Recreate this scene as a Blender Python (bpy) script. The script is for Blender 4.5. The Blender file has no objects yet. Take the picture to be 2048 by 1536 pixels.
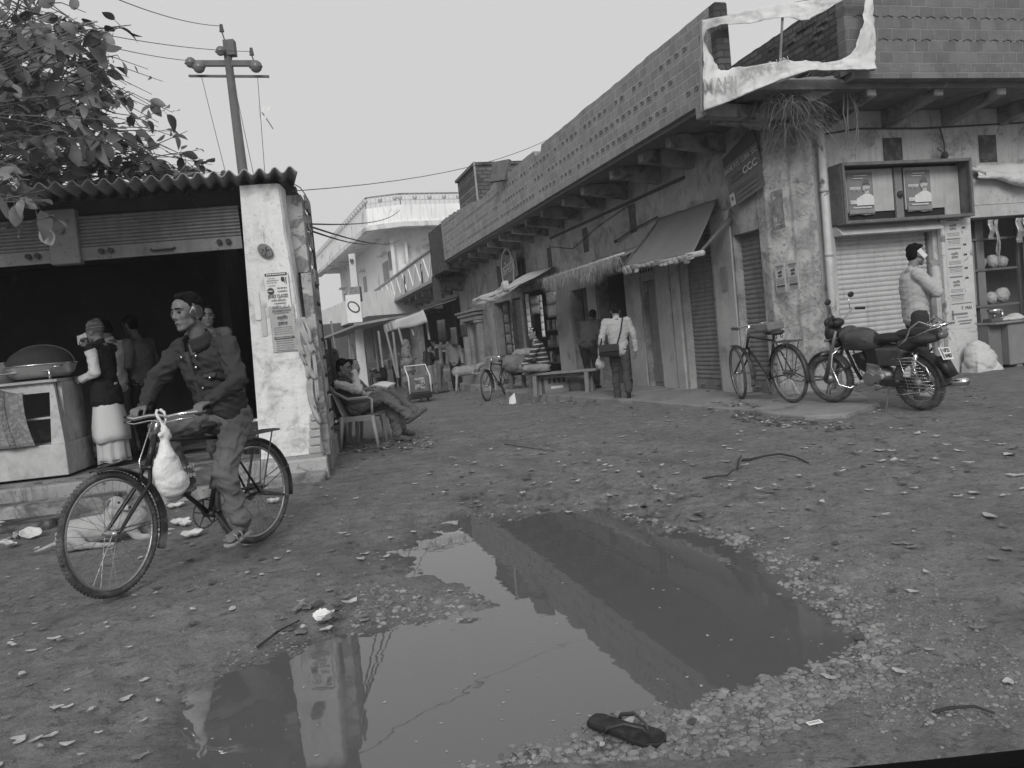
import bpy, bmesh, math, random
import numpy as np
from mathutils import Vector, Matrix, Euler, noise as mnoise
random.seed(7); RNG=np.random.default_rng(11)
R=math.radians; PI=math.pi
scene=bpy.context.scene; COL=scene.collection
# ---------------- camera, sky, sun, exposure ----------------
CAMH=1.28; PITCH=R(-3.2); ROLL=R(5.6); FPX=1600.0
cd=bpy.data.cameras.new('camera'); cam=bpy.data.objects.new('camera',cd); COL.objects.link(cam)
cd.sensor_width=36; cd.lens=36*FPX/2048; cd.clip_start=.02; cd.clip_end=3000
_f=np.array([0,math.cos(PITCH),math.sin(PITCH)]); _u=np.array([0,-math.sin(PITCH),math.cos(PITCH)]); _r=np.array([1.,0,0])
AR=_r*math.cos(ROLL)-_u*math.sin(ROLL); AU=_u*math.cos(ROLL)+_r*math.sin(ROLL); AF=_f
cam.matrix_world=Matrix(((AR[0],AU[0],-AF[0],0),(AR[1],AU[1],-AF[1],0),(AR[2],AU[2],-AF[2],CAMH),(0,0,0,1)))
scene.camera=cam
SUN_EL=R(31); SUN_DIR=Vector((.06,.99,0)).normalized()*math.cos(SUN_EL)+Vector((0,0,-math.sin(SUN_EL)))
wd=bpy.data.worlds.new("World"); scene.world=wd; wd.use_nodes=True
nt=wd.node_tree; nt.nodes.clear()
sky=nt.nodes.new('ShaderNodeTexSky'); sky.sky_type='NISHITA'; sky.sun_disc=False; sky.sun_elevation=SUN_EL
sky.sun_rotation=math.atan2(-SUN_DIR.x,-SUN_DIR.y); sky.dust_density=4; sky.air_density=1
bw=nt.nodes.new('ShaderNodeRGBToBW'); nt.links.new(sky.outputs[0],bw.inputs[0])
mx=nt.nodes.new('ShaderNodeMix'); mx.data_type='FLOAT'; mx.inputs[0].default_value=.93; mx.inputs[3].default_value=6.85
nt.links.new(bw.outputs[0],mx.inputs[2])
bg=nt.nodes.new('ShaderNodeBackground'); bg.inputs[1].default_value=.1; nt.links.new(mx.outputs[0],bg.inputs[0])
wo=nt.nodes.new('ShaderNodeOutputWorld'); nt.links.new(bg.outputs[0],wo.inputs[0])
sl=bpy.data.lights.new('sun','SUN'); sl.energy=2.0; sl.angle=R(24); sl.color=(1,.995,.985)
so=bpy.data.objects.new('sun',sl); COL.objects.link(so); so.rotation_euler=SUN_DIR.to_track_quat('-Z','Y').to_euler()
scene.view_settings.view_transform='Standard'; scene.view_settings.look='None'; scene.view_settings.exposure=0.0; scene.view_settings.gamma=1
scene.cycles.max_bounces=6; scene.cycles.diffuse_bounces=3; scene.cycles.glossy_bounces=3

# ---------------- pixel helpers (photograph 2048x1536 -> metres) ----------------
CO=np.array([0,0,CAMH])
def ray(x,y): return AF+AR*(x-1024)/FPX+AU*(768-y)/FPX
def at(x,y,Y):
    d=ray(x,y); return CO+d*(Y/d[1])
def G(x,y,z=0.):
    d=ray(x,y); return CO+d*((z-CAMH)/d[2])
BA=R(16); BD=np.array([-math.sin(BA),math.cos(BA)]); BE=np.array([math.cos(BA),math.sin(BA)]); BC=np.array([4.4595,11.4342])
def bw_(x,y,z=0.): q=BC+BE*x+BD*y; return Vector((q[0],q[1],z))       # building frame -> world
def bl_(p): q=np.array([p[0],p[1]])-BC; return float(q@BE),float(q@BD)

# ---------------- noise ----------------
_T=RNG.random((256,256))
def vn(x,y,s=0):
    x=np.asarray(x,float)+s*17.31; y=np.asarray(y,float)+s*9.77
    xi=np.floor(x).astype(int); yi=np.floor(y).astype(int); fx=x-xi; fy=y-yi
    fx=fx*fx*(3-2*fx); fy=fy*fy*(3-2*fy)
    a=_T[xi&255,yi&255]; b=_T[(xi+1)&255,yi&255]; c=_T[xi&255,(yi+1)&255]; d=_T[(xi+1)&255,(yi+1)&255]
    return (a*(1-fx)+b*fx)*(1-fy)+(c*(1-fx)+d*fx)*fy-.5
def fbm(x,y,s=0,o=4):
    r=0;a=1.
    for k in range(o): r=r+a*vn(x*2**k,y*2**k,s+k); a*=.5
    return r

# ---------------- objects ----------------
def tag(o,label=None,cat=None,group=None,kind=None):
    if label: o['label']=label
    if cat: o['category']=cat
    if group: o['group']=group
    if kind: o['kind']=kind
    return o
def thing(name,label,cat,loc=(0,0,0),rz=0,group=None,rot=None):
    o=bpy.data.objects.new(name,None); COL.objects.link(o); o.location=loc; o.rotation_euler=rot or (0,0,rz); o.empty_display_size=.2
    return tag(o,label,cat,group)
def copy_tree(o,parent=None):
    c=o.copy(); COL.objects.link(c); c.parent=parent
    for ch in list(o.children): copy_tree(ch,c)
    return c
def rotz(a): return Matrix.Rotation(a,3,'Z')
class MB:
    def __init__(s): s.v=[]; s.f=[]
    def add(s,vs,fs):
        n=len(s.v); s.v.extend([tuple(map(float,p)) for p in vs]); s.f.extend([tuple(i+n for i in f) for f in fs]); return s
    def box(s,x0,x1,y0,y1,z0,z1):
        return s.add([(x0,y0,z0),(x1,y0,z0),(x1,y1,z0),(x0,y1,z0),(x0,y0,z1),(x1,y0,z1),(x1,y1,z1),(x0,y1,z1)],
          [(0,3,2,1),(4,5,6,7),(0,1,5,4),(1,2,6,5),(2,3,7,6),(3,0,4,7)])
    def obox(s,c,sz,rot=None):
        m=rot if isinstance(rot,Matrix) else (Euler(rot).to_matrix() if rot else Matrix.Identity(3))
        vs=[Vector(c)+m@Vector((a*sz[0]/2,b*sz[1]/2,d*sz[2]/2)) for d in(-1,1) for (a,b) in((-1,-1),(1,-1),(1,1),(-1,1))]
        return s.add(vs,[(0,3,2,1),(4,5,6,7),(0,1,5,4),(1,2,6,5),(2,3,7,6),(3,0,4,7)])
    def hexa(s,p):   # 8 points bottom ring then top ring
        return s.add(p,[(0,3,2,1),(4,5,6,7),(0,1,5,4),(1,2,6,5),(2,3,7,6),(3,0,4,7)])
    def prism(s,poly,z0,z1):
        n=len(poly); vs=[(p[0],p[1],z0) for p in poly]+[(p[0],p[1],z1) for p in poly]
        return s.add(vs,[tuple(range(n))[::-1],tuple(range(n,2*n))]+[(i,(i+1)%n,(i+1)%n+n,i+n) for i in range(n)])
    def extr(s,pts,dv):   # polygon of 3-D points extruded along dv
        n=len(pts); dv=Vector(dv); vs=[Vector(p) for p in pts]+[Vector(p)+dv for p in pts]
        return s.add(vs,[tuple(range(n))[::-1],tuple(range(n,2*n))]+[(i,(i+1)%n,(i+1)%n+n,i+n) for i in range(n)])
    def tube(s,pts,r,n=8,closed=False,caps=True):
        pts=[Vector(p) for p in pts]; N=len(pts)
        if not hasattr(r,'__len__'): r=[r]*N
        up=None; rings=[]
        for i,p in enumerate(pts):
            a=pts[(i-1)%N] if (i>0 or closed) else pts[i]; b=pts[(i+1)%N] if (i<N-1 or closed) else pts[i]
            t=(b-a)
            t=t.normalized() if t.length>1e-9 else Vector((0,0,1))
            if up is None:
                up=t.orthogonal().normalized()
            else:
                up=(up-t*up.dot(t)); up=up.normalized() if up.length>1e-6 else t.orthogonal().normalized()
            sd=t.cross(up)
            rr=r[i]; rx,ry=(rr if hasattr(rr,'__len__') else (rr,rr))
            rings.append([p+up*math.cos(2*PI*k/n)*rx+sd*math.sin(2*PI*k/n)*ry for k in range(n)])
        vs=[q for g in rings for q in g]; fs=[]
        for i in range(N if closed else N-1):
            j=(i+1)%N
            for k in range(n): fs.append((i*n+k,i*n+(k+1)%n,j*n+(k+1)%n,j*n+k))
        if caps and not closed: fs.append(tuple(range(n))[::-1]); fs.append(tuple((N-1)*n+k for k in range(n)))
        return s.add(vs,fs)
    def sph(s,c,r,n=10,m=None,rot=None):
        m=m or max(4,n//2+1); c=Vector(c); r=r if hasattr(r,'__len__') else (r,r,r)
        mt=rot if isinstance(rot,Matrix) else (Euler(rot).to_matrix() if rot else None)
        vs=[Vector((0,0,-r[2]))]
        for i in range(1,m):
            ph=-PI/2+PI*i/m
            for k in range(n):
                th=2*PI*k/n; vs.append(Vector((math.cos(ph)*math.cos(th)*r[0],math.cos(ph)*math.sin(th)*r[1],math.sin(ph)*r[2])))
        vs.append(Vector((0,0,r[2])))
        if mt: vs=[mt@q for q in vs]
        fs=[(0,1+(k+1)%n,1+k) for k in range(n)]
        for i in range(m-2):
            for k in range(n): fs.append((1+i*n+k,1+i*n+(k+1)%n,1+(i+1)*n+(k+1)%n,1+(i+1)*n+k))
        L=len(vs)-1
        fs+=[(L,1+(m-2)*n+k,1+(m-2)*n+(k+1)%n) for k in range(n)]
        return s.add([q+c for q in vs],fs)
    def cap(s,a,b,ra,rb,n=12):     # tapered capsule, closed
        a=Vector(a); b=Vector(b); t=b-a; L=t.length; t=t.normalized() if L>1e-6 else Vector((0,0,1))
        pts=[];rr=[]
        for k in range(1,5):
            h=PI/2*k/4.; pts.append(a-t*ra*math.cos(h)); rr.append(ra*math.sin(h))
        for k in range(3,-1,-1):
            h=PI/2*k/4.
            if k==0: pts.append(b+t*rb*.995); rr.append(rb*.1)
            else: pts.append(b+t*rb*math.cos(h)); rr.append(rb*math.sin(h))
        pts.insert(4,b); rr.insert(4,rb)
        return s.tube([a-t*ra*.995]+pts,[ra*.1]+rr,n)
    def grid(s,fn,nu,nv):
        vs=[fn(i/nu,j/nv) for j in range(nv+1) for i in range(nu+1)]
        return s.add(vs,[(j*(nu+1)+i,j*(nu+1)+i+1,(j+1)*(nu+1)+i+1,(j+1)*(nu+1)+i) for j in range(nv) for i in range(nu)])
    def torus(s,c,R0,r,axis='y',n=48,m=8,a0=0,a1=2*PI,ry=None):
        full=abs(a1-a0)>2*PI-1e-3; pts=[]
        N=n if full else n+1
        for i in range(N):
            a=a0+(a1-a0)*i/n
            q=(math.cos(a)*R0,0,math.sin(a)*R0) if axis=='y' else ((math.cos(a)*R0,math.sin(a)*R0,0) if axis=='z' else (0,math.cos(a)*R0,math.sin(a)*R0))
            pts.append(Vector(c)+Vector(q))
        return s.tube(pts,(r if ry is None else [(r,ry)]*N),m,closed=full)
    def xf(s,m):   # transform everything
        s.v=[tuple(m@Vector(p)) for p in s.v]; return s
    def mesh(s,name,smooth=False):
        me=bpy.data.meshes.new(name); me.from_pydata(s.v,[],s.f); me.update()
        if smooth: me.polygons.foreach_set('use_smooth',[True]*len(me.polygons))
        return me
    def build(s,name,mt,parent=None,smooth=False,bevel=0,seg=1,sub=0,solid=0,**kw):
        o=bpy.data.objects.new(name,s.mesh(name,smooth)); COL.objects.link(o); o.data.materials.append(mt); o.parent=parent
        if solid: md=o.modifiers.new('s','SOLIDIFY'); md.thickness=solid; md.offset=0
        if bevel: md=o.modifiers.new('b','BEVEL'); md.width=bevel; md.segments=seg; md.limit_method='ANGLE'
        if sub: md=o.modifiers.new('u','SUBSURF'); md.levels=sub; md.render_levels=sub
        if kw: tag(o,**kw)
        return o
def split_build(mb,name,mt,parent,**kw):
    n=len(mb.v); par=list(range(n))
    def fd(a):
        while par[a]!=a: par[a]=par[par[a]]; a=par[a]
        return a
    for f in mb.f:
        for i in f[1:]:
            a,b=fd(f[0]),fd(i)
            if a!=b: par[b]=a
    gr={}
    for f in mb.f: gr.setdefault(fd(f[0]),[]).append(f)
    out=[]
    for r,fs in gr.items():
        ids=sorted({i for f in fs for i in f}); mp={i:k for k,i in enumerate(ids)}; m=MB(); m.v=[mb.v[i] for i in ids]; m.f=[tuple(mp[i] for i in f) for f in fs]
        out.append(m.build(name,mt,parent,**kw))
    return out
def fuse(mb,name,mt,parent,vox=.012,smooth=2,wr=0,wscale=.06,dec=0,**kw):
    """union of closed shapes into one continuous surface, with folds of depth wr"""
    o=mb.build(name,mt,parent,True)
    m=o.modifiers.new('r','REMESH'); m.mode='VOXEL'; m.voxel_size=vox; m.use_smooth_shade=True
    if smooth: m=o.modifiers.new('s','SMOOTH'); m.factor=.5; m.iterations=smooth
    dg=bpy.context.evaluated_depsgraph_get(); dg.update()
    me=bpy.data.meshes.new_from_object(o.evaluated_get(dg)); o.modifiers.clear(); o.data=me
    if not me.materials: me.materials.append(mt)
    if wr:
        n=len(me.vertices); co=np.empty(n*3); me.vertices.foreach_get('co',co); no=np.empty(n*3); me.vertices.foreach_get('normal',no)
        co=co.reshape(-1,3); no=no.reshape(-1,3); k=1/wscale
        w=fbm((co[:,0]+co[:,2]*.35+no[:,0]*.02)*k*.55+7*co[:,1],(co[:,2]*1.3+co[:,1]*.9)*k,3,3)
        w2=vn((co[:,0]-co[:,1])*k*.5,(co[:,2]+.5*co[:,0])*k*1.9,8)
        w3=vn((co[:,0]+co[:,1])*k*.9,(co[:,2]-.6*co[:,0])*k*3.2,11); d=(w*.8-np.abs(w2)*.8+w3*.45)*wr
        co+=no*d[:,None]; me.vertices.foreach_set('co',co.ravel()); me.update()
    me.polygons.foreach_set('use_smooth',[True]*len(me.polygons))
    if kw: tag(o,**kw)
    return o

# ---------------- materials (all neutral greys: the place is seen in black and white) ----------------
MATS={}
def M(name,c,var=.18,scale=4,rough=.85,bump=.15,bscale=60,metal=0,c2=None,th=.55,pscale=2.5,streak=0,spec=.35,pbump=0,soft=.03,dirt=0):
    if name in MATS: return MATS[name]
    m=bpy.data.materials.new(name); m.use_nodes=True; nt=m.node_tree; N=nt.nodes.new; L=nt.links.new
    b=nt.nodes['Principled BSDF']; b.inputs['Roughness'].default_value=rough; b.inputs['Metallic'].default_value=metal
    b.inputs['Specular IOR Level'].default_value=spec
    tc=N('ShaderNodeTexCoord'); n1=N('ShaderNodeTexNoise'); n1.inputs['Scale'].default_value=scale; n1.inputs['Detail'].default_value=6; n1.inputs['Roughness'].default_value=.65
    L(tc.outputs['Object'],n1.inputs['Vector'])
    mr=N('ShaderNodeMapRange'); mr.inputs[1].default_value=.25; mr.inputs[2].default_value=.75; mr.inputs[3].default_value=c*(1-var); mr.inputs[4].default_value=c*(1+var)
    L(n1.outputs[0],mr.inputs[0]); out=mr.outputs[0]; hb=n1.outputs[0]
    def mix(a,bv,fac):
        x=N('ShaderNodeMix'); x.data_type='FLOAT'; L(fac,x.inputs[0]); L(a,x.inputs[2])
        if isinstance(bv,(int,float)): x.inputs[3].default_value=bv
        else: L(bv,x.inputs[3])
        return x.outputs[0]
    if streak:
        mp=N('ShaderNodeMapping'); mp.inputs['Scale'].default_value=(9,9,.8); L(tc.outputs['Object'],mp.inputs[0])
        n=N('ShaderNodeTexNoise'); n.inputs['Scale'].default_value=1.4; n.inputs['Detail'].default_value=5; L(mp.outputs[0],n.inputs['Vector'])
        r=N('ShaderNodeMapRange'); r.inputs[1].default_value=.5; r.inputs[2].default_value=.75; r.inputs[3].default_value=0; r.inputs[4].default_value=streak; L(n.outputs[0],r.inputs[0])
        out=mix(out,c*.3,r.outputs[0])
    pm=None
    if c2 is not None:
        n=N('ShaderNodeTexNoise'); n.inputs['Scale'].default_value=pscale; n.inputs['Detail'].default_value=9; n.inputs['Roughness'].default_value=.62; n.inputs['Distortion'].default_value=.6
        L(tc.outputs['Object'],n.inputs['Vector'])
        r=N('ShaderNodeMapRange'); r.inputs[1].default_value=th-soft; r.inputs[2].default_value=th+soft; L(n.outputs[0],r.inputs[0]); pm=r.outputs[0]
        n3=N('ShaderNodeTexNoise'); n3.inputs['Scale'].default_value=pscale*6; n3.inputs['Detail'].default_value=5; L(tc.outputs['Object'],n3.inputs['Vector'])
        r3=N('ShaderNodeMapRange'); r3.inputs[1].default_value=.3; r3.inputs[2].default_value=.7; r3.inputs[3].default_value=c2*.7; r3.inputs[4].default_value=c2*1.3; L(n3.outputs[0],r3.inputs[0])
        out=mix(out,r3.outputs[0],pm)
    if dirt:
        n=N('ShaderNodeTexNoise'); n.inputs['Scale'].default_value=22; n.inputs['Detail'].default_value=6; L(tc.outputs['Object'],n.inputs['Vector'])
        r=N('ShaderNodeMapRange'); r.inputs[1].default_value=.6; r.inputs[2].default_value=.7; r.inputs[4].default_value=dirt; L(n.outputs[0],r.inputs[0])
        out=mix(out,c*.25,r.outputs[0])
    cb=N('ShaderNodeCombineColor')
    for i in range(3): L(out,cb.inputs[i])
    L(cb.outputs[0],b.inputs['Base Color'])
    if bump:
        n2=N('ShaderNodeTexNoise'); n2.inputs['Scale'].default_value=bscale; n2.inputs['Detail'].default_value=4; L(tc.outputs['Object'],n2.inputs['Vector'])
        h=n2.outputs[0]
        if pm is not None and pbump: h=mix(h,-pbump,pm)
        bp=N('ShaderNodeBump'); bp.inputs['Strength'].default_value=bump; bp.inputs['Distance'].default_value=.02; L(h,bp.inputs['Height']); L(bp.outputs[0],b.inputs['Normal'])
    MATS[name]=m; return m
def MBrick(name,c,cm,w,h,mort=.012,var=.25,bump=.5,axis='xz',big=.2):
    if name in MATS: return MATS[name]
    m=bpy.data.materials.new(name); m.use_nodes=True; nt=m.node_tree; N=nt.nodes.new; L=nt.links.new
    b=nt.nodes['Principled BSDF']; b.inputs['Roughness'].default_value=.95; b.inputs['Specular IOR Level'].default_value=.2
    tc=N('ShaderNodeTexCoord'); sp=N('ShaderNodeSeparateXYZ'); L(tc.outputs['Object'],sp.inputs[0]); cv=N('ShaderNodeCombineXYZ')
    nd=N('ShaderNodeTexNoise'); nd.inputs['Scale'].default_value=5; L(tc.outputs['Object'],nd.inputs['Vector'])
    ad=N('ShaderNodeVectorMath'); ad.operation='MULTIPLY_ADD'; ad.inputs[1].default_value=(.03,.03,.03)
    L(sp.outputs[0 if axis=='xz' else 1],cv.inputs[0]); L(sp.outputs[2],cv.inputs[1]); L(nd.outputs[1],ad.inputs[0]); L(cv.outputs[0],ad.inputs[2])
    br=N('ShaderNodeTexBrick'); L(ad.outputs[0],br.inputs['Vector']); br.inputs['Scale'].default_value=1; br.inputs['Brick Width'].default_value=w; br.inputs['Row Height'].default_value=h
    br.inputs['Mortar Size'].default_value=mort; br.inputs['Mortar Smooth'].default_value=.4
    br.inputs['Color1'].default_value=(c*(1-var),)*3+(1,); br.inputs['Color2'].default_value=(c*(1+var),)*3+(1,); br.inputs['Mortar'].default_value=(cm,cm,cm,1)
    n=N('ShaderNodeTexNoise'); n.inputs['Scale'].default_value=3; n.inputs['Detail'].default_value=8; n.inputs['Roughness'].default_value=.7; L(tc.outputs['Object'],n.inputs['Vector'])
    r=N('ShaderNodeMapRange'); r.inputs[1].default_value=.3; r.inputs[2].default_value=.7; r.inputs[3].default_value=1-big; r.inputs[4].default_value=1+big; L(n.outputs[0],r.inputs[0])
    mu=N('ShaderNodeVectorMath'); mu.operation='SCALE'; L(br.outputs[0],mu.inputs[0]); L(r.outputs[0],mu.inputs['Scale']); L(mu.outputs[0],b.inputs['Base Color'])
    n2=N('ShaderNodeTexNoise'); n2.inputs['Scale'].default_value=45; n2.inputs['Detail'].default_value=5; L(tc.outputs['Object'],n2.inputs['Vector'])
    s=N('ShaderNodeMath'); s.operation='MULTIPLY_ADD'; s.inputs[1].default_value=.8; L(n2.outputs[0],s.inputs[0])
    iv=N('ShaderNodeMath'); iv.operation='SUBTRACT'; iv.inputs[0].default_value=1; L(br.outputs['Fac'],iv.inputs[1]); L(iv.outputs[0],s.inputs[2])
    bp=N('ShaderNodeBump'); bp.inputs['Strength'].default_value=bump; bp.inputs['Distance'].default_value=.015; L(s.outputs[0],bp.inputs['Height']); L(bp.outputs[0],b.inputs['Normal'])
    MATS[name]=m; return m
FONT=None
def text_mesh(txt,size,bold=0,extr=.0015):
    cu=bpy.data.curves.new('lettering','FONT'); cu.body=txt; cu.size=size; cu.extrude=extr; cu.offset=bold*size; cu.align_x='CENTER'; cu.align_y='CENTER'; cu.resolution_u=2
    o=bpy.data.objects.new('lettering',cu); COL.objects.link(o)
    dg=bpy.context.evaluated_depsgraph_get(); dg.update(); me=bpy.data.meshes.new_from_object(o.evaluated_get(dg))
    COL.objects.unlink(o); bpy.data.objects.remove(o); bpy.data.curves.remove(cu); return me
def text(txt,size,mt,parent,loc,rot,bold=0,sx=1,extr=.0015,name='lettering',fit=None):
    me=text_mesh(txt,size,bold,extr)
    if fit:
        w=max(v.co.x for v in me.vertices)-min(v.co.x for v in me.vertices); sx=fit/w
    o=bpy.data.objects.new(name,me); COL.objects.link(o); me.materials.clear(); me.materials.append(mt); o.parent=parent
    o.location=loc; o.rotation_euler=rot; o.scale=(sx,1,1); return o
# ---------------- ground, puddle, stones ----------------
PUD_PX=[(925,1038),(1000,1042),(1090,1030),(1190,1030),(1260,1040),(1300,1062),(1400,1068),(1490,1078),(1500,1130),(1545,1162),(1620,1200),(1680,1255),(1690,1300),(1625,1330),(1560,1345),(1500,1365),(1400,1402),(1310,1415),(1285,1445),(1215,1440),(1180,1470),(1090,1490),(1010,1505),(950,1560),(860,1720),(300,1760),(335,1536),(370,1450),(415,1372),(560,1310),(640,1284),(720,1275),(830,1262),(940,1248),(1005,1215),(985,1175),(900,1160),(850,1140),(800,1110),(835,1082),(900,1062)]
PUD=np.array([G(x,y,0)[:2] for x,y in PUD_PX])
def pud_sd(x,y):   # >0 inside
    x=np.asarray(x,float); y=np.asarray(y,float); best=np.full(x.shape,9.); ins=np.zeros(x.shape,bool); n=len(PUD)
    for i in range(n):
        ax,ay=PUD[i]; bx,by=PUD[(i+1)%n]; ex,ey=bx-ax,by-ay
        t=np.clip(((x-ax)*ex+(y-ay)*ey)/(ex*ex+ey*ey),0,1); dd=np.hypot(x-ax-t*ex,y-ay-t*ey); best=np.minimum(best,dd)
        c=((ay>y)!=(by>y)); xi=ax+(y-ay)*(bx-ax)/(by-ay if by!=ay else 1e-9); ins^=(c&(x<xi))
    return np.where(ins,best,-best)
def sstep(a,b,x): t=np.clip((x-a)/(b-a),0,1); return t*t*(3-2*t)
def gbase(x,y):
    x=np.asarray(x,float); y=np.asarray(y,float)
    g=.03*sstep(5.5,9,y)*sstep(0,3,x)
    g=g+.06*sstep(9,11.5,y)*sstep(2.2,5,x)
    g=g-.12*sstep(12,20,y)-.18*sstep(20,30,y)-.25*sstep(30,50,y)
    g=g-.06*sstep(-2.2,-3.6,x)*sstep(9,7,y)
    return g
def gz(x,y,fine=True):
    x=np.asarray(x,float); y=np.asarray(y,float)
    sd=pud_sd(x,y)
    shore=sd+.10*fbm(x*3,y*3,5,4)
    g=gbase(x,y)+np.where(shore>0,-.05*np.clip(shore/.35,0,1),.045*np.clip(-shore/.5,0,1))
    amp=1-.6*sstep(12,30,y)
    g=g+amp*(.022*fbm(x*1.3,y*1.3,1,3)*np.clip(-sd/.4,.15,1))
    if fine:
        churn=1+2.6*np.exp(-((x-.3)**2/1.6+(y-5.6)**2/1.2))
        g=g+(.015*fbm(x*9,y*9,2,4)*churn+.009*np.abs(fbm(x*24,y*24,3,3)))*np.where(sd>.12,.3,1)*(1-.5*sstep(8,20,y))
        # ruts
        g=g-.012*np.exp(-((x+.62*(y-7)-.2+.1*vn(y,y,3))/.10)**2)*sstep(5.6,6.6,y)*sstep(13,9,y)
        g=g-.010*np.exp(-((x+.55*(y-7)-1.4+.1*vn(y,y,4))/.12)**2)*sstep(5.6,6.6,y)*sstep(13,9,y)
    return g
def gh(x,y): return float(gz(np.array([x]),np.array([y]),False)[0])
def GG(u,v,dz=0.):   # pixel -> point on the ground
    z=0.
    for _ in range(5):
        p=G(u,v,z+dz); z=gh(p[0],p[1])
    return Vector((p[0],p[1],z))
def axis(a,b,h,lo,hi,gr=1.06):
    c=list(np.arange(a,b,h)); s=h
    x=a
    while x>lo: s*=gr; x-=s; c.insert(0,x)
    s=h; x=c[-1]
    while x<hi: s*=gr; x+=s; c.append(x)
    return np.array(c)
ax=axis(-3.4,3.6,.017,-400,400,1.035)
ys=[.3]; s=.03
while ys[-1]<1.7: ys.append(ys[-1]+.06)
while ys[-1]<900: ys.append(ys[-1]+max(.015,.0036*ys[-1]) if ys[-1]<30 else ys[-1]*1.03)
ys=np.array([-40,-10,-3,-1]+ys)
GX,GY=np.meshgrid(ax,ys); GZ=gz(GX,GY); nx,ny=len(ax),len(ys)
me=bpy.data.meshes.new('ground'); me.vertices.add(nx*ny); me.vertices.foreach_set('co',np.stack([GX,GY,GZ],-1).ravel())
ii=np.arange(nx-1)[None,:]+nx*np.arange(ny-1)[:,None]; q=np.stack([ii,ii+1,ii+nx+1,ii+nx],-1).reshape(-1,4)
me.loops.add(q.size); me.loops.foreach_set('vertex_index',q.ravel().astype(np.int32)); me.polygons.add(len(q)); me.polygons.foreach_set('loop_start',np.arange(0,q.size,4,dtype=np.int32)); me.polygons.foreach_set('loop_total',np.full(len(q),4,dtype=np.int32))
me.update(); me.validate(); me.polygons.foreach_set('use_smooth',[True]*len(me.polygons))
ground=bpy.data.objects.new('ground',me); COL.objects.link(ground); ground['kind']='structure'
def ground_mat():
    m=bpy.data.materials.new('mud_road'); m.use_nodes=True; nt=m.node_tree; N=nt.nodes.new; L=nt.links.new; b=nt.nodes['Principled BSDF']
    tc=N('ShaderNodeTexCoord')
    def noi(sc,det=6,ro=.6,di=0,stretch=None):
        n=N('ShaderNodeTexNoise'); n.inputs['Scale'].default_value=sc; n.inputs['Detail'].default_value=det; n.inputs['Roughness'].default_value=ro; n.inputs['Distortion'].default_value=di
        if stretch:
            mp=N('ShaderNodeMapping'); mp.inputs['Scale'].default_value=stretch; L(tc.outputs['Object'],mp.inputs[0]); L(mp.outputs[0],n.inputs[0])
        else: L(tc.outputs['Object'],n.inputs[0])
        return n.outputs[0]
    def mr(x,a,bb,c,d):
        r=N('ShaderNodeMapRange'); r.inputs[1].default_value=a; r.inputs[2].default_value=bb; r.inputs[3].default_value=c; r.inputs[4].default_value=d; L(x,r.inputs[0]); return r.outputs[0]
    def mul(a,c):
        x=N('ShaderNodeMath'); x.operation='MULTIPLY'; L(a,x.inputs[0]); L(c,x.inputs[1]); return x.outputs[0]
    def mix(a,v,f):
        x=N('ShaderNodeMix'); x.data_type='FLOAT'; L(f,x.inputs[0]); L(a,x.inputs[2]); x.inputs[3].default_value=v; return x.outputs[0]
    base=mr(noi(.9,8,.7),.3,.7,.135,.215); fine=mr(noi(55,6,.75),.3,.7,.72,1.28); c=mul(base,fine); c=mul(c,mr(noi(7,6,.7),.3,.7,.74,1.26))
    pat=mr(noi(6.5,7,.62,.8,(1,.62,1)),.665,.69,0,.75); c=mix(c,.21,pat)          # dry pale crusts
    stx=mr(noi(5,6,.6,.5,(.55,2.2,1)),.60,.66,0,.45); c=mix(c,.23,stx)
    pt2=mr(noi(26,5,.6,.4),.70,.72,0,.8); c=mix(c,.25,pt2)
    dk=mr(noi(14,6,.65,.6),.66,.70,0,.55); c=mix(c,.035,dk)
    d2=mr(noi(19,9,.72,.5),.54,.61,0,.62); c=mix(c,.05,d2); d3=mr(noi(75,4,.7),.60,.66,0,.55); c=mix(c,.04,d3)  # dark speckles: pit shade baked into the colour, relief being weakly lit
    at=N('ShaderNodeAttribute'); at.attribute_name='wet_shade'; wf=mr(at.outputs['Fac'],0,1,1,.5); c=mul(c,wf)
    cb=N('ShaderNodeCombineColor'); [L(c,cb.inputs[i]) for i in range(3)]; L(cb.outputs[0],b.inputs['Base Color'])
    L(mul(mr(noi(3,5,.6),.35,.65,.68,.98),mr(at.outputs['Fac'],0,1,1,.55)),b.inputs['Roughness']); b.inputs['Specular IOR Level'].default_value=.4
    h=N('ShaderNodeMath'); h.operation='MULTIPLY_ADD'; h.inputs[1].default_value=.5; L(noi(120,4,.7),h.inputs[0]); L(noi(30,6,.7),h.inputs[2])
    bp=N('ShaderNodeBump'); bp.inputs['Strength'].default_value=.75; bp.inputs['Distance'].default_value=.02; L(h.outputs[0],bp.inputs['Height']); L(bp.outputs[0],b.inputs['Normal'])
    return m
wet_shade=np.clip(1-np.abs(np.minimum(pud_sd(GX,GY),0)+.05*fbm(GX*5,GY*5,9,3))/.16,0,1)*.85+.55*np.clip(fbm(GX*.9+3,GY*.5,12,4)-.15,0,.5)*2*sstep(14,5,GY)
CH=np.exp(-((GX-.3)**2/1.8+(GY-5.7)**2/1.4)); wet_shade=np.maximum(wet_shade,CH*np.clip(fbm(GX*11,GY*11,21,4)*2.4-.1,0,1)); wet_shade=np.maximum(wet_shade,.5*np.clip(fbm(GX*6,GY*2.5,23,5)*2.2-.45,0,1)*sstep(16,7,GY))  # churn speckles: pit shade painted in where soft light flattens the relief
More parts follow.
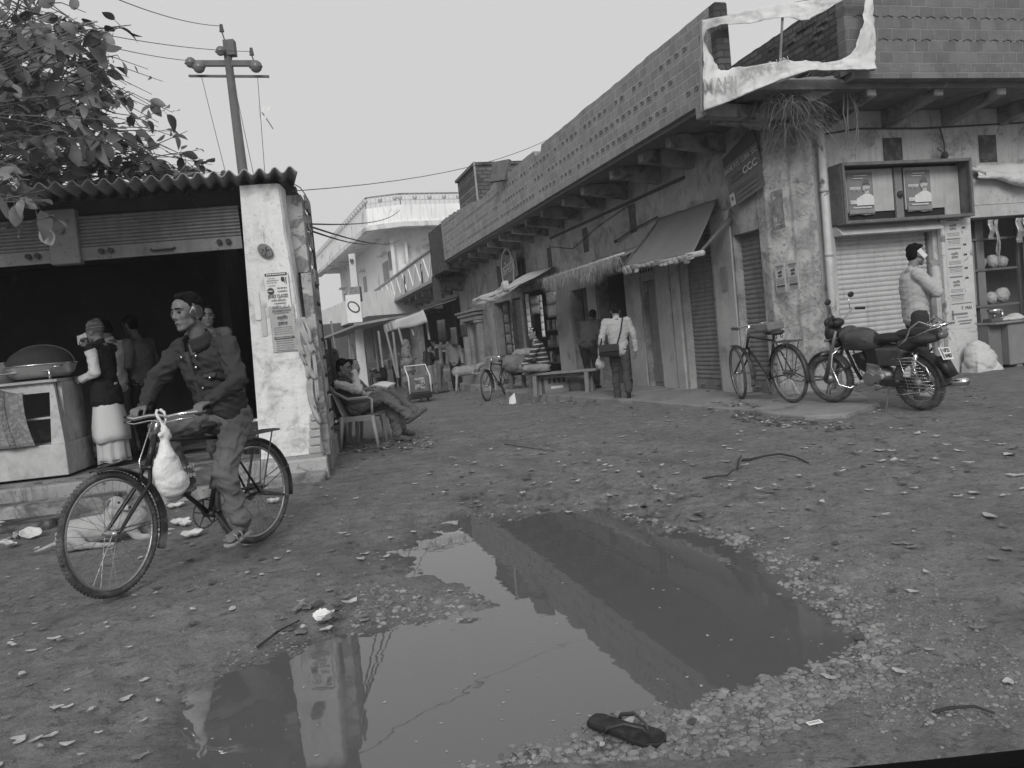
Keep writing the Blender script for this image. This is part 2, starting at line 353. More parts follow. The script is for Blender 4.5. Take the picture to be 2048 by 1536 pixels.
for (k_,o_,w_) in ((.62,.2,.10),(.55,1.4,.12),(.30,-.9,.08)): wet_shade=np.maximum(wet_shade,.6*np.exp(-((GX+k_*(GY-7)-o_+.12*vn(GY*1.3,GY,3))/w_)**2)*sstep(5.3,6.4,GY)*sstep(14,9,GY)*np.clip(.6+fbm(GX*4,GY*4,24,3),0,1))  # rut bands: wet mud plus painted groove shade
at_=me.attributes.new('wet_shade','FLOAT','POINT'); at_.data.foreach_set('value',np.clip(wet_shade,0,1).ravel().astype(np.float32))
me.materials.append(ground_mat())
# water
wm=bpy.data.materials.new('muddy_water'); wm.use_nodes=True; b=wm.node_tree.nodes['Principled BSDF']; b.inputs['Base Color'].default_value=(.10,.10,.10,1); b.inputs['Roughness'].default_value=.015; b.inputs['IOR'].default_value=1.55; b.inputs['Specular IOR Level'].default_value=.6
nt=wm.node_tree; tc=nt.nodes.new('ShaderNodeTexCoord'); n=nt.nodes.new('ShaderNodeTexNoise'); n.inputs['Scale'].default_value=7; n.inputs['Detail'].default_value=2; bp=nt.nodes.new('ShaderNodeBump'); bp.inputs['Strength'].default_value=.009; bp.inputs['Distance'].default_value=.05
nt.links.new(tc.outputs['Object'],n.inputs[0]); nt.links.new(n.outputs[0],bp.inputs['Height']); nt.links.new(bp.outputs[0],b.inputs['Normal'])
x0,y0=PUD.min(0)-.3; x1,y1=PUD.max(0)+.3
MB().add([(x0,y0,.004),(x1,y0,.004),(x1,y1,.004),(x0,y1,.004)],[(0,1,2,3)]).build('puddle',wm,kind='structure')
WZ=.004
# raised pavement slab in front of the shops
PZ=.125
pts=[(1010,783),(1150,793),(1290,802),(1440,815),(1530,824),(1605,831),(1690,828),(1725,817),(1760,806)]
pf=[G(x,y,PZ)[:2] for x,y in pts]; back=[bw_(.6,.4),bw_(-.5,.6),bw_(-.5,15.5)]
poly=[tuple(p) for p in pf]; 
# ragged edge
rag=[]
for i in range(len(poly)-1):
    a=np.array(poly[i]); b_=np.array(poly[i+1]); n_=max(2,int(np.hypot(*(b_-a))/.12))
    for k in range(n_):
        p=a+(b_-a)*k/n_; rag.append((p[0]+.03*float(vn(p[0]*6,p[1]*6,1)),p[1]+.05*float(vn(p[0]*5,p[1]*5,2))))
rag.append(poly[-1])
sl_=MB().prism((rag+[(p.x,p.y) for p in back])[::-1],-.4,PZ)
slab=sl_.build('pavement',M('worn_cement',.23,.25,1.6,bump=.4,bscale=50,c2=.14,th=.56,pscale=1.3,soft=.05,dirt=.5),kind='structure',bevel=.015,seg=2)
def in_slab(x,y):
    u,v=bl_((x,y)); return v>-1.0 and v<15 and u>-1.9
# stones: one heap of rubble nobody could count
def scatter_px(poly,n,rng):
    poly=np.array(poly,float); x0,y0=poly.min(0); x1,y1=poly.max(0); out=[]
    while len(out)<n:
        x=rng.uniform(x0,x1); y=rng.uniform(y0,y1); ins=False; j=len(poly)-1
        for i in range(len(poly)):
            if (poly[i][1]>y)!=(poly[j][1]>y) and x<(poly[j][0]-poly[i][0])*(y-poly[i][1])/(poly[j][1]-poly[i][1])+poly[i][0]: ins=not ins
            j=i
        if ins: out.append((x,y))
    return out
rs=np.random.default_rng(5)
ICO=None
def ico(sub):
    bm=bmesh.new(); bmesh.ops.create_icosphere(bm,subdivisions=sub,radius=1); v=[tuple(q.co) for q in bm.verts]; f=[tuple(q.index for q in p.verts) for p in bm.faces]; bm.free(); return np.array(v),f
I1,I2=ico(1),ico(2)
def stone(mb,p,s,base,flat=.6):
    v,f=base; k=rs.uniform(.7,1.15,3)*s; k[2]*=flat; n=rs.normal(size=(4,3)); n/=np.linalg.norm(n,axis=1)[:,None]
    w=v.copy()
    for q in n:      # chip flat faces
        d=w@q; c=rs.uniform(.45,.8); w=w-np.outer(np.maximum(d-c,0),q)
    a=rs.uniform(0,2*PI); w=w*k; ca,sa=math.cos(a),math.sin(a)
    w=np.stack([w[:,0]*ca-w[:,1]*sa,w[:,0]*sa+w[:,1]*ca,w[:,2]],1)+np.array(p); mb.add(w,f)
st=MB(); st2=MB()
regs=[([(1480,1070),(1560,1100),(1640,1140),(1720,1200),(1800,1300),(1780,1400),(1640,1420),(1480,1440),(1300,1500),(1290,1420),(1400,1402),(1560,1345),(1690,1300),(1680,1255),(1545,1162)],2600,(.005,.024)),
      ([(1200,1440),(1330,1400),(1520,1360),(1640,1330),(1700,1400),(1560,1500),(1420,1536),(900,1536),(1000,1500)],2600,(.005,.022)),
      ([(720,1180),(840,1180),(990,1190),(1010,1215),(940,1250),(800,1265),(700,1270)],420,(.005,.022)),
      ([(1160,1020),(1280,1040),(1420,1060),(1500,1080),(1480,1110),(1380,1075),(1270,1045)],170,(.012,.035)),
      ([(1500,1080),(1700,1100),(1900,1200),(2048,1350),(2048,1480),(1700,1480),(1750,1330),(1650,1180)],1500,(.004,.014)),
      ([(560,1230),(740,1180),(830,1200),(700,1290),(560,1320),(430,1380),(400,1360)],260,(.004,.014)),
      ([(880,1455),(1010,1450),(1010,1490),(900,1490)],40,(.01,.03)),
      ([(860,1050),(960,1020),(1180,1010),(1180,1035),(930,1045)],110,(.01,.028)),
      ([(1480,1090),(1620,1180),(1690,1260),(1600,1340),(1480,1370),(1440,1330),(1560,1260),(1520,1180)],45,(.015,.032))]
for poly,n,(a,b_) in regs:
    for (x,y) in scatter_px(poly,n,rs):
        p=G(x,y,0); s=a+(b_-a)*rs.random()**2.6; z=float(gz(np.array([p[0]]),np.array([p[1]]))[0]); z=max(z,WZ-.6*s)
        stone(st if rs.random()<.5 else st2,(p[0],p[1],z-s*.05),s,I2 if s>.02 else I1)
for _ in range(2600):      # small grit over the whole road
    x=rs.uniform(-3.4,4.2); y=2+8*rs.random()**1.6; sd=float(pud_sd(np.array([x]),np.array([y]))[0])
    if sd>.02 or in_slab(x,y): continue
    s=.003+.009*rs.random()**3; z=float(gz(np.array([x]),np.array([y]))[0]); stone(st,(x,y,z),s,I1)
st.build('gravel',M('pale_stone',.22,.45,9,bump=.3,bscale=90),kind='stuff',label='pale gravel and broken stones around the puddle')
st2.build('gravel',M('grey_stone',.15,.4,9,bump=.3,bscale=90),kind='stuff',label='grey muddy stones among the pale gravel')
# flat scraps of leaves, paper and bark trodden into the mud
def flake(mb,x,y,z,s,curl=.25,asp=.6):
    a=rs.uniform(0,2*PI); ca,sa=math.cos(a),math.sin(a); n=6; pts=[]
    for k in range(8):
        t=2*PI*k/8; rr=s*(.7+.5*rs.random()); u=math.cos(t)*rr; v=math.sin(t)*rr*asp; pts.append((x+u*ca-v*sa,y+u*sa+v*ca,z+curl*s*(rs.random()*.9+.1)*abs(math.cos(t))))
    pts.append((x,y,z+.1*curl*s)); mb.add(pts,[(k,(k+1)%8,8) for k in range(8)])
f1,f2,f3=MB(),MB(),MB()
for i in range(1150):
    if i<600: x=rs.uniform(-3.6,5.5); y=2.3+9*rs.random()**1.3
    else: x=rs.uniform(-4,6); y=rs.uniform(3.5,16)
    if float(pud_sd(np.array([x]),np.array([y]))[0])>-.02: continue
    z=gh(x,y)+.012
    if in_slab(x,y):
        if rs.random()<.7: continue
        z=PZ+.004
    s=rs.uniform(.008,.026)*(1+y*.08); r=rs.random(); flake(f1 if r<.45 else (f2 if r<.6 else f3),x,y,z,s)
piles=[([(1385,818),(1480,812),(1580,835),(1640,850),(1730,860),(1640,875),(1500,850)],200),([(640,875),(860,872),(870,905),(700,915),(655,925)],230),([(930,792),(1200,800),(1180,812),(960,805)],120),
  ([(870,775),(990,780),(990,792),(880,795)],60),([(1600,870),(2048,880),(2040,1000),(1620,960)],40),([(1180,985),(1650,990),(1700,1030),(1300,1060)],40),([(560,1235),(700,1200),(740,1250),(640,1290),(520,1290)],26),([(860,930),(1300,880),(1360,1000),(880,1030)],70)]
for poly,n in piles:
    for (x,y) in scatter_px(poly,n,rs):
        p=G(x,y,.05 if y<900 else 0)
        if float(pud_sd(np.array([p[0]]),np.array([p[1]]))[0])>-.02: continue
        z=gh(p[0],p[1])+rs.uniform(.005,.04)
        if in_slab(p[0],p[1]): z=max(z,PZ+.005)
        r=rs.random(); flake(f1 if r<.4 else (f2 if r<.75 else f3),p[0],p[1],z,rs.uniform(.018,.048),.38)
for (x,y) in scatter_px([(-80,1240),(420,1230),(360,1340),(250,1536),(-80,1536)],26,rs)+scatter_px([(1700,870),(2048,870),(2048,1100),(1700,960)],14,rs)+scatter_px([(380,1150),(760,1090),(800,1160),(600,1190)],8,rs):
    p=G(x,y); flake(f3,p[0],p[1],gh(p[0],p[1])+.012,rs.uniform(.03,.07) if y<1100 else rs.uniform(.015,.036),.25,.5)
sc_=MB()
for (x,y) in scatter_px(PUD_PX[:30]+[(700,1500)],150,rs):
    p=G(x,y,WZ)
    if float(pud_sd(np.array([p[0]]),np.array([p[1]]))[0])>.04: flake(sc_,p[0],p[1],WZ+.001,.002+.009*rs.random()**3,.12,.6)
sc_.build('floating_scum',M('scum_pale',.34,.4,12),kind='stuff',label='pale specks and leaf bits floating on the puddle')
f1.build('leaf_litter',M('dry_leaf',.17,.3,12),kind='stuff',label='grey dry leaves and scraps trodden on the road')
f2.build('leaf_litter',M('dark_leaf',.07,.4,12),kind='stuff',label='dark rotten leaves and bark bits on the road')
f3.build('paper_litter',M('paper_scrap',.38,.35,12),kind='stuff',label='pale paper and plastic scraps along the road')
# ---------------- corner shop building ----------------
BR=thing('corner_shop_building','long low brick corner building with shuttered shops and patterned block parapet','building',(BC[0],BC[1],0),BA)
cem=M('old_plaster',.30,.3,2.2,bump=.35,bscale=40,c2=.19,th=.54,pscale=1.7,streak=.25,soft=.05,pbump=.5,dirt=.5)
cem_l=M('grey_wash_plaster',.34,.2,1.8,bump=.25,bscale=40,c2=.22,th=.60,pscale=1.2,streak=.22,soft=.06,dirt=.3)
cem_r=M('limewashed_wall',.42,.22,2,bump=.3,bscale=40,c2=.27,th=.57,pscale=2.4,streak=.5,soft=.03,pbump=.6,dirt=.5)
dark=M('plain_dark',.05,.3,3,bump=.2)  # near-black grey for beams, fittings and cords
soff=M('grey_underside',.14,.4,2.5,bump=.3,c2=.22,th=.62,pscale=3,soft=.06)  # mottled dark grey for the slabs
def wall(mb,ax,a0,a1,t0,t1,z0,z1,ops):
    """wall along axis ax from a0 to a1, thickness t0..t1, with openings (b0,b1,zb,zt)"""
    def bx(u0,u1,w0,w1):
        if u1-u0<1e-4 or w1-w0<1e-4: return
        if ax=='x': mb.box(u0,u1,t0,t1,w0,w1)
        else: mb.box(t0,t1,u0,u1,w0,w1)
    ops=sorted(ops); c=a0
    for (b0,b1,zb,zt) in ops:
        bx(c,b0,z0,z1); bx(b0,b1,zt,z1); bx(b0,b1,z0,zb); c=b1
    bx(c,a1,z0,z1)
XS=-.707
st_ops=[(.12,.92,0,2.5),(1.6,2.6,0,2.95),(3.62,4.15,0,2.12),(4.95,6.35,0,2.42),(6.95,7.95,0,2.27),(9.1,11.7,0,2.55),(12.05,12.9,0,2.45),(13.1,14.9,0,2.45),(17.1,18.5,0,2.0),(19.7,29.5,.45,3.1)]
w=MB(); wall(w,'y',.1,33,XS,XS+.26,-.7,4.04,st_ops); w.build('street_wall',cem,BR)
w=MB(); wall(w,'x',.0,8.5,.0,.26,-.3,4.18,[(.36,2.08,0,2.27),(2.74,5.6,0,2.42)]); w.build('front_wall',cem_r,BR)
w=MB(); w.prism([(XS-.012,.24),(XS-.012,.02),(-.55,-.06),(-.42,-.10),(-.30,-.02),(-.2,-.10),(.0,-.12),(.06,-.05),(.06,.24)],-.3,4.04)
w.build('corner_pillar',M('peeling_limewash',.34,.25,3,bump=.5,bscale=30,c2=.23,th=.52,pscale=3.4,streak=.35,soft=.05,pbump=.8,dirt=.7),BR,bevel=.02,seg=2)
# pilasters standing slightly proud
w=MB()
for y0,y1,x in ((.95,1.52,.03),(2.66,2.95,.05),(3.02,3.55,.02),(4.2,4.9,.03),(6.4,6.9,.04),(8.0,9.05,.03),(11.75,12.0,.03),(12.93,13.07,.05),(14.95,15.35,.05)): w.box(XS-x,XS-.001,y0,y1,-.2,2.9 if y0<3 else 2.35)
split_build(w,'pilaster',cem_l,BR,bevel=.02,seg=2)
# ornate door bay
w=MB()
for y in (16.6,18.75): 
    w.box(XS-.16,XS,y,y+.32,-.5,1.95); w.box(XS-.22,XS,y-.05,y+.37,1.95,2.05)
w.box(XS-.2,XS,16.5,19.15,2.06,2.2); w.box(XS-.27,XS,16.4,19.25,2.22,2.32); w.box(XS-.33,XS,16.3,19.35,2.34,2.42)
w.build('cornice',M('weathered_stone',.28,.3,4,bump=.4,bscale=50,streak=.4),BR,bevel=.015,seg=2)
w=MB(); w.box(XS+.1,XS+.15,17.1,17.78,-.4,2.0); w.box(XS+.1,XS+.14,17.8,18.5,-.4,2.0)
for k in range(6): w.box(XS+.085,XS+.1,17.15+.22*k,17.19+.22*k,-.3,1.95)
w.build('door',M('old_timber',.15,.3,14,bump=.3,streak=.6),BR)
# low masonry platform in front of the far shops
p=MB(); p.box(-1.9,XS,11.9,20,-.6,.42); p.box(-2.02,XS,12.0,19.9,-.6,.05); p.build('platform',M('platform_cement',.28,.2,3,bump=.3,c2=.1,th=.58,pscale=2),BR,bevel=.03,seg=2)
# inner rooms
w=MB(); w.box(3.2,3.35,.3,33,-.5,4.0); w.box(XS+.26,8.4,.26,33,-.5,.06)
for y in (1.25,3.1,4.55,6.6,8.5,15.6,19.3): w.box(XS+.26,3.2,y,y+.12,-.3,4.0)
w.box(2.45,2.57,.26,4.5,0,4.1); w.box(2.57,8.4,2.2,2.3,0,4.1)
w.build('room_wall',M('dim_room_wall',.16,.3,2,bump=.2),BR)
# roof slab and beams
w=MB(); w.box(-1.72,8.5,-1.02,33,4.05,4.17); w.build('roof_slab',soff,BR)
w=MB(); w.box(-1.80,-1.60,-.62,18.3,4.0,4.06); w.build('slab_edge',M('mossy_edge',.11,.3,5,bump=.5),BR)
def corb(mb,a,b,wd,z0,z1,zt):   # tapered cantilever beam
    a=Vector(a);b=Vector(b);t=(b-a).normalized(); s=Vector((-t.y,t.x,0))*wd/2
    mb.hexa([(a-s)+Vector((0,0,z0)),(b-s)+Vector((0,0,zt)),(b+s)+Vector((0,0,zt)),(a+s)+Vector((0,0,z0)),(a-s)+Vector((0,0,z1)),(b-s)+Vector((0,0,z1)),(b+s)+Vector((0,0,z1)),(a+s)+Vector((0,0,z1))])
beamm=M('beam_concrete',.24,.3,4,bump=.4,c2=.07,th=.55,pscale=3,soft=.08)
for y in (-.28,1.0,1.94,3.1,4.47,5.57,6.9,8.05,9.2,10.4,11.6,12.7,13.9,15.1,16.4,17.6):
    w=MB(); corb(w,(XS+.1,y,0),(-1.62,y,0),.16,3.72,4.049,3.86); w.build('beam',beamm,BR,bevel=.012)
for x in (.3,1.38,2.45,3.52,4.6):
    w=MB(); corb(w,(x,.1,0),(x,-1.0,0),.15,3.78,4.169,3.96); w.build('beam',beamm,BR,bevel=.012)
w=MB(); corb(w,(-.35,-.35,0),(-2.0,-.62,0),.2,3.83,4.0,3.83); w.build('beam',beamm,BR,bevel=.012)
# parapets
brk=MBrick('patterned_blocks',.15,.195,.225,.145,.010,.14,.6); brk_y=MBrick('patterned_blocks_side',.24,.34,.225,.145,.010,.13,.7,axis='yz')
def ragged(mb,ax,a0,a1,t0,t1,z0,zt,step=.225,amp=.02,zf=None):
    n=int((a1-a0)/step)
    for i in range(n):
        u0=a0+i*step; z=zt+(zf(u0) if zf else 0)+amp*float(vn(i*.7,3,2))
        if ax=='x': mb.box(u0,u0+step,t0,t1,z0,z)
        else: mb.box(t0,t1,u0,u0+step,z0,z)
w=MB()
# one swept sheet with an uneven top
def parapet(mb,ax,a0,a1,t0,t1,z0,ztf,step=.11):
    us=np.arange(a0,a1+.001,step); n=len(us); vs=[]
    for u in us:
        z=ztf(u)
        for t in (t0,t1):
            for zz in (z0,z): vs.append((u,t,zz) if ax=='x' else (t,u,zz))
    fs=[]
    for i in range(n-1):
        a=4*i;b=4*i+4
        fs+=[(a,b,b+1,a+1),(a+2,a+3,b+3,b+2),(a+1,b+1,b+3,a+3),(a,a+2,b+2,b)]
    fs+=[(0,1,3,2),(4*n-4,4*n-2,4*n-1,4*n-3)]
    mb.add(vs,fs)
def top1(u):
    z=5.15+.03*float(vn(u*1.5,1,3))+.02*float(vn(u*6,1,4))
    if 5.9<u<6.3: z-=.13
    if u>11.5: z+=.04*(u-11.5)
    if 9.8<u<12.0: z-=.12*math.sin((u-9.8)/2.2*PI)
    return z
parapet(w,'y',-.79,16.3,-1.86,-1.71,4.061,top1); w.build('parapet',brk_y,BR)
w=MB(); parapet(w,'y',16.3,18.4,-1.9,-1.72,3.75,lambda u:5.28+.05*float(vn(u*5,1,5))); w.box(-1.95,-1.70,18.1,18.35,2.6,3.75); w.build('parapet',MBrick('dark_bricks',.06,.075,.23,.08,.008,.3,.7,axis='yz'),BR)
w=MB(); parapet(w,'x',-.17,8.5,-1.14,-1.0,4.20,lambda u:5.9); w.box(-.12,8.5,-1.2,-.98,4.12,4.26); w.build('parapet',brk,BR)
w=MB()
def top2(u): return 5.22+.02*float(vn(u*9,2,6))-.014*max(0,u)
parapet(w,'y',-1.0,9,-.17,.02,4.18,top2,.07)
for i in range(70):
    y=-.9+rs.random()*7.5; z=4.25+.08*int(rs.random()*11); w.box(-.17-rs.uniform(.008,.03),-.16,y,y+.2,z,z+.065)
w.build('side_parapet',MBrick('rough_bricks',.085,.05,.21,.08,.014,.35,.9,axis='yz'),BR,bevel=.01)
# chevron relief in the blocks; dark bars paint in the recess shadow
w=MB()
def chev(mb,c,along,z,h=.024,wd=.075,t=.011,out=None):
    c=Vector(c); along=Vector(along)
    for s in(-1,1):
        a=c+along*s*wd+Vector((0,0,z-h/2)); b=c+Vector((0,0,z+h/2)); a2=a+Vector((0,0,t)); b2=b+Vector((0,0,t))
        mb.extr([a,b,b2,a2],out)
for r in range(6):
    z=4.63+.29*r
    for i in range(38):
        x=-.05+.225*i+(.1 if r%2 else 0)
        if rs.random()<.93: chev(w,(x,-1.142,0),(1,0,0),z,out=(0,-.012,0))
for r in range(4):
    z=4.30+.29*r
    for i in range(75):
        y=-.8+.225*i
        if z<top1(y)-.06 and rs.random()<.8:
            chev(w,(-1.862,y,0),(0,1,0),z,wd=.05,h=.016,t=.008,out=(-.008,0,0)); chev(w,(-1.862,y,0),(0,1,0),z-.035,wd=.05,h=-.015,t=.007,out=(-.008,0,0))
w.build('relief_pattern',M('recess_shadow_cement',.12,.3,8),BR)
# near end pillar of the street parapet
w=MB(); w.box(-1.885,-1.70,-.95,-.80,4.05,5.14); w.build('parapet_pillar',MBrick('pier_bricks',.075,.05,.21,.08,.01,.35,.9),BR,bevel=.02)
# shutters
def shutter(ax,a0,a1,t,z0,z1,mt,name='rolling_shutter',pitch=.072,depth=.016,bot=.16,sgn=-1):
    mb=MB(); n=int((z1-z0-bot)/pitch); prof=[]
    for i in range(n):
        zb=z0+bot+i*pitch
        for k in range(6): ph=k/6; prof.append((zb+pitch*ph,sgn*depth*math.sin(PI*ph)))
    prof.append((z0+bot+n*pitch,0)); prof.append((z1,0))
    vs=[]
    for (z,o) in prof:
        for u in (a0,a1): vs.append((u,t+o,z) if ax=='x' else (t+o,u,z))
    fs=[(2*i,2*i+1,2*i+3,2*i+2) for i in range(len(prof)-1)]
    mb.add(vs,fs)
    if bot:
        if ax=='x': mb.box(a0,a1,t-.02,t+.02,z0,z0+bot)
        else: mb.box(t-.02,t+.02,a0,a1,z0,z0+bot)
        for u in (a0+(a1-a0)*.25,a0+(a1-a0)*.75):
            if ax=='x': mb.tube([(u-.05,t-.05,z0+.08),(u+.05,t-.05,z0+.08)],.018,6)
            else: mb.tube([(t-.05,u-.05,z0+.08),(t-.05,u+.05,z0+.08)],.018,6)
    o=mb.build(name,mt,BR); return o
shm=M('galvanised_slats',.42,.12,5,rough=.6,metal=0,bump=.08,streak=.3,dirt=.3); shd=M('rusty_dark_slats',.17,.25,5,rough=.65,metal=0,bump=.15,streak=.4,dirt=.4)
shutter('x',.4,2.06,.13,.06,2.3,shm); shutter('y',.12,.92,XS+.14,.13,2.5,shd); shutter('y',1.6,2.6,XS+.14,.13,2.95,shd); shutter('y',12.05,12.9,XS+.1,.6,2.4,shd,bot=0)
w=MB(); w.hexa([(.34,-.20,2.28),(2.12,-.20,2.28),(2.12,0,2.28),(.34,0,2.28),(.34,-.05,2.43),(2.12,-.05,2.43),(2.12,0,2.43),(.34,0,2.43)]); w.build('shutter_hood',M('hood_metal',.5,.15,6,rough=.6,metal=.2),BR)
w=MB(); w.box(.36,.41,.1,.16,0,2.3); w.box(2.05,2.10,.1,.16,0,2.3); split_build(w,'shutter_rail',M('rail_metal',.12,.3,8,metal=.3,rough=.6),BR)
# door leaf, ventilator
w=MB(); w.box(XS+.10,XS+.14,3.62,4.15,.1,2.12); w.box(XS+.085,XS+.1,3.66,4.1,.2,1.0); w.box(XS+.085,XS+.1,3.66,4.1,1.1,2.0); w.build('door',M('grey_door',.17,.25,6,bump=.2,streak=.4),BR,bevel=.006)
w=MB(); w.box(XS-.03,XS-.002,3.55,4.2,2.2,2.52); w.build('ventilator',M('vent_block',.3,.15,6),BR)
w=MB()
for k in range(5):
    for z in (2.3,2.42): w.sph((XS-.031,3.64+.115*k,z),(.012,.028,.036 if z<2.4 else .02),8)
split_build(w,'vent_hole',M('hole_black',.02),BR)
# niches drawn as thin dark plates
w=MB()
for y,z in ((4.3,3.35),(6.75,3.3),(9.2,3.2),(11.4,3.2),(14.0,3.3)): w.box(XS-.006,XS-.002,y-.15,y+.15,z-.28,z+.25)
for x in (1.47,3.22): w.box(x-.17,x+.17,-.006,-.002,3.25,3.66)
split_build(w,'niche_plate',M('niche_dark',.055,.5,7,c2=.10,th=.55,pscale=7),BR)
w=MB(); w.box(XS-.03,XS-.001,2.2,9,3.63,3.68); w.tube([(XS-.05,3.2,3.18),(XS-.05,4.3,3.12),(XS-.06,5.0,3.02)],.014,6); w.tube([(XS-.04,5.0,3.02)]*1+[(XS-.10,5.02,3.0)],.03,8)
w.tube([(XS-.03,4.4,3.6),(XS-.03,6,3.45),(XS-.03,7.5,3.2),(XS-.03,9,3.45)],.008,5); w.build('conduit',M('conduit_dark',.05),BR)
# wires and bulb bracket on right wall
w=MB(); w.tube([(.18,-.03,3.72),(.9,-.03,3.80),(2,-.03,3.78),(4.5,-.03,3.84)],.012,6); w.tube([(2.32,-.03,3.78),(2.36,-.05,3.55),(2.33,-.08,3.35)],.012,6); w.sph((2.32,-.09,3.36),(.05,.05,.06),8); w.tube([(2.25,-.1,3.42),(2.15,-.16,3.42),(2.12,-.16,3.46)],.008,5)
w.build('wiring',M('conduit_dark',.05),BR)
# drain pipe
w=MB(); w.tube([(.13,-.14,0.1),(.12,-.14,1.6),(.15,-.13,4.1)],.055,12)
for z in (.9,2.0,2.9): w.tube([(.13,-.14,z),(.13,-.14,z+.06)],.063,12)
w.build('drain_pipe',M('painted_pipe',.45,.2,6,rough=.5,c2=.12,th=.6,pscale=4),BR,True)
# torn shop front beam & masonry right of the sign box
w=MB(); w.box(2.16,2.72,-.09,-.001,0,2.42); w.build('shop_pillar',M('white_pillar',.5,.15,4,bump=.25,c2=.22,th=.6,pscale=4,dirt=.4),BR,bevel=.01)
w=MB(); w.box(2.74,5.6,-.05,.0,2.42,2.60); w.box(2.74,5.6,-.035,.0,2.605,3.0); w.build('shop_beam',M('cream_beam',.42,.15,5,streak=.3,dirt=.5),BR,bevel=.006)
w=MB(); w.box(2.76,2.8,.1,.2,0,2.42); w.box(3.95,4.02,.05,.14,.1,2.42); split_build(w,'shop_frame',M('pale_frame',.2,.2,5),BR)
# roof room
rr=MB(); rr.box(-1.35,1.6,13.1,15.5,4.17,6.42); rr.box(-1.42,1.65,13.05,15.55,6.42,6.5); rr.build('roof_room',MBrick('roof_room_bricks',.12,.07,.25,.11,.02,.4,.9,big=.45),BR)
w=MB(); w.tube([(-1.4,13.0,5.0),(-1.4,13.0,6.5)],.03,8); w.build('roof_pipe',M('pale_pipe',.3),BR)
# fallen stone and rubble along the parapet top
w=MB()
for i in range(50):
    y=rs.uniform(7,16); stone(w,(-1.78+rs.uniform(-.05,.05),y,top1(y)+.01),rs.uniform(.03,.09),I1)
w.obox((-1.95,8.6,5.25),(.08,.55,.5),(.1,.3,.5)); split_build(w,'rubble',M('rubble_grey',.11,.4,8),BR)
# straggling weeds growing at the slab corner
def tuft(mb,c,n,L,dirz=-1,spread=.35,wd=.004):
    for i in range(n):
        p=Vector(c)+Vector((rs.normal()*spread*.55,rs.normal()*spread*.2,rs.normal()*.03)); d=Vector((rs.normal()*.4,rs.normal()*.4,rs.uniform(-.2,.9))).normalized(); q=[p]; l=L*rs.uniform(.4,1.2)
        for k in range(6): d=(d+Vector((rs.normal()*.15,rs.normal()*.15,dirz*.32))).normalized(); q.append(q[-1]+d*l/6)
        mb.tube(q,[wd*(1-.13*k) for k in range(7)],3,caps=False)
w=MB(); tuft(w,(-.70,-.72,3.98),240,.5,spread=.26); tuft(w,(-1.0,-.8,4.0),80,.4,spread=.28); tuft(w,(-.45,-.45,3.75),200,.6,spread=.25)
w.build('hanging_weeds',M('dry_grass',.24,.3,10),None,label='dry straw weeds hanging from the slab corner under the torn banner',cat='weeds'); bpy.data.objects['hanging_weeds'].location=(BC[0],BC[1],0); bpy.data.objects['hanging_weeds'].rotation_euler=(0,0,BA)
# ---------------- left shed with open sweet shop ----------------
SP=G(650,962); SA=R(8); SR=thing('market_shed','open fronted shed shop with corrugated roof and thick limewashed pillar','shop',(SP[0],SP[1],0),SA)
SE=np.array([math.cos(SA),math.sin(SA)]); SD=np.array([-math.sin(SA),math.cos(SA)])
def sw_(x,y,z=0.): q=SP[:2]+SE*x+SD*y; return Vector((q[0],q[1],z))
def sl_at(u,v,y):     # pixel on local plane y -> local (x,z)
    d=ray(u,v); p0=SP[:2]+SD*y; t=((p0-CO[:2])@SD)/(d[:2]@SD); p=CO+d*t; q=p[:2]-SP[:2]; return float(q@SE),float(p[2])
lime=M('thick_limewash',.74,.14,3.5,bump=.35,bscale=30,c2=.50,th=.56,pscale=3.5,soft=.07,pbump=.2,dirt=.35,streak=.12)
w=MB()
def lerp(a,b,t): return a+(b-a)*t
def pf_(i,j):   # front+side skin of the pillar with a ragged right arris
    z=.26+(3.09-.26)*j; xl=lerp(-.62,-.515,j); xr=lerp(.0,-.125,j**.85)
    return z,xl,xr
n=40; vs=[]
for j in range(n+1):
    t=j/n; z,xl,xr=pf_(0,t); r=.012*float(vn(t*20,3,1)); r2=.03*max(0,float(vn(t*9,5,2)))
    vs+=[(xl,0,z),(xl+.2,-.004+r*.4,z),(xr-.12,.003,z),(xr-.02-r2,.012,z),(xr-r2,.05+r,z),(xr+.01,.22,z),(xr+.02+r,.5,z),(xl,.5,z)]
fs=[]
for j in range(n):
    for k in range(8): a=8*j+k; b=8*j+(k+1)%8; fs.append((a,b,b+8,a+8))
fs.append(tuple(range(8))[::-1]); fs.append(tuple(8*n+k for k in range(8)))
w.add(vs,fs); w.build('pillar',lime,SR)
w=MB(); w.hexa([(-.06,.5,-.1),(.06,.5,-.1),(-.42,4.4,-.1),(-.6,4.4,-.1),(-.06,.5,3.0),(.06,.5,3.0),(-.42,4.4,3.0),(-.6,4.4,3.0)]); 
for j in range(14): z=.3+.2*j; w.box(.055,.065+.02*rs.random(),.52+rs.random()*.05,.75+rs.random()*.3,z,z+.16)
w.box(-.115,.05,.30,.52,2.2,3.02); w.box(-.03,.075,.16,.5,.25,2.18)
w.build('side_wall',M('flaking_side_plaster',.40,.25,4,bump=.5,c2=.2,th=.5,pscale=5,soft=.03,pbump=.6,streak=.3),SR,bevel=.012)
w=MB()
for k in range(5): w.box(-.13+.012*k,-.002+.006*k,-.02,.03,.30+.085*k,.375+.085*k)
w.build('exposed_brick',M('exposed_pale_brick',.38,.2,8,bump=.4),SR,bevel=.012,seg=2)
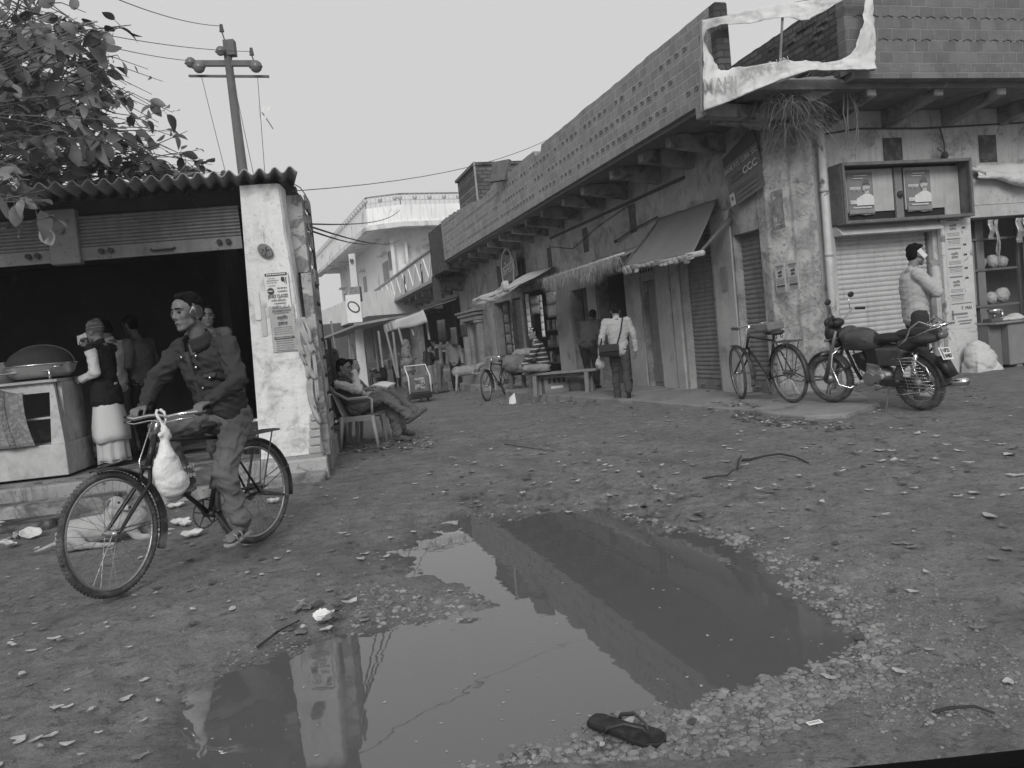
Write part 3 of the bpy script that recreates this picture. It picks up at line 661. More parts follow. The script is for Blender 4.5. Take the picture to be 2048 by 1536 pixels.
# roof
def roofz(x,y): return 3.17+.03*math.cos(2*PI*(x-.02)/.146)+.05*(y+.2)
w=MB(); w.grid(lambda u,v:(-6.0+6.09*u-.75*v,-.22+4.8*v,roofz(-6.0+6.09*u,-.22+4.8*v)),420,6)
w.build('corrugated_roof',M('asbestos_sheet',.32,.25,5,bump=.3,bscale=50,dirt=.5),SR,True,solid=.011)
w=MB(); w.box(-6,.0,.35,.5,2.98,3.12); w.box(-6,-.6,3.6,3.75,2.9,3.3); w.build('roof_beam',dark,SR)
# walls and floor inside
w=MB(); w.box(-6,-.55,4.2,4.35,0,3.4); w.box(-6.1,-6,.0,4.3,0,3.3); w.box(-1.3,-1.2,2.4,4.2,.3,2.9); w.build('back_wall',M('dark_grey_wall',.05,.4,2,bump=.2,c2=.07,th=.62),SR)  # dark grey inner walls, slightly mottled
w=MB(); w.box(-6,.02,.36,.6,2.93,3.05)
w.build('lintel',dark,SR)  # near-black colour also stands for the shadow above the shutters
def sshut(x0,x1,y,z0,z1,mt):
    mb=MB(); n=9; bot=.13; pitch=(z1-z0-bot)/n; pr=[]
    for i in range(n):
        for k in range(6): pr.append((z0+bot+pitch*(i+k/6),-.018*math.sin(PI*k/6)))
    pr.append((z1,0)); mb.add([q for z,o in pr for q in ((x0,y+o,z),(x1,y+o,z))],[(2*i,2*i+1,2*i+3,2*i+2) for i in range(len(pr)-1)])
    mb.box(x0,x1,y-.02,y+.02,z0,z0+bot); return mb
m_sh=M('old_brown_shutter',.2,.25,4,rough=.6,metal=.2,bump=.15,streak=.3,dirt=.5)
for x0,x1 in ((-2.18,-.60),(-4.4,-2.46)):
    o=sshut(x0,x1,.28,2.50,2.95,m_sh).build('rolling_shutter',m_sh,SR)
    hw=MB(); c=(x0+x1)/2+.0
    hw.tube([(c-.12,.255,2.56),(c-.1,.235,2.545),(c+.1,.235,2.545),(c+.12,.255,2.56)],.012,6)
    for u in (x0+.2,x1-.22): hw.tube([(u,.25,2.58),(u,.22,2.58)],.028,8); hw.tube([(u+.09,.25,2.58),(u+.09,.22,2.58)],.028,8)
    split_build(hw,'shutter_handle',dark,o)
w=MB(); w.box(-2.46,-2.18,.2,.32,2.47,3.02); w.tube([(-2.32,.2,2.8),(-2.32,.16,2.8)],.03,8); w.build('shutter_post',M('pale_steel_post',.2,.2,5,dirt=.5),SR,bevel=.008)
# steps and floor
stm=M('step_cement',.27,.3,3,bump=.45,c2=.10,th=.54,pscale=2.2,soft=.05,dirt=.7)
w=MB(); w.box(-6.5,.02,-.10,4.3,-.5,.30); w.build('floor',stm,SR,bevel=.025,seg=2)
w=MB(); w.box(-1.9,.05,-.34,-.10,-.5,.14); w.box(-6.5,-1.92,-.42,-.10,-.5,.17); w.build('step',stm,SR,bevel=.025,seg=2)
w=MB(); w.box(-.55,.06,-.16,.02,.0,.27); w.build('pillar_base',M('base_cement',.42,.2,4,bump=.4,c2=.25,th=.5,dirt=.4),SR,bevel=.02,seg=2)
for (x0,x1,y0,y1,z1) in ((-3.0,-2.35,-.85,-.42,.06),(-3.55,-3.05,-.95,-.42,.02),(-4.3,-3.6,-.9,-.42,.05),(-2.3,-2.0,-.7,-.42,-.02)):
    w=MB(); w.box(x0,x1,y0,y1,-.4,z1); o=w.build('loose_block',M('broken_slab',.15,.4,4,bump=.6,c2=.045,th=.5,pscale=3,soft=.05),SR,bevel=.03,seg=2)
# things hung on the pillar
def onp(name,label,cat,u0,v0,u1,v1,y=-.012,mt=None,rz=0,group=None,curl=.02,torn=0):
    """paper on the pillar: top-left px, bottom-right px"""
    x0,z1=sl_at(u0,v0,y); x1,z0=sl_at(u1,v1,y)
    w_,h_=abs(x1-x0),abs(z1-z0); cx,cz=(x0+x1)/2,(z0+z1)/2
    t=thing(name,label,cat,sw_(cx,y,cz),SA,group); nU,nV=10,14
    m=MB(); 
    def fn(a,b):
        x=(a-.5)*w_; z=(b-.5)*h_
        if torn and b<.3: x*=1-.5*(0.3-b)/.3*abs(float(vn(a*5,b*9,4))*2); z+=torn*h_*max(0,float(vn(a*6,1,3)))*(1-b)
        return (x,-.004-curl*max(0,(abs(a-.5)*2-.75))*abs(float(vn(a*4,b*5,6)))*2-.003*abs(float(vn(a*8,b*8,2))),z)
    m.grid(fn,nU,nV); m.build('sheet',mt,t,solid=.0012); return t,w_,h_
def lines(t,rows,mt,off=-.013):
    """rows: (x,z,width,height) bars standing for rows of tiny print"""
    mb=MB()
    for (x,z,wd,h) in rows: 
        n=max(1,int(wd/.012)); xx=x-wd/2
        while xx<x+wd/2-.002:
            l=min(rs.uniform(.006,.02),x+wd/2-xx); mb.box(xx,xx+l,off-.001,off,z-h/2,z+h/2); xx+=l+rs.uniform(.002,.006)
    return split_build(mb,'small_print',mt,t) if len(mb.f)<=60 else mb.build('small_print',mt,t)
ink=M('poster_ink',.06,.2,9); inkg=M('faded_ink',.20,.2,9); paper=M('white_poster_paper',.72,.07,8,bump=.1,dirt=.12); paperg=M('grey_poster_paper',.42,.15,8,bump=.15,dirt=.3)
TX=(R(90),0,0)
t,pw,ph=onp('poster','white coaching class poster with an oval logo on the limewashed pillar','poster',527,546,583,614,mt=paper)
w=MB(); w.box(-pw*.46,pw*.46,-.014,-.012,ph*.40,ph*.47); w.build('title_band',ink,t)
lines(t,[(0,ph*.435,pw*.8,ph*.03)],paper,-.016)
w=MB(); w.tube([(-pw*.28,-.012,-ph*.02),(-pw*.28,-.016,-ph*.02)],[(pw*.14,ph*.09)]*2,18); w.build('logo',ink,t); lines(t,[(-pw*.28,-ph*.02,pw*.2,ph*.03)],paper,-.018)
text('JENEX CLASSES',.05,ink,t,(0,-.015,-ph*.17),TX,bold=.004,fit=pw*.84)
text('गणित विज्ञान',.03,inkg,t,(0,-.015,-ph*.29),TX,fit=pw*.62)
w=MB(); w.sph((pw*.25,-.012,ph*.29),(pw*.06,.004,ph*.07),10); w.box(pw*.30,pw*.34,-.015,-.012,ph*.2,ph*.34); w.box(pw*.38,pw*.41,-.015,-.012,ph*.15,ph*.34); w.build('picture',ink,t)
lines(t,[(-pw*.2,ph*.33,pw*.3,.006),(-pw*.15,ph*.27,pw*.5,.007),(-pw*.2,ph*.21,pw*.4,.006),(-pw*.2,ph*.13,pw*.3,.006),(pw*.2,ph*.05,pw*.4,.012),(pw*.2,-ph*.04,pw*.4,.012),(.05*pw,-ph*.37,pw*.5,.01),(-pw*.1,-ph*.45,pw*.4,.006)],inkg)
t,pw,ph=onp('poster','grey handbill pasted below the coaching poster on the pillar','poster',537,612,597,700,mt=paperg)
text('शर्तिया',.05,ink,t,(0,-.015,ph*.22),TX,fit=pw*.42); text('इलाज',.05,ink,t,(0,-.015,ph*.10),TX,fit=pw*.38)
lines(t,[(0,ph*.44,pw*.7,.012),(0,ph*.38,pw*.75,.018),(0,ph*.33,pw*.6,.008)]+[(0,ph*(.02-.045*k),pw*.75,.005) for k in range(4)]+[(0,-ph*(.27+.05*k),pw*.7,.006) for k in range(5)],inkg)
w=MB(); w.box(-pw*.4,pw*.4,-.014,-.012,-ph*.23,-ph*.18); w.build('title_band',ink,t); lines(t,[(0,-ph*.205,pw*.7,ph*.02)],paperg,-.016)
t,pw,ph=onp('torn_paper','small torn white paper scrap at the left edge of the pillar','paper',505,583,524,640,mt=paper,torn=.4)
t,pw,ph=onp('torn_paper','faint washed out bill beside the grey handbill on the pillar','paper',518,612,536,672,y=-.008,mt=M('washed_paper',.5,.1,8),torn=.1)
x,z=sl_at(531,502,-.02); t=thing('hanging_disc','round rough dung cake disc hanging from a nail on the pillar','disc',sw_(x,-.03,z),SA)
w=MB(); w.tube([(0,.012,0),(0,-.012,0)],[(.062,.085)]*2,20)
w.build('disc',M('rough_disc',.2,.35,20,bump=.9,bscale=40,dirt=.6),t,True,bevel=.006)
w=MB()
for k in range(11): a=rs.uniform(0,2*PI); r=rs.uniform(.01,.06); w.sph((r*math.cos(a)*.75,-.014,r*math.sin(a)*1.1),.008,6)
w.build('knob',M('disc_pits',.07),t)
MB().tube([(0,-.002,.08),(0,.012,.19)],.0015,4).build('string',dark,t)
# peeling plaster curls and rag strips on the right arris
t=thing('torn_poster_strips','loose peeling poster strips curling off the right edge of the pillar','posters',sw_(-.05,0,1.6),SA)
for k in range(9):
    m=MB(); x0=rs.uniform(-.05,.05); z0=rs.uniform(-.75,.55); L_=rs.uniform(.25,.55); wd=rs.uniform(.03,.07); ph0=rs.uniform(0,6)
    m.grid(lambda u,v:(x0+wd*(u-.5)+.03*math.sin(v*3+ph0)+.05*v*v,-.02-.05*v*v*abs(math.sin(3*u+ph0))-.01,z0-L_*v),4,10)
    m.build('paper_strip',M('curled_poster',.36,.3,8,dirt=.3),t,True,solid=.002)
# iron posts beside the shed
def post(name,label,cat,a,b,r,mt,grp=None,n=4):
    a=Vector(a);b=Vector(b); t=thing(name,label,cat,a,0,grp); m=MB(); m.tube([(0,0,0),b-a],r,n); m.build('post',mt,t); return t
iron=M('rusty_iron',.075,.3,12,rough=.7,bump=.3,metal=.2,dirt=.4)
b0=GG(668,905); tp=at(617,408,b0[1]); t=post('iron_post','taller leaning angle iron post beside the shed side wall','post',b0,tp,(.035,.02) and .028,iron)
w=MB(); a=at(616,405,b0[1])-np.array(b0); q=[Vector(a)]; w.tube([Vector(a),Vector(a)+Vector((-.02,0,.1)),Vector(a)+Vector((-.08,0,.2)),Vector(a)+Vector((-.17,-.02,.26))],.007,5); w.tube([Vector(a)+Vector((-.02,0,-.05)),Vector(a)+Vector((-.06,0,-.2)),Vector(a)+Vector((-.01,0,-.6)),Vector(a)+Vector((-.03,0,-1.4))],.004,4); w.build('cable',dark,t)
b0=GG(690,892); tp=at(657,676,b0[1]); post('iron_post','shorter dark iron post just right of the tall leaning one','post',b0,tp,.035,iron)
# ---------------- far buildings, poles, wires ----------------
brt=M('far_whitewash',.68,.12,.7,bump=.15,bscale=20,streak=.3,c2=.36,th=.6,pscale=.6,soft=.05)
# house with zigzag balcony, same frontage line as the corner building
t=thing('balcony_house','two storey house with pale zigzag patterned balcony wall over dark shops','house',(BC[0],BC[1],0),BA)
w=MB(); w.box(-1.78,-1.62,18.45,42,3.72,4.72); w.build('balcony_wall',M('balcony_cream',.55,.12,1,bump=.1,streak=.35),t)
w=MB(); w.box(-1.84,-1.58,18.45,42,4.73,4.80); w.box(-1.85,-1.6,18.45,42,3.60,3.715); w.build('balcony_rail',M('balcony_trim',.30,.15,2),t)
w=MB()
for i in range(13):
    y=18.7+1.78*i
    for s in (0,1):
        a=Vector((-1.785,y+.89*s,4.66 if not s else 3.8)); b_=Vector((-1.785,y+.89*(s+1),3.8 if not s else 4.66)); w.extr([a+Vector((0,-.05,0)),b_+Vector((0,-.05,0)),b_+Vector((0,.07,0)),a+Vector((0,.07,0))],(-.03,0,0))
w.build('zigzag_relief',M('zigzag_white',.8,.1,2),t)
for y in (20.9,25.2,33): MB().box(-1.84,-1.79,y,y+.05,3.75,4.5).build('stain',M('conduit_dark',.05),t)
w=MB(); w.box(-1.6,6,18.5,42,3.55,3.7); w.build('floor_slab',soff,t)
for k in range(14):
    w=MB(); corb(w,(-.6,19.2+1.65*k,0),(-1.6,19.2+1.65*k,0),.2,3.2,3.549,3.35); w.build('beam',beamm,t)
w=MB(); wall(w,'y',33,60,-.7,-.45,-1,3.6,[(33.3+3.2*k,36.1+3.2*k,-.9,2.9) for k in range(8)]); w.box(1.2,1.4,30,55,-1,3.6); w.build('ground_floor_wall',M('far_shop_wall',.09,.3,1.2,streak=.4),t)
# lower pale house further on
t=thing('terrace_house','low pale house with plain parapet furthest along the street','house',(BC[0],BC[1],0),BA)
w=MB()
TQ=[Vector(at(600,640,50)),Vector(at(736,583,38)),Vector(at(736,632,38)),Vector(at(600,682,50))]; TL=[Vector((*bl_(q),q.z)) for q in TQ]; w.extr(TL,(2.5,.5,0)); w.build('parapet',M('far_parapet',.62,.15,.6,streak=.4),t)
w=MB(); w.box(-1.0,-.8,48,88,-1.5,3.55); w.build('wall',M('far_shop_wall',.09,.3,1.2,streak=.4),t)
# white two storey house with deep roof overhang
A=Vector((-14.3,62.4,0)); B=Vector((-6.2,40.4,0)); C2=B+Vector((math.cos(R(24)),math.sin(R(24)),0))*14
t=thing('white_house','tall white house with wide overhanging roof and fretwork railing','house',(0,0,0))
def inset(o):
    d1=(A-B).normalized(); d2=(C2-B).normalized(); n1=Vector((d1.y,-d1.x,0)); n1=n1 if n1.dot(d2)>0 else -n1; n2=Vector((d2.y,-d2.x,0)); n2=n2 if n2.dot(d1)>0 else -n2
    # corner of the inset
    Bi=B+(n1+n2)*o*1.0; return A+n1*o,Bi,C2+n2*o,n1,n2
a,b_,c_,n1,n2=inset(0)
ch=(A-B).normalized()*1.0; ch2=(C2-B).normalized()*1.6
def ring(o,z0,z1,th):
    P=[A+n1*o,B+ch+n1*o,B+ch2+n2*o,C2+n2*o]; Q=[p for p in [A+n1*(o+th),B+ch+n1*(o+th),B+ch2+n2*(o+th),C2+n2*(o+th)]]
    m=MB()
    for i in range(3): m.hexa([(P[i].x,P[i].y,z0),(P[i+1].x,P[i+1].y,z0),(Q[i+1].x,Q[i+1].y,z0),(Q[i].x,Q[i].y,z0),(P[i].x,P[i].y,z1),(P[i+1].x,P[i+1].y,z1),(Q[i+1].x,Q[i+1].y,z1),(Q[i].x,Q[i].y,z1)])
    return m
ring(0,7.75,8.62,.2).build('roof_band',M('stained_white_band',.85,.12,.5,streak=.45,c2=.5,th=.6,pscale=.8),t)
ring(-.12,7.5,7.75,.5).build('cornice',brt,t)
far=(A-B).normalized()
w=MB(); w.add([(A.x,A.y,7.74),(B.x+ch.x,B.y+ch.y,7.74),(B.x+ch2.x,B.y+ch2.y,7.74),(C2.x,C2.y,7.74),(C2.x-5,C2.y+24,7.74),(A.x+9,A.y+6,7.74)],[(0,1,2,3,4,5)]); w.build('roof',brt,t)
ring(.02,9.13,9.2,.1).build('rail',M('rail_grey',.2),t)
m=MB(); P=[A,B+ch,B+ch2,C2]
for i in range(3):
    L_=(P[i+1]-P[i]).length; n=int(L_/.26)
    for k in range(n+1):
        p=P[i].lerp(P[i+1],k/n); m.tube([(p.x,p.y,8.62),(p.x,p.y,9.15)],.025,4)
        if k%3==0: m.sph((p.x,p.y,8.98),(.13,.13,.13),6)
    m.tube([(P[i].x,P[i].y,8.85),(P[i+1].x,P[i+1].y,8.85)],.03,4)
m.build('railing',M('railing_white',.5,.15,3),t)
W0,W1,W2=A+n1*1.7+far*-1.0,B+(n1+n2)*1.6+Vector((-.1,.3,0)),C2+n2*1.7
w=MB(); w.prism([(W0.x,W0.y),(W1.x,W1.y),(W2.x,W2.y),(W2.x,W2.y+16),(W0.x+9,W0.y+6)],-2,7.74); w.build('wall',M('white_house_wall',.8,.08,.4,bump=.1,c2=.52,th=.6,pscale=.5),t)
wd_=(W0-W1).normalized(); wn=Vector((wd_.y,-wd_.x,0)); wn=wn if wn.dot(Vector((-1,0,0)))>0 else -wn
for dist,z0,z1,wdt in ((2.2,4.6,6.3,1.5),(9.5,4.9,6.2,1.0),(18.5,4.6,5.9,1.0),(1.0,5.7,6.7,.9)):
    p=W1+wd_*dist; q=p+wd_*wdt; f=MB(); f.extr([(p.x,p.y,z0),(q.x,q.y,z0),(q.x,q.y,z1),(p.x,p.y,z1)],wn*.04); fo=f.build('window',M('far_window_frame',.3),t)
    f=MB(); p2=p+wd_*.12+wn*.042; q2=q-wd_*.12+wn*.042; f.extr([(p2.x,p2.y,z0+.1),(q2.x,q2.y,z0+.1),(q2.x,q2.y,z1-.1),(p2.x,p2.y,z1-.1)],wn*.01); f.build('pane',M('far_glass',.06,rough=.3),fo)
    f=MB(); f.extr([(p.x,p.y,z1+.35),(q.x,q.y,z1+.35),(q.x,q.y,z1+.47),(p.x,p.y,z1+.47)],wn*.35); f.build('window_shade',brt,t)
w=MB(); p=W1+n2*0+(-n1)*.0; w.tube([(p.x-.1,p.y-.3,3.0),(p.x-.1,p.y-.3,7.5)],.12,8); w.tube([(p.x+.6,p.y-.2,3.0),(p.x+.6,p.y-.2,7.5)],.08,8); w.build('drain_pipe',brt,t)
# left edge far: pale haze-lost wall
t=thing('far_shed','small grey lean-to at the far left end of the street','shed',tuple(at(655,760,48)[:2])+(-.8,),R(-10))
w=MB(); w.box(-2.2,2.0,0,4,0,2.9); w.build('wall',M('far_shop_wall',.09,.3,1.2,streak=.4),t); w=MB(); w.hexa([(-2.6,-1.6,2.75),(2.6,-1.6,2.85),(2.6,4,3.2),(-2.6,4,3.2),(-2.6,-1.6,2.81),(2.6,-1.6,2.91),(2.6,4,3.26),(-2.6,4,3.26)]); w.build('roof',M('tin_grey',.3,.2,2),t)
# overhead line pole
PY=18.6; b0=at(488,352,PY); top=at(455,92,PY); dv=Vector(top-b0); foot=Vector(b0)-dv*((b0[2]+.2)/dv.z)
t=thing('power_pole','tall steel electricity pole with two crossarms above the shed roof','power pole',foot)
O_=foot
def lp(u,v,dy=0): return Vector(at(u,v,PY+dy))-O_
st_=M('weathered_steel',.10,.2,4,rough=.6)
w=MB(); a=Vector((0,0,0)); b_=lp(453,92); w.tube([a,a.lerp(b_,.5),b_],[.17,.13,.085],10); w.build('pole',st_,t,True)
w=MB(); w.obox((lp(389,127)+lp(511,127))/2,((lp(511,127)-lp(389,127)).length,.1,.12),(0,-math.atan2((lp(511,127)-lp(389,127)).z,(lp(511,127)-lp(389,127)).x),0)); w.build('crossarm',st_,t)
v1,v2=lp(378,152),lp(538,153); w=MB(); w.obox((v1+v2)/2,((v2-v1).length,.06,.045),(0,-math.atan2((v2-v1).z,(v2-v1).x),0)); w.build('crossarm',st_,t)
w=MB(); w.obox(lp(460,97),(.24,.2,.34)); w.build('bracket',st_,t)
insm=M('brown_porcelain',.13,.2,5,rough=.25)
for (u,v,r) in ((441,102,.11),(381,125,.12),(398,134,.14),(512,133,.14)):
    p=lp(u,v,-.15); w=MB(); w.sph(p,(r,r*.8,r),12); w.sph(p+Vector((0,-.02,-.02)),(r*1.15,r*.7,.03),12); w.build('insulator',insm,t,True)
w=MB()
for (u,v) in ((443,58),(503,105)):
    p=lp(u,v,-.1)
    for k in range(4): w.tube([p+Vector((0,0,-.06+.045*k)),p+Vector((0,0,-.035+.045*k))],.055-.006*k,8)
    w.tube([p-Vector((0,0,.06)),p-Vector((0,0,.34))+Vector((.06,0,0))],.018,6)
w.build('pin_insulator',insm,t)
def wire(label,pts,r=.008,name='wire',grp='overhead wires'):
    P=[Vector(p) for p in pts]; m=MB(); m.tube([p-P[0] for p in P],r,4); o=m.build(name,M('wire_dark',.08),None); o.location=P[0]; tag(o,label,'wire',grp); return o
def sag(a,b,s,n=14): a=Vector(a);b=Vector(b); return [a.lerp(b,i/n)-Vector((0,0,s*4*(i/n)*(1-i/n))) for i in range(n+1)]
pw_=lambda u,v,Y=PY: at(u,v,Y)
wire('uppermost overhead wire running from the pole tip out of the top of the frame',sag(pw_(443,52),at(180,-25,12),.12))
wire('middle overhead wire crossing from behind the leaves to the right pin insulator',sag(pw_(503,103),at(-40,12,12),.15))
wire('lowest overhead wire from the left end of the upper crossarm into the tree',sag(pw_(374,121),at(-60,8,11),.12))
wire('stay wire dropping from the left end of the lower crossarm',sag(pw_(403,153),at(458,372,17),.03))
wire('double stay wire falling just right of the pole shaft',sag(pw_(463,140),at(516,390,17),.02))
wire('stay wire with a trapped kite scrap hanging from the right end of the lower crossarm',sag(pw_(515,153),at(531,365,17),.02))
wire('long thin cable from the shed pillar up to the brick parapet',sag(sw_(-.02,.1,3.02),at(1135,258,19),.25),.006)
for (v0,u1,v1) in ((462,1010,420),(466,900,480),(474,760,478)): wire({462:'higher',466:'middle',474:'lower'}[v0]+' slack service wire between the iron post and the white house',sag(at(617,v0-14,9),at(u1 if u1<800 else 800,v1,38),.2),.012)
kt=thing('kite_scrap','torn white kite caught on the stay wire beside the pole','kite',at(528,222,PY)); m=MB(); m.grid(lambda u,v:(-.12+.3*u*(.4+.6*v),.05*math.sin(5*u),-.15+.3*v-.1*u),6,6); m.build('paper',M('white_poster_paper',.72),kt,solid=.004); m=MB(); m.tube([(-.05,0,-.02),(.1,0,-.3),(.16,0,-.42)],.012,4); m.build('kite_tail',dark,kt)
# concrete pole with posters in front of the far houses
CY=23.5; f0=GG(722,795); CY=f0[1]; f0=Vector((at(731,790,CY)[0],CY,f0[2])); tp=Vector(at(704,508,CY))
t=thing('concrete_pole','pale square concrete pole with bills pasted on it in mid street','pole',f0); dv=tp-f0
w=MB(); w.tube([Vector((0,0,0)),dv*.4,dv],[.24,.2,.15],4); w.build('pole',M('pale_concrete',.6,.12,3,bump=.2,dirt=.3),t)
w=MB(); w.obox(dv*.72,(.36,.36,.5)); w.build('bill',M('dark_bill',.22,.6,9),t)
c=Vector(at(708,617,CY-.2))-f0; w=MB(); w.obox(c,(.5,.03,.95)); bo=w.build('bill',paper,t)
w=MB(); w.tube([c+Vector((.0,-.02,.05)),c+Vector((.0,-.03,.05))],[(.17,.24)]*2,16); w.build('ring_mark',ink,bo); w=MB(); w.tube([c+Vector((.0,-.031,.05)),c+Vector((.0,-.04,.05))],[(.12,.19)]*2,16); w.build('ring_centre',paper,bo)
w=MB(); w.obox(dv*.95,(.1,.5,.1)); w.build('bracket',st_,t)
# ---------------- things hung on the corner building ----------------
def BT(name,label,cat,x,y,z,group=None,rz=0): return thing(name,label,cat,bw_(x,y,z),BA+rz,group)
def plane_at(u,v,p,q):    # pixel on the vertical plane through building-local points p,q -> local xyz
    P=bw_(*p); Q=bw_(*q); d=(Q-P); n=np.array([d.y,-d.x]); r=ray(u,v); pp=np.array([P.x,P.y]); t=((pp-CO[:2])@n)/(r[:2]@n); w_=CO+r*t; a,b=bl_(w_); return Vector((a,b,w_[2]))
# torn banner
pa,pb=(-2.02,-1.12),(.42,-1.42)
outer=[(1405,40),(1440,34),(1500,20),(1560,8),(1620,0),(1670,-10),(1708,-18),(1744,-26),(1748,40),(1751,90),(1752,138),(1705,140),(1660,140),(1620,140),(1560,160),(1510,180),(1460,202),(1405,222),(1405,150),(1405,90)]
inner=[(1418,58),(1446,46),(1498,46),(1552,37),(1612,42),(1650,22),(1690,-4),(1730,-10),(1722,40),(1714,75),(1704,110),(1680,118),(1650,123),(1612,122),(1568,121),(1520,129),(1470,137),(1446,140),(1432,122),(1412,80)]
t=BT('torn_banner','large torn pale advertising banner sagging on its frame at the roof corner','banner',0,0,0)
P=[plane_at(u,v,pa,pb) for u,v in outer]; Q=[plane_at(u,v,pa,pb) for u,v in inner]; N_=len(P); K=14; vs=[]
for i in range(N_*6):
    f=i/6; a=int(f)%N_; b_=(a+1)%N_; tt=f-int(f); p=P[a].lerp(P[b_],tt); q=Q[a].lerp(Q[b_],tt)
    q=q+Vector((.02*float(vn(f*2.3,1,3)),0,.035*float(vn(f*3.1,2,3))))
    for k in range(K+1):
        r=p.lerp(q,k/K); wv=.05*float(vn(r.x*7+r.z*4,r.z*3-r.x*8,4))+.035*abs(float(vn(r.x*9+r.z*13,r.z*15-r.x*3,7)))+.02*float(vn(r.x*26,r.z*22,9))+.10*float(vn(r.x*2,r.z*2,6))*(k/K); vs.append(r+Vector((.27*wv,-1*wv,0)))
n6=N_*6; m=MB(); m.add(vs,[(i*(K+1)+k,((i+1)%n6)*(K+1)+k,((i+1)%n6)*(K+1)+k+1,i*(K+1)+k+1) for i in range(n6) for k in range(K)])
m.build('cloth',M('banner_flex',.62,.12,2,rough=.6,bump=.3,bscale=12,c2=.32,th=.6,pscale=3,soft=.1,dirt=.2),t,True,solid=.004)
m=MB()
for a,b_ in (((1405,40),(1405,222)),((1752,138),(1744,-26))): m.tube([plane_at(*a,pa,pb)+Vector((0,.03,0)),plane_at(*b_,pa,pb)+Vector((0,.03,0))],.014,6)
m.tube([plane_at(u,v,pa,pb)+Vector((0,.03,0)) for u,v in ((1405,222),(1510,180),(1620,140),(1752,138))],.012,6); m.tube([plane_at(u,v,pa,pb)+Vector((0,.04,0)) for u,v in ((1569,33),(1564,124))],.016,6)
m.tube([plane_at(u,v,pa,pb)+Vector((0,.04,0)) for u,v in ((1405,40),(1744,-26))],.012,6)
m.build('banner_frame',M('frame_timber',.2,.3,8),t)
c=plane_at(1438,172,pa,pb); banang=math.atan2(pb[1]-pa[1],pb[0]-pa[0])
text('MAHI',.20,M('faded_banner_ink',.36,.3,6),t,c+Vector((-.02,-.07,0)),(R(90),R(-3),banang),bold=.008,fit=.42)
c=plane_at(1528,138,pa,pb); text('JANTA  E  HIN',.12,M('faded_banner_ink2',.36,.2,6),t,c+Vector((-.02,-.08,0)),(R(90),R(-14),banang),fit=.62)
m=MB(); 
c0=[plane_at(u,v,(-1.2,-.75),(.4,-1.0)) for u,v in ((1568,158),(1690,148),(1676,178),(1618,206))]
def tp_(u,v):
    p=c0[0].lerp(c0[1],u).lerp(c0[3].lerp(c0[2],u),v); return p+Vector((0,-.12*float(vn(u*5,v*4,2))-.06*math.sin(v*PI),.03*float(vn(u*7,v*3,5))))
m.grid(tp_,14,14); m.build('loose_flap',M('dirty_plastic',.24,.2,4,rough=.35,dirt=.4),t,True,solid=.004)
m=MB()
for k in range(4):
    x0=-.02+.05*k; p=Vector((x0,-.85,4.1)); q=[p]
    for j in range(9): q.append(q[-1]+Vector((rs.normal()*.02,rs.normal()*.02,-.10)))
    m.tube(q,[.012*(1-j/12) for j in range(10)],5)
m.build('hanging_root',M('root_bark',.15,.3,12),t)
# tin sign on the corner street wall
def onst(name,label,cat,u0,v0,u1,v1,off=.03,mt=None,group=None,tilt=0,xplane=None,curl=.0,solid=.004,nm='sheet'):
    xs=(XS-off) if xplane is None else xplane
    def loc(u,v):
        P0=bw_(xs,0); d=ray(u,v); n=np.array([BE[0],BE[1]]); tt=((np.array([P0.x,P0.y])-CO[:2])@n)/(d[:2]@n); w_=CO+d*tt; return bl_(w_)[1],w_[2]
    ya,za=loc(u0,v0); yb,zb=loc(u1,v1); w_,h_=abs(ya-yb),abs(za-zb)
    t=thing(name,label,cat,bw_(xs,(ya+yb)/2,(za+zb)/2),BA-PI/2,group); t.rotation_euler=(0,tilt,BA-PI/2)
    m=MB(); m.grid(lambda a,b:((a-.5)*w_,-.006-curl*abs(float(vn(a*4,b*5,6))),(b-.5)*h_),8,8); m.build(nm,mt,t,solid=solid); return t,w_,h_
dsg=M('dark_tin_sign',.10,.25,6,rough=.5,dirt=.3); sgi=M('sign_white',.45,.2,9,dirt=.5)
t,pw,ph=onst('tin_sign','dark tin coaching signboard about bank clerk exams high on the corner wall','sign',1452,322,1528,385,off=.10,mt=dsg,tilt=R(-11))
text('BANK P.O. CLERK SSC',.1,sgi,t,(0,-.02,ph*.35),TX,bold=.01,fit=pw*.96); text('CCC',.14,sgi,t,(pw*.22,-.02,ph*.10),TX,bold=.03,fit=pw*.42)
text('COMPUTER EDUCATION',.08,M('sign_grey_ink',.14),t,(pw*.05,-.02,-ph*.17),TX,fit=pw*.66)
lines(t,[(-pw*.2,ph*.17,pw*.36,.04),(-pw*.22,ph*.06,pw*.4,.03),(pw*.08,-ph*.28,pw*.6,.035),(pw*.05,-ph*.38,pw*.6,.03)],M('sign_grey_ink',.14),-.02)
w=MB(); w.box(-pw*.48,-pw*.34,-.02,-.015,-ph*.46,-ph*.18); bo=w.build('emblem',sgi,t); w=MB(); w.tube([(-pw*.41,-.02,-ph*.3),(-pw*.41,-.024,-ph*.3)],.03,12); w.build('emblem_dot',dsg,bo)
w=MB(); w.grid(lambda a,b:((a-.5)*pw*1.0,-.01,ph*.5+b*.22*(.6+.5*a)),6,3); w.build('bare_panel',M('rusty_bare_tin',.06,.4,7),t,solid=.004)
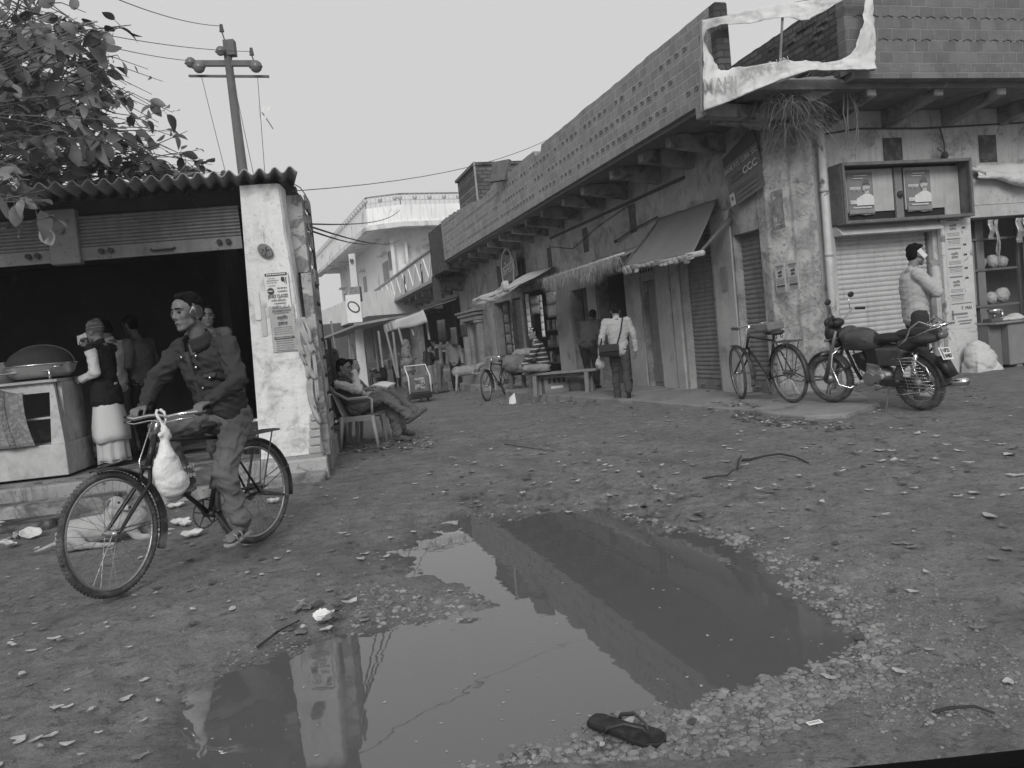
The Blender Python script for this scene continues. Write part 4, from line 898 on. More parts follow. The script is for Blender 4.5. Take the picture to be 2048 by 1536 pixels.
for k in range(2):
    t,pw,ph=onst('poster','pale double handbill side by side pair on the corner pillar, %s copy'%('left' if k==0 else 'right'),'poster',(1550,1575)[k],(529,524)[k],(1574,1600)[k],(582,578)[k],off=.014,mt=M('buff_poster',.5,.1,8,dirt=.2),group='handbills with the same small print')
    lines(t,[(0,ph*.4,pw*.8,.022),(0,ph*.32,pw*.6,.012)]+[(0,-ph*(.05+.055*j),pw*.8,.008) for j in range(4)]+[(0,-ph*(.36+.05*j),pw*.8,.007) for j in range(3)],inkg)
    text('शर्तिया',.05,ink,t,(0,-.012,ph*.18),TX,fit=pw*.42); text('इलाज',.05,ink,t,(0,-.012,ph*.06),TX,fit=pw*.38); w=MB(); w.box(-pw*.4,pw*.4,-.013,-.010,-ph*.33,-ph*.27); w.build('title_band',ink,t)
t,pw,ph=onst('torn_paper','tall half torn dark election bill beside the tin signboard','poster',1542,385,1572,455,off=.02,mt=M('dark_bill',.22,.6,9),curl=.03)
lines(t,[(0,-ph*.25,pw*.7,.06),(0,-ph*.38,pw*.8,.02),(-.03,ph*.3,pw*.4,.05)],sgi)
t,pw,ph=onst('torn_paper','blank faded bill at mid height of the pillar between the dark shutters','poster',1441,535,1456,580,off=.04,mt=M('faded_bill',.2,.1,8))
# frame box with election posters
t=BT('sign_box','open metal box frame bolted over the pale shutter','sign box',1.46,0,2.845); m=MB(); bx=M('old_frame_metal',.15,.35,8,rough=.6,metal=.2,dirt=.4)
hw_,hh=1.13,.425
m.box(-hw_,hw_,-.30,-.26,-hh,-hh+.045); m.box(-hw_,hw_,-.30,-.26,hh-.045,hh); m.box(-hw_,-hw_+.04,-.30,-.26,-hh+.045,hh-.045); m.box(hw_-.04,hw_,-.30,-.26,-hh+.045,hh-.045); m.build('front_frame',bx,t,bevel=.004)
m=MB(); m.box(-hw_,hw_,-.26,-.01,hh-.02,hh); m.build('top_panel',bx,t); m=MB(); m.box(-hw_,hw_,-.26,-.01,-hh,-hh+.015); m.build('bottom_panel',bx,t)
for s in (-1,1): m=MB(); m.box(s*hw_-.008,s*hw_+.008,-.26,-.01,-hh+.02,hh-.02); m.build('side_panel',bx,t)
bp_=M('box_back_tin',.4,.18,5,rough=.6,streak=.3); m=MB(); m.box(-hw_+.03,hw_-.03,-.03,-.012,-hh+.02,hh-.02); m.build('back_wall',M('box_black',.02),t)
for (x0,x1,z0) in ((-hw_+.18,-.08,-.24),(.12,hw_-.3,-.24),(hw_-.3,hw_-.02,-.4),(-hw_+.02,-hw_+.16,-.4)): m=MB(); m.box(x0,x1,-.055,-.04,z0,hh-.06); m.build('back_panel',bp_,t)
m=MB(); m.box(-.07,.06,-.085,-.05,-.40,hh-.06); bo=m.build('centre_post',M('pale_steel_post',.2),t); m=MB(); m.tube([(0,-.09,-.02),(0,-.12,-.02)],.05,10); m.tube([(0,-.1,-.02),(0,-.14,-.04)],.02,8); m.build('lock',dark,bo)
def epost(x,label):
    pz=.02; t=BT('poster',label,'poster',1.46+x,-.062,2.845+pz,'twin election posters'); pw,ph=.44,.60; y=-.0
    m=MB(); m.grid(lambda a,b:((a-.5)*pw,-.004-.01*abs(float(vn(a*3,b*3,5))),(b-.5)*ph+(.03*float(vn(a*7,1,2)) if b<.01 else 0)),8,10); m.build('sheet',M('poster_grey',.2,.15,6),t,solid=.0015)
    wt=M('poster_white',.62,.1,9)
    m=MB(); m.tube([(pw*.22,-.018,ph*.17),(pw*.22,-.020,ph*.17)],[(.085,.06)]*2,14); m.extr([(pw*.22-.035,-.018,ph*.1),(pw*.22+.035,-.018,ph*.1),(pw*.22+.04,-.018,-.04),(pw*.22-.04,-.018,-.04)],(0,-.002,0)); m.build('portrait_face',M('portrait_grey',.42,.1,20),t)
    m=MB(); m.extr([(pw*.22-.05,-.0195,-.01),(pw*.22+.05,-.0195,-.01),(pw*.48,-.0195,-.05),(pw*.48,-.0195,-ph*.28),(-pw*.2,-.0195,-ph*.28),(-pw*.2,-.0195,-ph*.12)],(0,-.002,0)); m.build('portrait_shirt',wt,t)
    m=MB(); m.extr([(pw*.22+.066*math.cos(a),-.021,ph*.17+.10*math.sin(a)) for a in [PI*k/8 for k in range(9)]]+[(pw*.22-.05,-.021,ph*.24),(pw*.22+.05,-.021,ph*.24)][::-1],(0,-.001,0)); m.box(pw*.22-.045,pw*.22+.045,-.022,-.020,ph*.185,ph*.20); m.build('portrait_hair',M('portrait_dark',.12),t)
    text('अध्यक्ष',.07,wt,t,(-pw*.24,-.02,ph*.12),TX,bold=.02,fit=pw*.44)
    lines(t,[(-pw*.32,-ph*.20,pw*.26,.055),(0,ph*.42,pw*.5,.012),(-pw*.1,ph*.36,pw*.4,.012),(0,-ph*.33,pw*.7,.02),(-pw*.0,-ph*.08,.05,.03)],wt,-.024)
    m=MB(); m.box(-pw*.49,pw*.49,-.022,-.018,-ph*.47,-ph*.37); m.build('title_band',M('portrait_grey2',.25),t); return t
epost(-.66,'election poster in the box frame, the copy left of the centre post'); epost(.36,'election poster in the box frame, the copy right of the centre post')
# posters down the white shop pillar
for k in range(3):
    t=BT('poster',('topmost','middle','lowest')[k]+' of three handbills pasted down the white shop pillar','poster',2.37,-.094,2.23-.42*k,'handbills with the same small print'); pw,ph=.30,.40
    m=MB(); m.grid(lambda a,b:((a-.5)*pw,-.003*abs(float(vn(a*4,b*4+k,2))),(b-.5)*ph),6,6); m.build('sheet',M('white_bill',.5,.08,8,dirt=.2),t,solid=.0015)
    lines(t,[(0,ph*.42,pw*.8,.02)]+[(0,-ph*(.05+.05*j),pw*.75,.006) for j in range(3)]+[(0,-ph*(.34+.05*j),pw*.75,.006) for j in range(3)],inkg,-.006); text('शर्तिया',.05,inkg,t,(0,-.006,ph*.22),TX,fit=pw*.42); text('इलाज',.05,inkg,t,(0,-.006,ph*.10),TX,fit=pw*.38)
    m=MB(); m.box(-pw*.42,pw*.42,-.007,-.004,-ph*.29,-ph*.24); m.build('title_band',inkg,t)
t=BT('poster','busy printed bill with blocky headline low on the white shop pillar','poster',2.44,-.094,.98); pw,ph=.42,.40
m=MB(); m.grid(lambda a,b:((a-.5)*pw,0,(b-.5)*ph),6,6); m.build('sheet',M('white_bill',.5),t,solid=.0015); text('T. MAI',.07,ink,t,(pw*.2,-.005,ph*.25),TX,fit=pw*.45); lines(t,[(0,ph*.44,pw*.9,.014),(-.05,ph*.05,pw*.7,.03),(0,-ph*.08,pw*.5,.012),(pw*.1,-ph*.22,pw*.6,.02),(pw*.1,-ph*.32,pw*.5,.02),(-pw*.42,-.02,.03,.2)],inkg,-.006)
lines(t,[(.13,z,.06,.025) for z in (.55,.7,.9,1.05,1.3)],ink,-.006)
# awning over the big dark shutter
a0,a1=Vector((XS-.02,3.15,3.15)),Vector((XS-.02,1.25,3.12)); b0_,b1_=Vector((-1.58,3.05,2.34)),Vector((-1.58,.62,2.25))
t=BT('sheet_awning','sloping grey sheet awning over the dark shutter with a frayed lower edge','awning',0,0,0); m=MB()
m.grid(lambda u,v:a0.lerp(a1,u).lerp(b0_.lerp(b1_,u),v)+Vector((0,0,.02*float(vn(u*4,v*3,3))-.03*math.sin(PI*v))),20,12); m.build('sheet',M('awning_grey_sheet',.16,.12,2,rough=.6,bump=.1,dirt=.15),t,True,solid=.006)
m=MB()
for k in range(16):
    u=k/16; p=b0_.lerp(b1_,u); q=b0_.lerp(b1_,u+.075); l=rs.uniform(.06,.17); m.grid(lambda a,b:p.lerp(q,a)+Vector((-.02*math.sin(b*4+k),0,-l*b*(1-.4*abs(a-.5)))),3,4)
m.build('frayed_edge',M('sacking',.35,.35,9),t,True,solid=.004)
m=MB(); m.tube([b0_+Vector((.04,.25,-.03)),b1_+Vector((.04,-.22,-.02))],.042,10); m.build('bamboo_pole',M('bamboo',.42,.2,6),t,True)
m=MB(); m.tube([b1_+Vector((.04,-.15,0)),Vector((XS,.95,2.75)),Vector((XS,.9,2.9))],[.02,.05,.03],6); m.tube([b0_,a0],.015,5); split_build(m,'rope',M('rope_grey',.12,.3,9),t)
# thatch fringe & lean-to over the next openings
t=BT('straw_fringe','shaggy dry straw fringe hanging from a bamboo lean-to between awning and tarpaulin','thatch',0,0,0)
m=MB(); m.grid(lambda u,v:(XS-.02-.9*v,3.2+3.9*u,2.78-.28*v+.02*float(vn(u*9,v*3,1))),16,5); m.build('mat',M('thatch_mat',.2,.35,9,bump=.6),t,True,solid=.03)
m=MB()
for k in range(1500):
    y=3.0+4.1*rs.random(); L_=(.22+.25*abs(float(vn(y*2.2,1,3))*2))*rs.uniform(.5,1.2); p=Vector((-1.62+rs.normal()*.06,y,2.52+rs.normal()*.03)); q=[p]; d=Vector((rs.normal()*.2,rs.normal()*.25,-.7)).normalized()
    for j in range(3): d=(d+Vector((0,rs.normal()*.12,-.2))).normalized(); q.append(q[-1]+d*L_/3)
    w_=rs.uniform(.004,.010); a_=Vector((0,w_,0)); m.add([q[0]-a_,q[0]+a_,q[1]+a_,q[1]-a_,q[2]+a_*.6,q[2]-a_*.6,q[3]],[(0,1,2,3),(3,2,4,5),(5,4,6)])
m.build('straw',M('straw_leaf',.34,.4,14),t); m=MB(); m.tube([(-1.6,2.9,2.55),(-1.6,7.2,2.52)],.025,8); m.build('bamboo_pole',M('bamboo',.42),t,True)
# tarpaulin canopy of the snack shop
t=BT('tarpaulin_canopy','pale bulging tarpaulin canopy over the snack shop front','canopy',0,0,0)
q0=[(XS,8.8,2.95),(XS,13.2,2.75)]
m=MB()
def tarp(u,v):
    y=6.9+(11.3-6.9)*u; yw=8.9+(13.0-8.9)*u; x=XS-.02-1.55*v; yy=yw*(1-v)+y*v; z=2.95*(1-v)+2.42*v-.10*u*v+.16*math.sin(PI*min(1,u*1.6))*math.sin(PI*v)+.05*float(vn(u*8,v*5,4))-.1*math.sin(u*PI)*v
    return (x,yy,z)
m.grid(tarp,30,14); m.build('sheet',M('tarp_plastic',.5,.15,2,rough=.35,bump=.1,dirt=.25),t,True,solid=.006)
m=MB(); m.grid(lambda u,v:(XS-1.58+.03*math.sin(9*u),8.7+2.6*u,2.48-.03*u-.22*v*(.6+.4*math.sin(u*6))),16,4); m.build('hanging_edge',M('tarp_plastic',.5),t,True,solid=.005)
m=MB(); m.tube([(XS-1.56,6.8,2.46),(XS-1.56,11.4,2.32)],.022,8); m.tube([(XS-1.56,8.8,2.4),(XS,10.8,2.7)],.022,8); m.build('bamboo_pole',M('bamboo',.42),t,True)
m=MB(); m.tube([(XS-1.5,8.0,2.50),(XS-1.62,8.02,2.50)],.13,14); m.tube([(XS-1.62,8.02,2.5),(XS-1.64,8.02,2.5)],.10,14); m.build('rolled_mat',M('rolled_pale',.4,.15,8),t)
# stall cloth canopy further along (light fascia with print)
YF=24
t=BT('cloth_stall_sign','pale cloth fascia with printed panel on crooked bamboo poles down the street','stall',0,0,0)
c_=[plane_at(u,v,(-3.0,17),(-3.0,22)) for u,v in ((768,648),(846,619),(856,642),(770,664))]
P4=[Vector(at(u,v,24+1.2*(0 if u<800 else -1))) for u,v in ((767,650),(846,619),(855,645),(770,666))]
def w2l(p): a,b=bl_(p); return Vector((a,b,p.z))
P4=[w2l(p) for p in P4]; m=MB(); m.grid(lambda u,v:P4[0].lerp(P4[1],u).lerp(P4[3].lerp(P4[2],u),v)+Vector((0,.04*math.sin(9*u+3*v),.02*math.sin(7*u))),16,4); m.build('fascia',M('fascia_cloth',.5,.15,3),t,True,solid=.01)
m=MB(); r_=[Vector((.9,.6,.35)),Vector((.9,.6,.35))]; m.grid(lambda u,v:P4[0].lerp(P4[1],u)+Vector((1.1*v,.5*v,.25*v)),8,3); m.build('roof_cloth',M('fascia_cloth2',.2,.2,3),t,solid=.02)
p=P4[0].lerp(P4[1],.14).lerp(P4[3].lerp(P4[2],.14),.5)
m=MB()
for j in range(4):
    for k in range(3): 
        q=P4[0].lerp(P4[1],.05+.08*k).lerp(P4[3].lerp(P4[2],.05+.08*k),.15+.22*j)+Vector((-.04,-.06,0)); m.obox(q,(.06,.02,.05))
split_build(m,'printed_panel',inkg,t)
for (u0,v0,u1,v1) in ((772,662,795,755),(786,664,797,756),(797,655,806,690),(820,643,828,672),(850,625,859,680),(757,662,766,735)):
    m=MB(); m.tube([w2l(Vector(at(u0,v0,23.5))),w2l(Vector(at(u1,v1,23.3)))],.035,6); m.build('bamboo_pole',M('stall_pole',.22,.2,6),t)
# grey tin lean-to roof strip farther left
t=thing('tin_lean_to','long low tin lean-to roof edge running behind the concrete pole','lean-to',(0,0,0)); m=MB()
A4=[Vector(at(636,682,34)),Vector(at(716,651,25)),Vector(at(775,640,24)),Vector(at(790,640,27)),Vector(at(720,640,36))]
m.extr([A4[0],A4[1],A4[2],A4[2]+Vector((.5,.6,.05)),A4[0]+Vector((.8,.9,.08))],(0,0,.07)); m.build('roof',M('tin_edge',.30,.2,3),t)
for (u0,v0,u1,v1,yy) in ((662,642,675,720,30),(697,668,704,735,28),(748,655,757,742,27)):
    m=MB(); m.tube([Vector(at(u0,v0,yy)),Vector(at(u1,v1,yy))],.04,6); m.build('bamboo_pole',M('stall_pole',.22),t)
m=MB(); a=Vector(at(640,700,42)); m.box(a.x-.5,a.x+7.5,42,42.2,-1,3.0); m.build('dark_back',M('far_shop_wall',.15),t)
# round painted sign in the street bay
t,pw,ph=onst('oval_sign','square dark signboard with a pale circle and script above the tarpaulin','sign',1000,520,1037,557,off=.25,mt=dsg,tilt=R(-6))
m=MB(); m.torus((-.05,-.02,-.02),pw*.36,.035,'y',30,5); m.build('circle',sgi,t); text('कोसिन',.4,sgi,t,(.05,-.03,0),TX,bold=.02,fit=pw*.8)
m=MB(); m.box(-pw*.8,-pw*.55,0,.12,-ph*.5,ph*.35); m.build('side_panel',dark,t)
# ---------------- leafy tree reaching in over the shed roof ----------------
tr=np.random.default_rng(21)
t=thing('leafy_tree','big leaved tree whose branches reach over the shed roof at upper left','tree',(-8.2,7.4,-.1))
TO=Vector((-8.2,7.4,-.1)); bark=M('tree_bark',.10,.3,6,bump=.6)
m=MB(); m.tube([(0,0,0),(.1,0,1.2),(.25,-.1,2.4),(.5,-.2,3.4)],[.32,.26,.22,.17],12); m.build('trunk',bark,t,True)
limb=MB(); leaf=MB(); leafd=MB()
def addleaf(p,d,s,mb):
    d=Vector(d).normalized(); n=Vector((tr.normal(),tr.normal(),tr.normal()+.5)).normalized(); sd=d.cross(n).normalized(); n=sd.cross(d)
    w_=s*.30; cv=tr.uniform(.02,.12)*s; p=Vector(p)
    rows=[(0,.05),(.12,.6),(.3,.95),(.5,1.),(.72,.72),(.9,.3),(1.,.02)]
    vs=[]
    for (tt,ww) in rows:
        c=p+d*s*tt-n*cv*4*tt*tt; vs+=[c-sd*w_*ww+n*cv*ww,c,c+sd*w_*ww+n*cv*ww]
    fs=[]
    for i in range(len(rows)-1): a=3*i; fs+=[(a,a+1,a+4,a+3),(a+1,a+2,a+5,a+4)]
    mb.add(vs,fs)
# twig tips: pixel region sampled, depth varied
lo=[(-60,-60),(120,-60),(60,0),(150,20),(200,60),(240,160),(262,260),(300,260),(330,300),(400,300),(440,345),(440,358),(300,368),(180,372),(110,400),(60,430),(-60,440)]
tips=[]
srcs=[Vector((-7.6,7.2,3.3)),Vector((-6.6,6.6,3.6)),Vector((-6.0,6.9,3.3)),Vector((-5.6,8.8,3.6)),Vector((-6.9,5.6,3.2))]
for s in srcs[1:]:
    a=Vector((-7.7,7.2,3.2)); limb.tube([x-TO for x in (a,a.lerp(s,.5)+Vector((0,0,.15)),s)],[.09,.06,.04],7)
for (u,v) in scatter_px(lo,235,tr):
    Y=tr.uniform(5.6,8.3)
    if v>290: Y=tr.uniform(8.6,10.2)
    if v>250 and u<60 and tr.random()<.35: Y=tr.uniform(4.8,5.8)
    if v>375: Y=tr.uniform(4.6,5.4) if tr.random()<.3 else 9.5
    P=Vector(at(u,v,Y)); tips.append(P)
for (u,v,Y) in ((240,55,5.6),(262,50,5.6),(190,45,5.6),(205,60,5.6),(235,110,6),(222,130,6),(250,175,6.2),(330,220,8.8),(345,225,8.8),(375,262,8.8),(398,300,9),(425,330,9),(440,345,9),(400,340,9),(350,330,9),(300,320,9),(90,380,4.6),(80,400,4.6),(110,430,4.7),(30,350,4.6),(60,360,4.6),(310,270,9),(350,262,9)): tips.append(Vector(at(u,v,Y)))
for P in tips:
    s=min(srcs,key=lambda q:(q-P).length+tr.random()*.8)
    st0=s.lerp(P,tr.uniform(.15,.45)); mid=st0.lerp(P,.55)+Vector((tr.normal()*.16,tr.normal()*.12,.04+tr.normal()*.16)); pts=[st0,st0.lerp(mid,.5)+Vector((0,0,.03)),mid,mid.lerp(P,.6),P]
    limb.tube([p-TO for p in pts],[.009,.008,.006,.005,.003],4,caps=False)
    d=(P-mid).normalized()
    nl=tr.integers(4,8)
    for k in range(nl):
        f=tr.random()**.7; b_=mid.lerp(P,f); dd=(d*.6+Vector((tr.normal()*.7,tr.normal()*.7,tr.normal()*.6-.25))).normalized()
        size=tr.uniform(.09,.18)*(P.y/7)**.5
        tw=b_+dd*.05; limb.tube([b_-TO,tw-TO],[.003,.002],3,caps=False); addleaf(tw-TO,dd+Vector((0,0,-.25)),size,leaf if tr.random()<.55 else leafd)
# dense inner twigs
for k in range(220):
    u,v=scatter_px([(-60,-40),(60,-40),(140,60),(200,160),(260,260),(380,330),(300,362),(100,370),(-60,400)],1,tr)[0]; P=Vector(at(u,v,tr.uniform(8.4,9.8) if v>260 else tr.uniform(6.5,8.6))); q=P+Vector((tr.uniform(.25,.6),tr.normal()*.2,-tr.uniform(.1,.5)))
    limb.tube([P-TO,P.lerp(q,.5)+Vector((0,0,.04))-TO,q-TO],[.006,.005,.003],3,caps=False)
    if tr.random()<.8: addleaf(P.lerp(q,tr.random())-TO,Vector((tr.normal(),tr.normal(),tr.normal()-.3)),tr.uniform(.08,.15),leafd)
limb.build('branches',bark,t); cr=leaf.build('crown',M('leaf_grey',.17,.25,3,rough=.45,bump=.1,dirt=.2),t,True); leafd.build('crown',M('leaf_dark',.08,.3,3,rough=.45,bump=.1),t,True)
# ---------------- snack shop goods, bench, counters ----------------
rg=np.random.default_rng(31)
PG=M('packet_foil',.30,.5,25,rough=.3,metal=.3,bump=.3); woodm=M('bench_wood',.12,.3,9,bump=.3,streak=.4); woodl=M('bench_pale_wood',.2,.25,9,bump=.3,streak=.3)
def strip(u,v,Y,n,w_,h_,label,mt=None,grp='strips of snack packets hanging at the snack shop'):
    p=at(u,v,Y); t=thing('packet_strip',label,'packets',p,BA-PI/2*.8,grp)
    for k in range(n):
        m=MB(); z=-k*h_; m.grid(lambda a,b:((a-.5)*w_,-.02*math.sin(PI*a)*math.sin(PI*b),z-b*h_*.96),4,4); m.build('packet',mt or PG,t,True,solid=.01)
labs=['longest white strip of sachets at the left of the tarpaulin mouth','narrow white strip hanging in the middle of the tarpaulin mouth','dull strip of dark packets at the left end of the shop front','pale ribbon of packets beside the dull strip','bulging chips packets hung at the right end of the awning line','short shiny packets bunch near the centre of the awning line']
strip(1053,588,19.4,6,.14,.17,labs[0],paper); strip(1080,590,19.3,6,.12,.17,labs[1],paper); strip(1010,606,20,5,.22,.26,labs[2],M('dull_packet',.12,.5,20,rough=.4)); strip(1019,604,20,7,.07,.18,labs[3],PG); strip(1101,584,18.8,2,.38,.30,labs[4]); strip(1068,592,19.2,2,.34,.22,labs[5])
# shelves behind
t=BT('snack_shelf','dim shelf of jars and packets inside the snack shop opening','shelf',XS+.5,10.4,0)
t.rotation_euler=(0,0,BA-PI/2); m=MB()
for z in (.5,.95,1.4,1.85): m.box(-1.2,1.2,0,.35,z,z+.03)
m.build('shelf_board',woodm,t)
for z in (.53,.98,1.43,1.88):
    for k in range(9):
        m=MB(); x=-1.1+.26*k; h=rg.uniform(.15,.32)
        if rg.random()<.5: m.tube([(x,.12,z),(x,.12,z+h)],.07,10)
        else: m.box(x-.09,x+.09,.05,.2,z,z+h)
        m.build('jar',M('jar_%d'%rg.integers(3),[.10,.22,.35][rg.integers(3)],.4,12,rough=.3),t)
# bench
def bench(name,label,a,b,h,wd,mt,grp=None):
    a=Vector(a);b=Vector(b); d=b-a; L_=Vector((d.x,d.y,0)).length; t=thing(name,label,'bench',a,math.atan2(d.y,d.x),grp); m=MB(); m.box(-.1,L_+.1,-wd/2,wd/2,h-.045,h); m.build('seat',mt,t,bevel=.006)
    for x in (.08,L_-.12):
        for y in (-wd/2+.04,wd/2-.04):
            m=MB(); m.hexa([(x-.03,y-.03,-.02),(x+.05,y-.03,-.02),(x+.05,y+.03,-.02),(x-.03,y+.03,-.02),(x-.02,y-.03,h-.045),(x+.06,y-.03,h-.045),(x+.06,y+.03,h-.045),(x-.02,y+.03,h-.045)]); m.build('leg',mt,t)
    for x in (.1,L_-.1): m=MB(); m.box(x-.02,x+.02,-wd/2+.05,wd/2-.05,h-.13,h-.05); m.build('rail',mt,t)
    m=MB(); m.box(.1,L_-.1,-.015,.015,h-.12,h-.05); m.build('rail',mt,t); return t
BZ=.0
ba=Vector(at(1068,786,15.9)); bb=Vector(at(1190,778,15.4)); ba.z=gh(ba.x,ba.y)+.02; bb.z=ba.z
if in_slab(bb.x,bb.y) : ba.z=bb.z=PZ
bench('wooden_bench','long rough wooden bench in front of the open doors, striped sweater man on it',ba,bb,.44,.34,woodl)
BENCH=(ba,bb)
# crate and drum under bench
def crate(label,c,s,mt,rz=BA):
    t=thing('crate',label,'crate',c,rz); m=MB(); x,y,z=s; m.box(-x/2,x/2,-y/2,y/2,0,.03); m.box(-x/2,x/2,-y/2,-y/2+.02,.03,z); m.box(-x/2,x/2,y/2-.02,y/2,.03,z); m.box(-x/2,-x/2+.02,-y/2+.02,y/2-.02,.03,z); m.box(x/2-.02,x/2,-y/2+.02,y/2-.02,.03,z); m.build('body',mt,t,bevel=.008)
    for k in range(4): m=MB(); m.tube([(-x*.3+k*x*.2,-y*.5-.004,z*.62),(-x*.3+k*x*.2,-y*.5-.004,z*.86)],[.03,.022],8); m.build('slot',dark,t)
    lines(t,[(0,z*.35,x*.5,.05)],paper,-y/2-.006)
    return t
c=ba.lerp(bb,.32)+Vector((.05,.35,0)); crate('pale plastic bottle crate pushed under the wooden bench',c,(.5,.35,.34),M('crate_plastic',.2,.15,6,rough=.5))
c=ba.lerp(bb,.72)+Vector((.05,.55,0)); t=thing('tin_drum','small grey tin drum standing behind the bench legs','drum',c); m=MB(); m.tube([(0,0,0),(0,0,.38)],.2,20); m.build('body',M('drum_grey',.17,.2,5),t,True); m=MB(); m.torus((0,0,.2),.205,.008,'z',20,4); m.torus((0,0,.37),.205,.010,'z',20,4); m.build('rim',M('drum_grey',.17),t)
# trestle with heaped sacks
sa=Vector(at(1030,770,18.6)); sa.z=gh(sa.x,sa.y); sb=Vector(at(1082,770,18.0)); sb.z=sa.z
bench('trestle_table','low trestle table heaped with sacks left of the striped sweater man',sa,sb,.62,.5,woodm)
for k,(u,v,Y,rx,rz_,lab) in enumerate(((1032,728,18.3,.33,.22,'round bulging sack at the left end of the trestle table'),(1052,706,18.5,.35,.12,'flat pale bundle lying on top of the round sack'),(1072,716,18.2,.25,.13,'small dark bundle at the right end of the trestle table'))):
    p=Vector(at(u,v,Y)); t=thing('goods_sack',lab,'sack',p,.3); m=MB(); m.sph((0,0,0),(rx,.24,rz_),14)
    for j in range(5): m.sph((rg.uniform(-rx*.5,rx*.5),rg.uniform(-.1,.1),rz_*.3),(rx*.5,.15,rz_*.7),10)
    fuse(m,'cloth',M('sack_%d'%k,[.15,.24,.10][k],.3,10,bump=.5),t,.03,2,.03,.12)
# white shop counter stub under entrance and inner counter
t=BT('shop_counter','grey painted counter inside the open entrance behind the walking man','counter',XS+.55,5.65,0); t.rotation_euler=(0,0,BA-PI/2)
m=MB(); m.box(-.62,.62,0,.45,.16,.95); m.build('front_panel',M('counter_grey',.22,.15,4,streak=.3),t,bevel=.01); m=MB(); m.box(-.66,.66,-.05,.5,.95,1.0); m.build('counter_top',woodl,t); m=MB(); m.box(-.55,.1,-.006,-.001,.25,.85); m.build('inset_panel',M('counter_dark',.1),t)
# open door leaf bay
w=MB(); w.obox((XS+.32,7.35,1.15),(.5,.04,2.2),(0,0,R(-25))); w.build('door',M('grey_door',.09),BR)
t=thing('goat','pale goat resting on the low platform with its rump to the street','goat',Vector(at(935,752,23.6)),R(15)); 
m=MB(); m.cap((-.30,0,.16),(.25,0,.17),.16,.14); m.cap((.25,0,.2),(.45,0,.30),.09,.07); m.sph((.52,0,.31),(.10,.055,.06),8); m.cap((-.32,-.08,.12),(-.40,-.12,-.38),.05,.03,8); m.cap((-.30,.08,.12),(-.33,.10,-.3),.05,.03,8); m.cap((.15,-.1,.06),(.35,-.12,.02),.04,.03,8); m.cap((.48,.05,.34),(.44,.11,.36),.02,.015,8)
fuse(m,'body',M('goat_coat',.30,.3,6,c2=.13,th=.55,pscale=4),t,.02,2)
# sweet shop counter
cx_,cz_=sl_at(0,900,.35); cxr,_=sl_at(136,935,.35); W_=cxr+4.3
t=thing('sweet_counter','white painted glass fronted counter standing in the open shed','counter',sw_(cxr,.35,.30),SA); CH=1.07
whp=M('counter_white_paint',.48,.18,3,bump=.2,c2=.30,th=.55,pscale=2,soft=.15,dirt=.3)
m=MB(); m.box(-2.2,0,0,.75,.03,.36); m.build('lower_panel',whp,t,bevel=.006)
m=MB()
for x0,x1 in ((-.13,0),(-.80,-.68),(-1.6,-1.5)): m.hexa([(x0,0,.361),(x1,0,.361),(x1,.05,.361),(x0,.05,.361),(x0,.14,1.0),(x1-.09,.14,1.0),(x1-.09,.19,1.0),(x0,.19,1.0)] if x0==-.13 else [(x0,0,.361),(x1,0,.361),(x1,.05,.361),(x0,.05,.361),(x0,.14,1.0),(x1,.14,1.0),(x1,.19,1.0),(x0,.19,1.0)])
m.hexa([(-2.2,.12,.90),(-.09,.12,.90),(-.09,.2,.90),(-2.2,.2,.90),(-2.2,.13,1.0),(-.09,.13,1.0),(-.09,.2,1.0),(-2.2,.2,1.0)]); m.box(-.08,-.04,.2,.75,.36,1.0); m.build('frame',whp,t)
m=MB(); m.box(-2.2,-.03,.08,.8,1.0,1.035); m.build('top_board',M('tray_metal',.4,.2,5,rough=.35,metal=.7),t,bevel=.006)
m=MB(); m.box(-2.1,-.1,.22,.7,.62,.64); m.build('shelf_board',whp,t)
m=MB(); m.tube([(-2.1,.15,1.13),(-.1,.15,1.13)],.012,8)
for x in (-.12,-1.2,-2.0): m.tube([(x,.15,1.03),(x,.15,1.14)],.014,8)
m.build('guard_rail',M('chrome_dull',.55,.1,5,rough=.25,metal=.9),t,True)
cm=bpy.data.materials.get('curtain_print') or M('curtain_print',.15,.3,6,c2=.24,th=.53,pscale=26,soft=.04)
ct=thing('patterned_curtain','patterned cloth draped down the front of the white counter','curtain',sw_(cxr,.35,.30),SA)
def cur(u,v):
    x=-2.1+1.72*u-.0+.12*(v**2)*(u>.8); top=.99-.07*abs(math.sin(u*PI*4.6)); z=top*(1-v)+.37*v; y=.12-.15*v+.02*math.sin(u*34)-.02; return (x,y-.015,z)
m=MB(); m.grid(cur,80,10); m.build('cloth',cm,ct,True,solid=.004)
for k in range(6):
    u0=.12+.15*k; m=MB(); m.grid(lambda a,b:tuple(Vector(cur(u0+.035*a,b*.98+.01))+Vector((0,-.006,0))),4,10); m.build('woven_band',M('curtain_band',.19,.3,30,c2=.1,th=.5,pscale=30),ct,True,solid=.003)
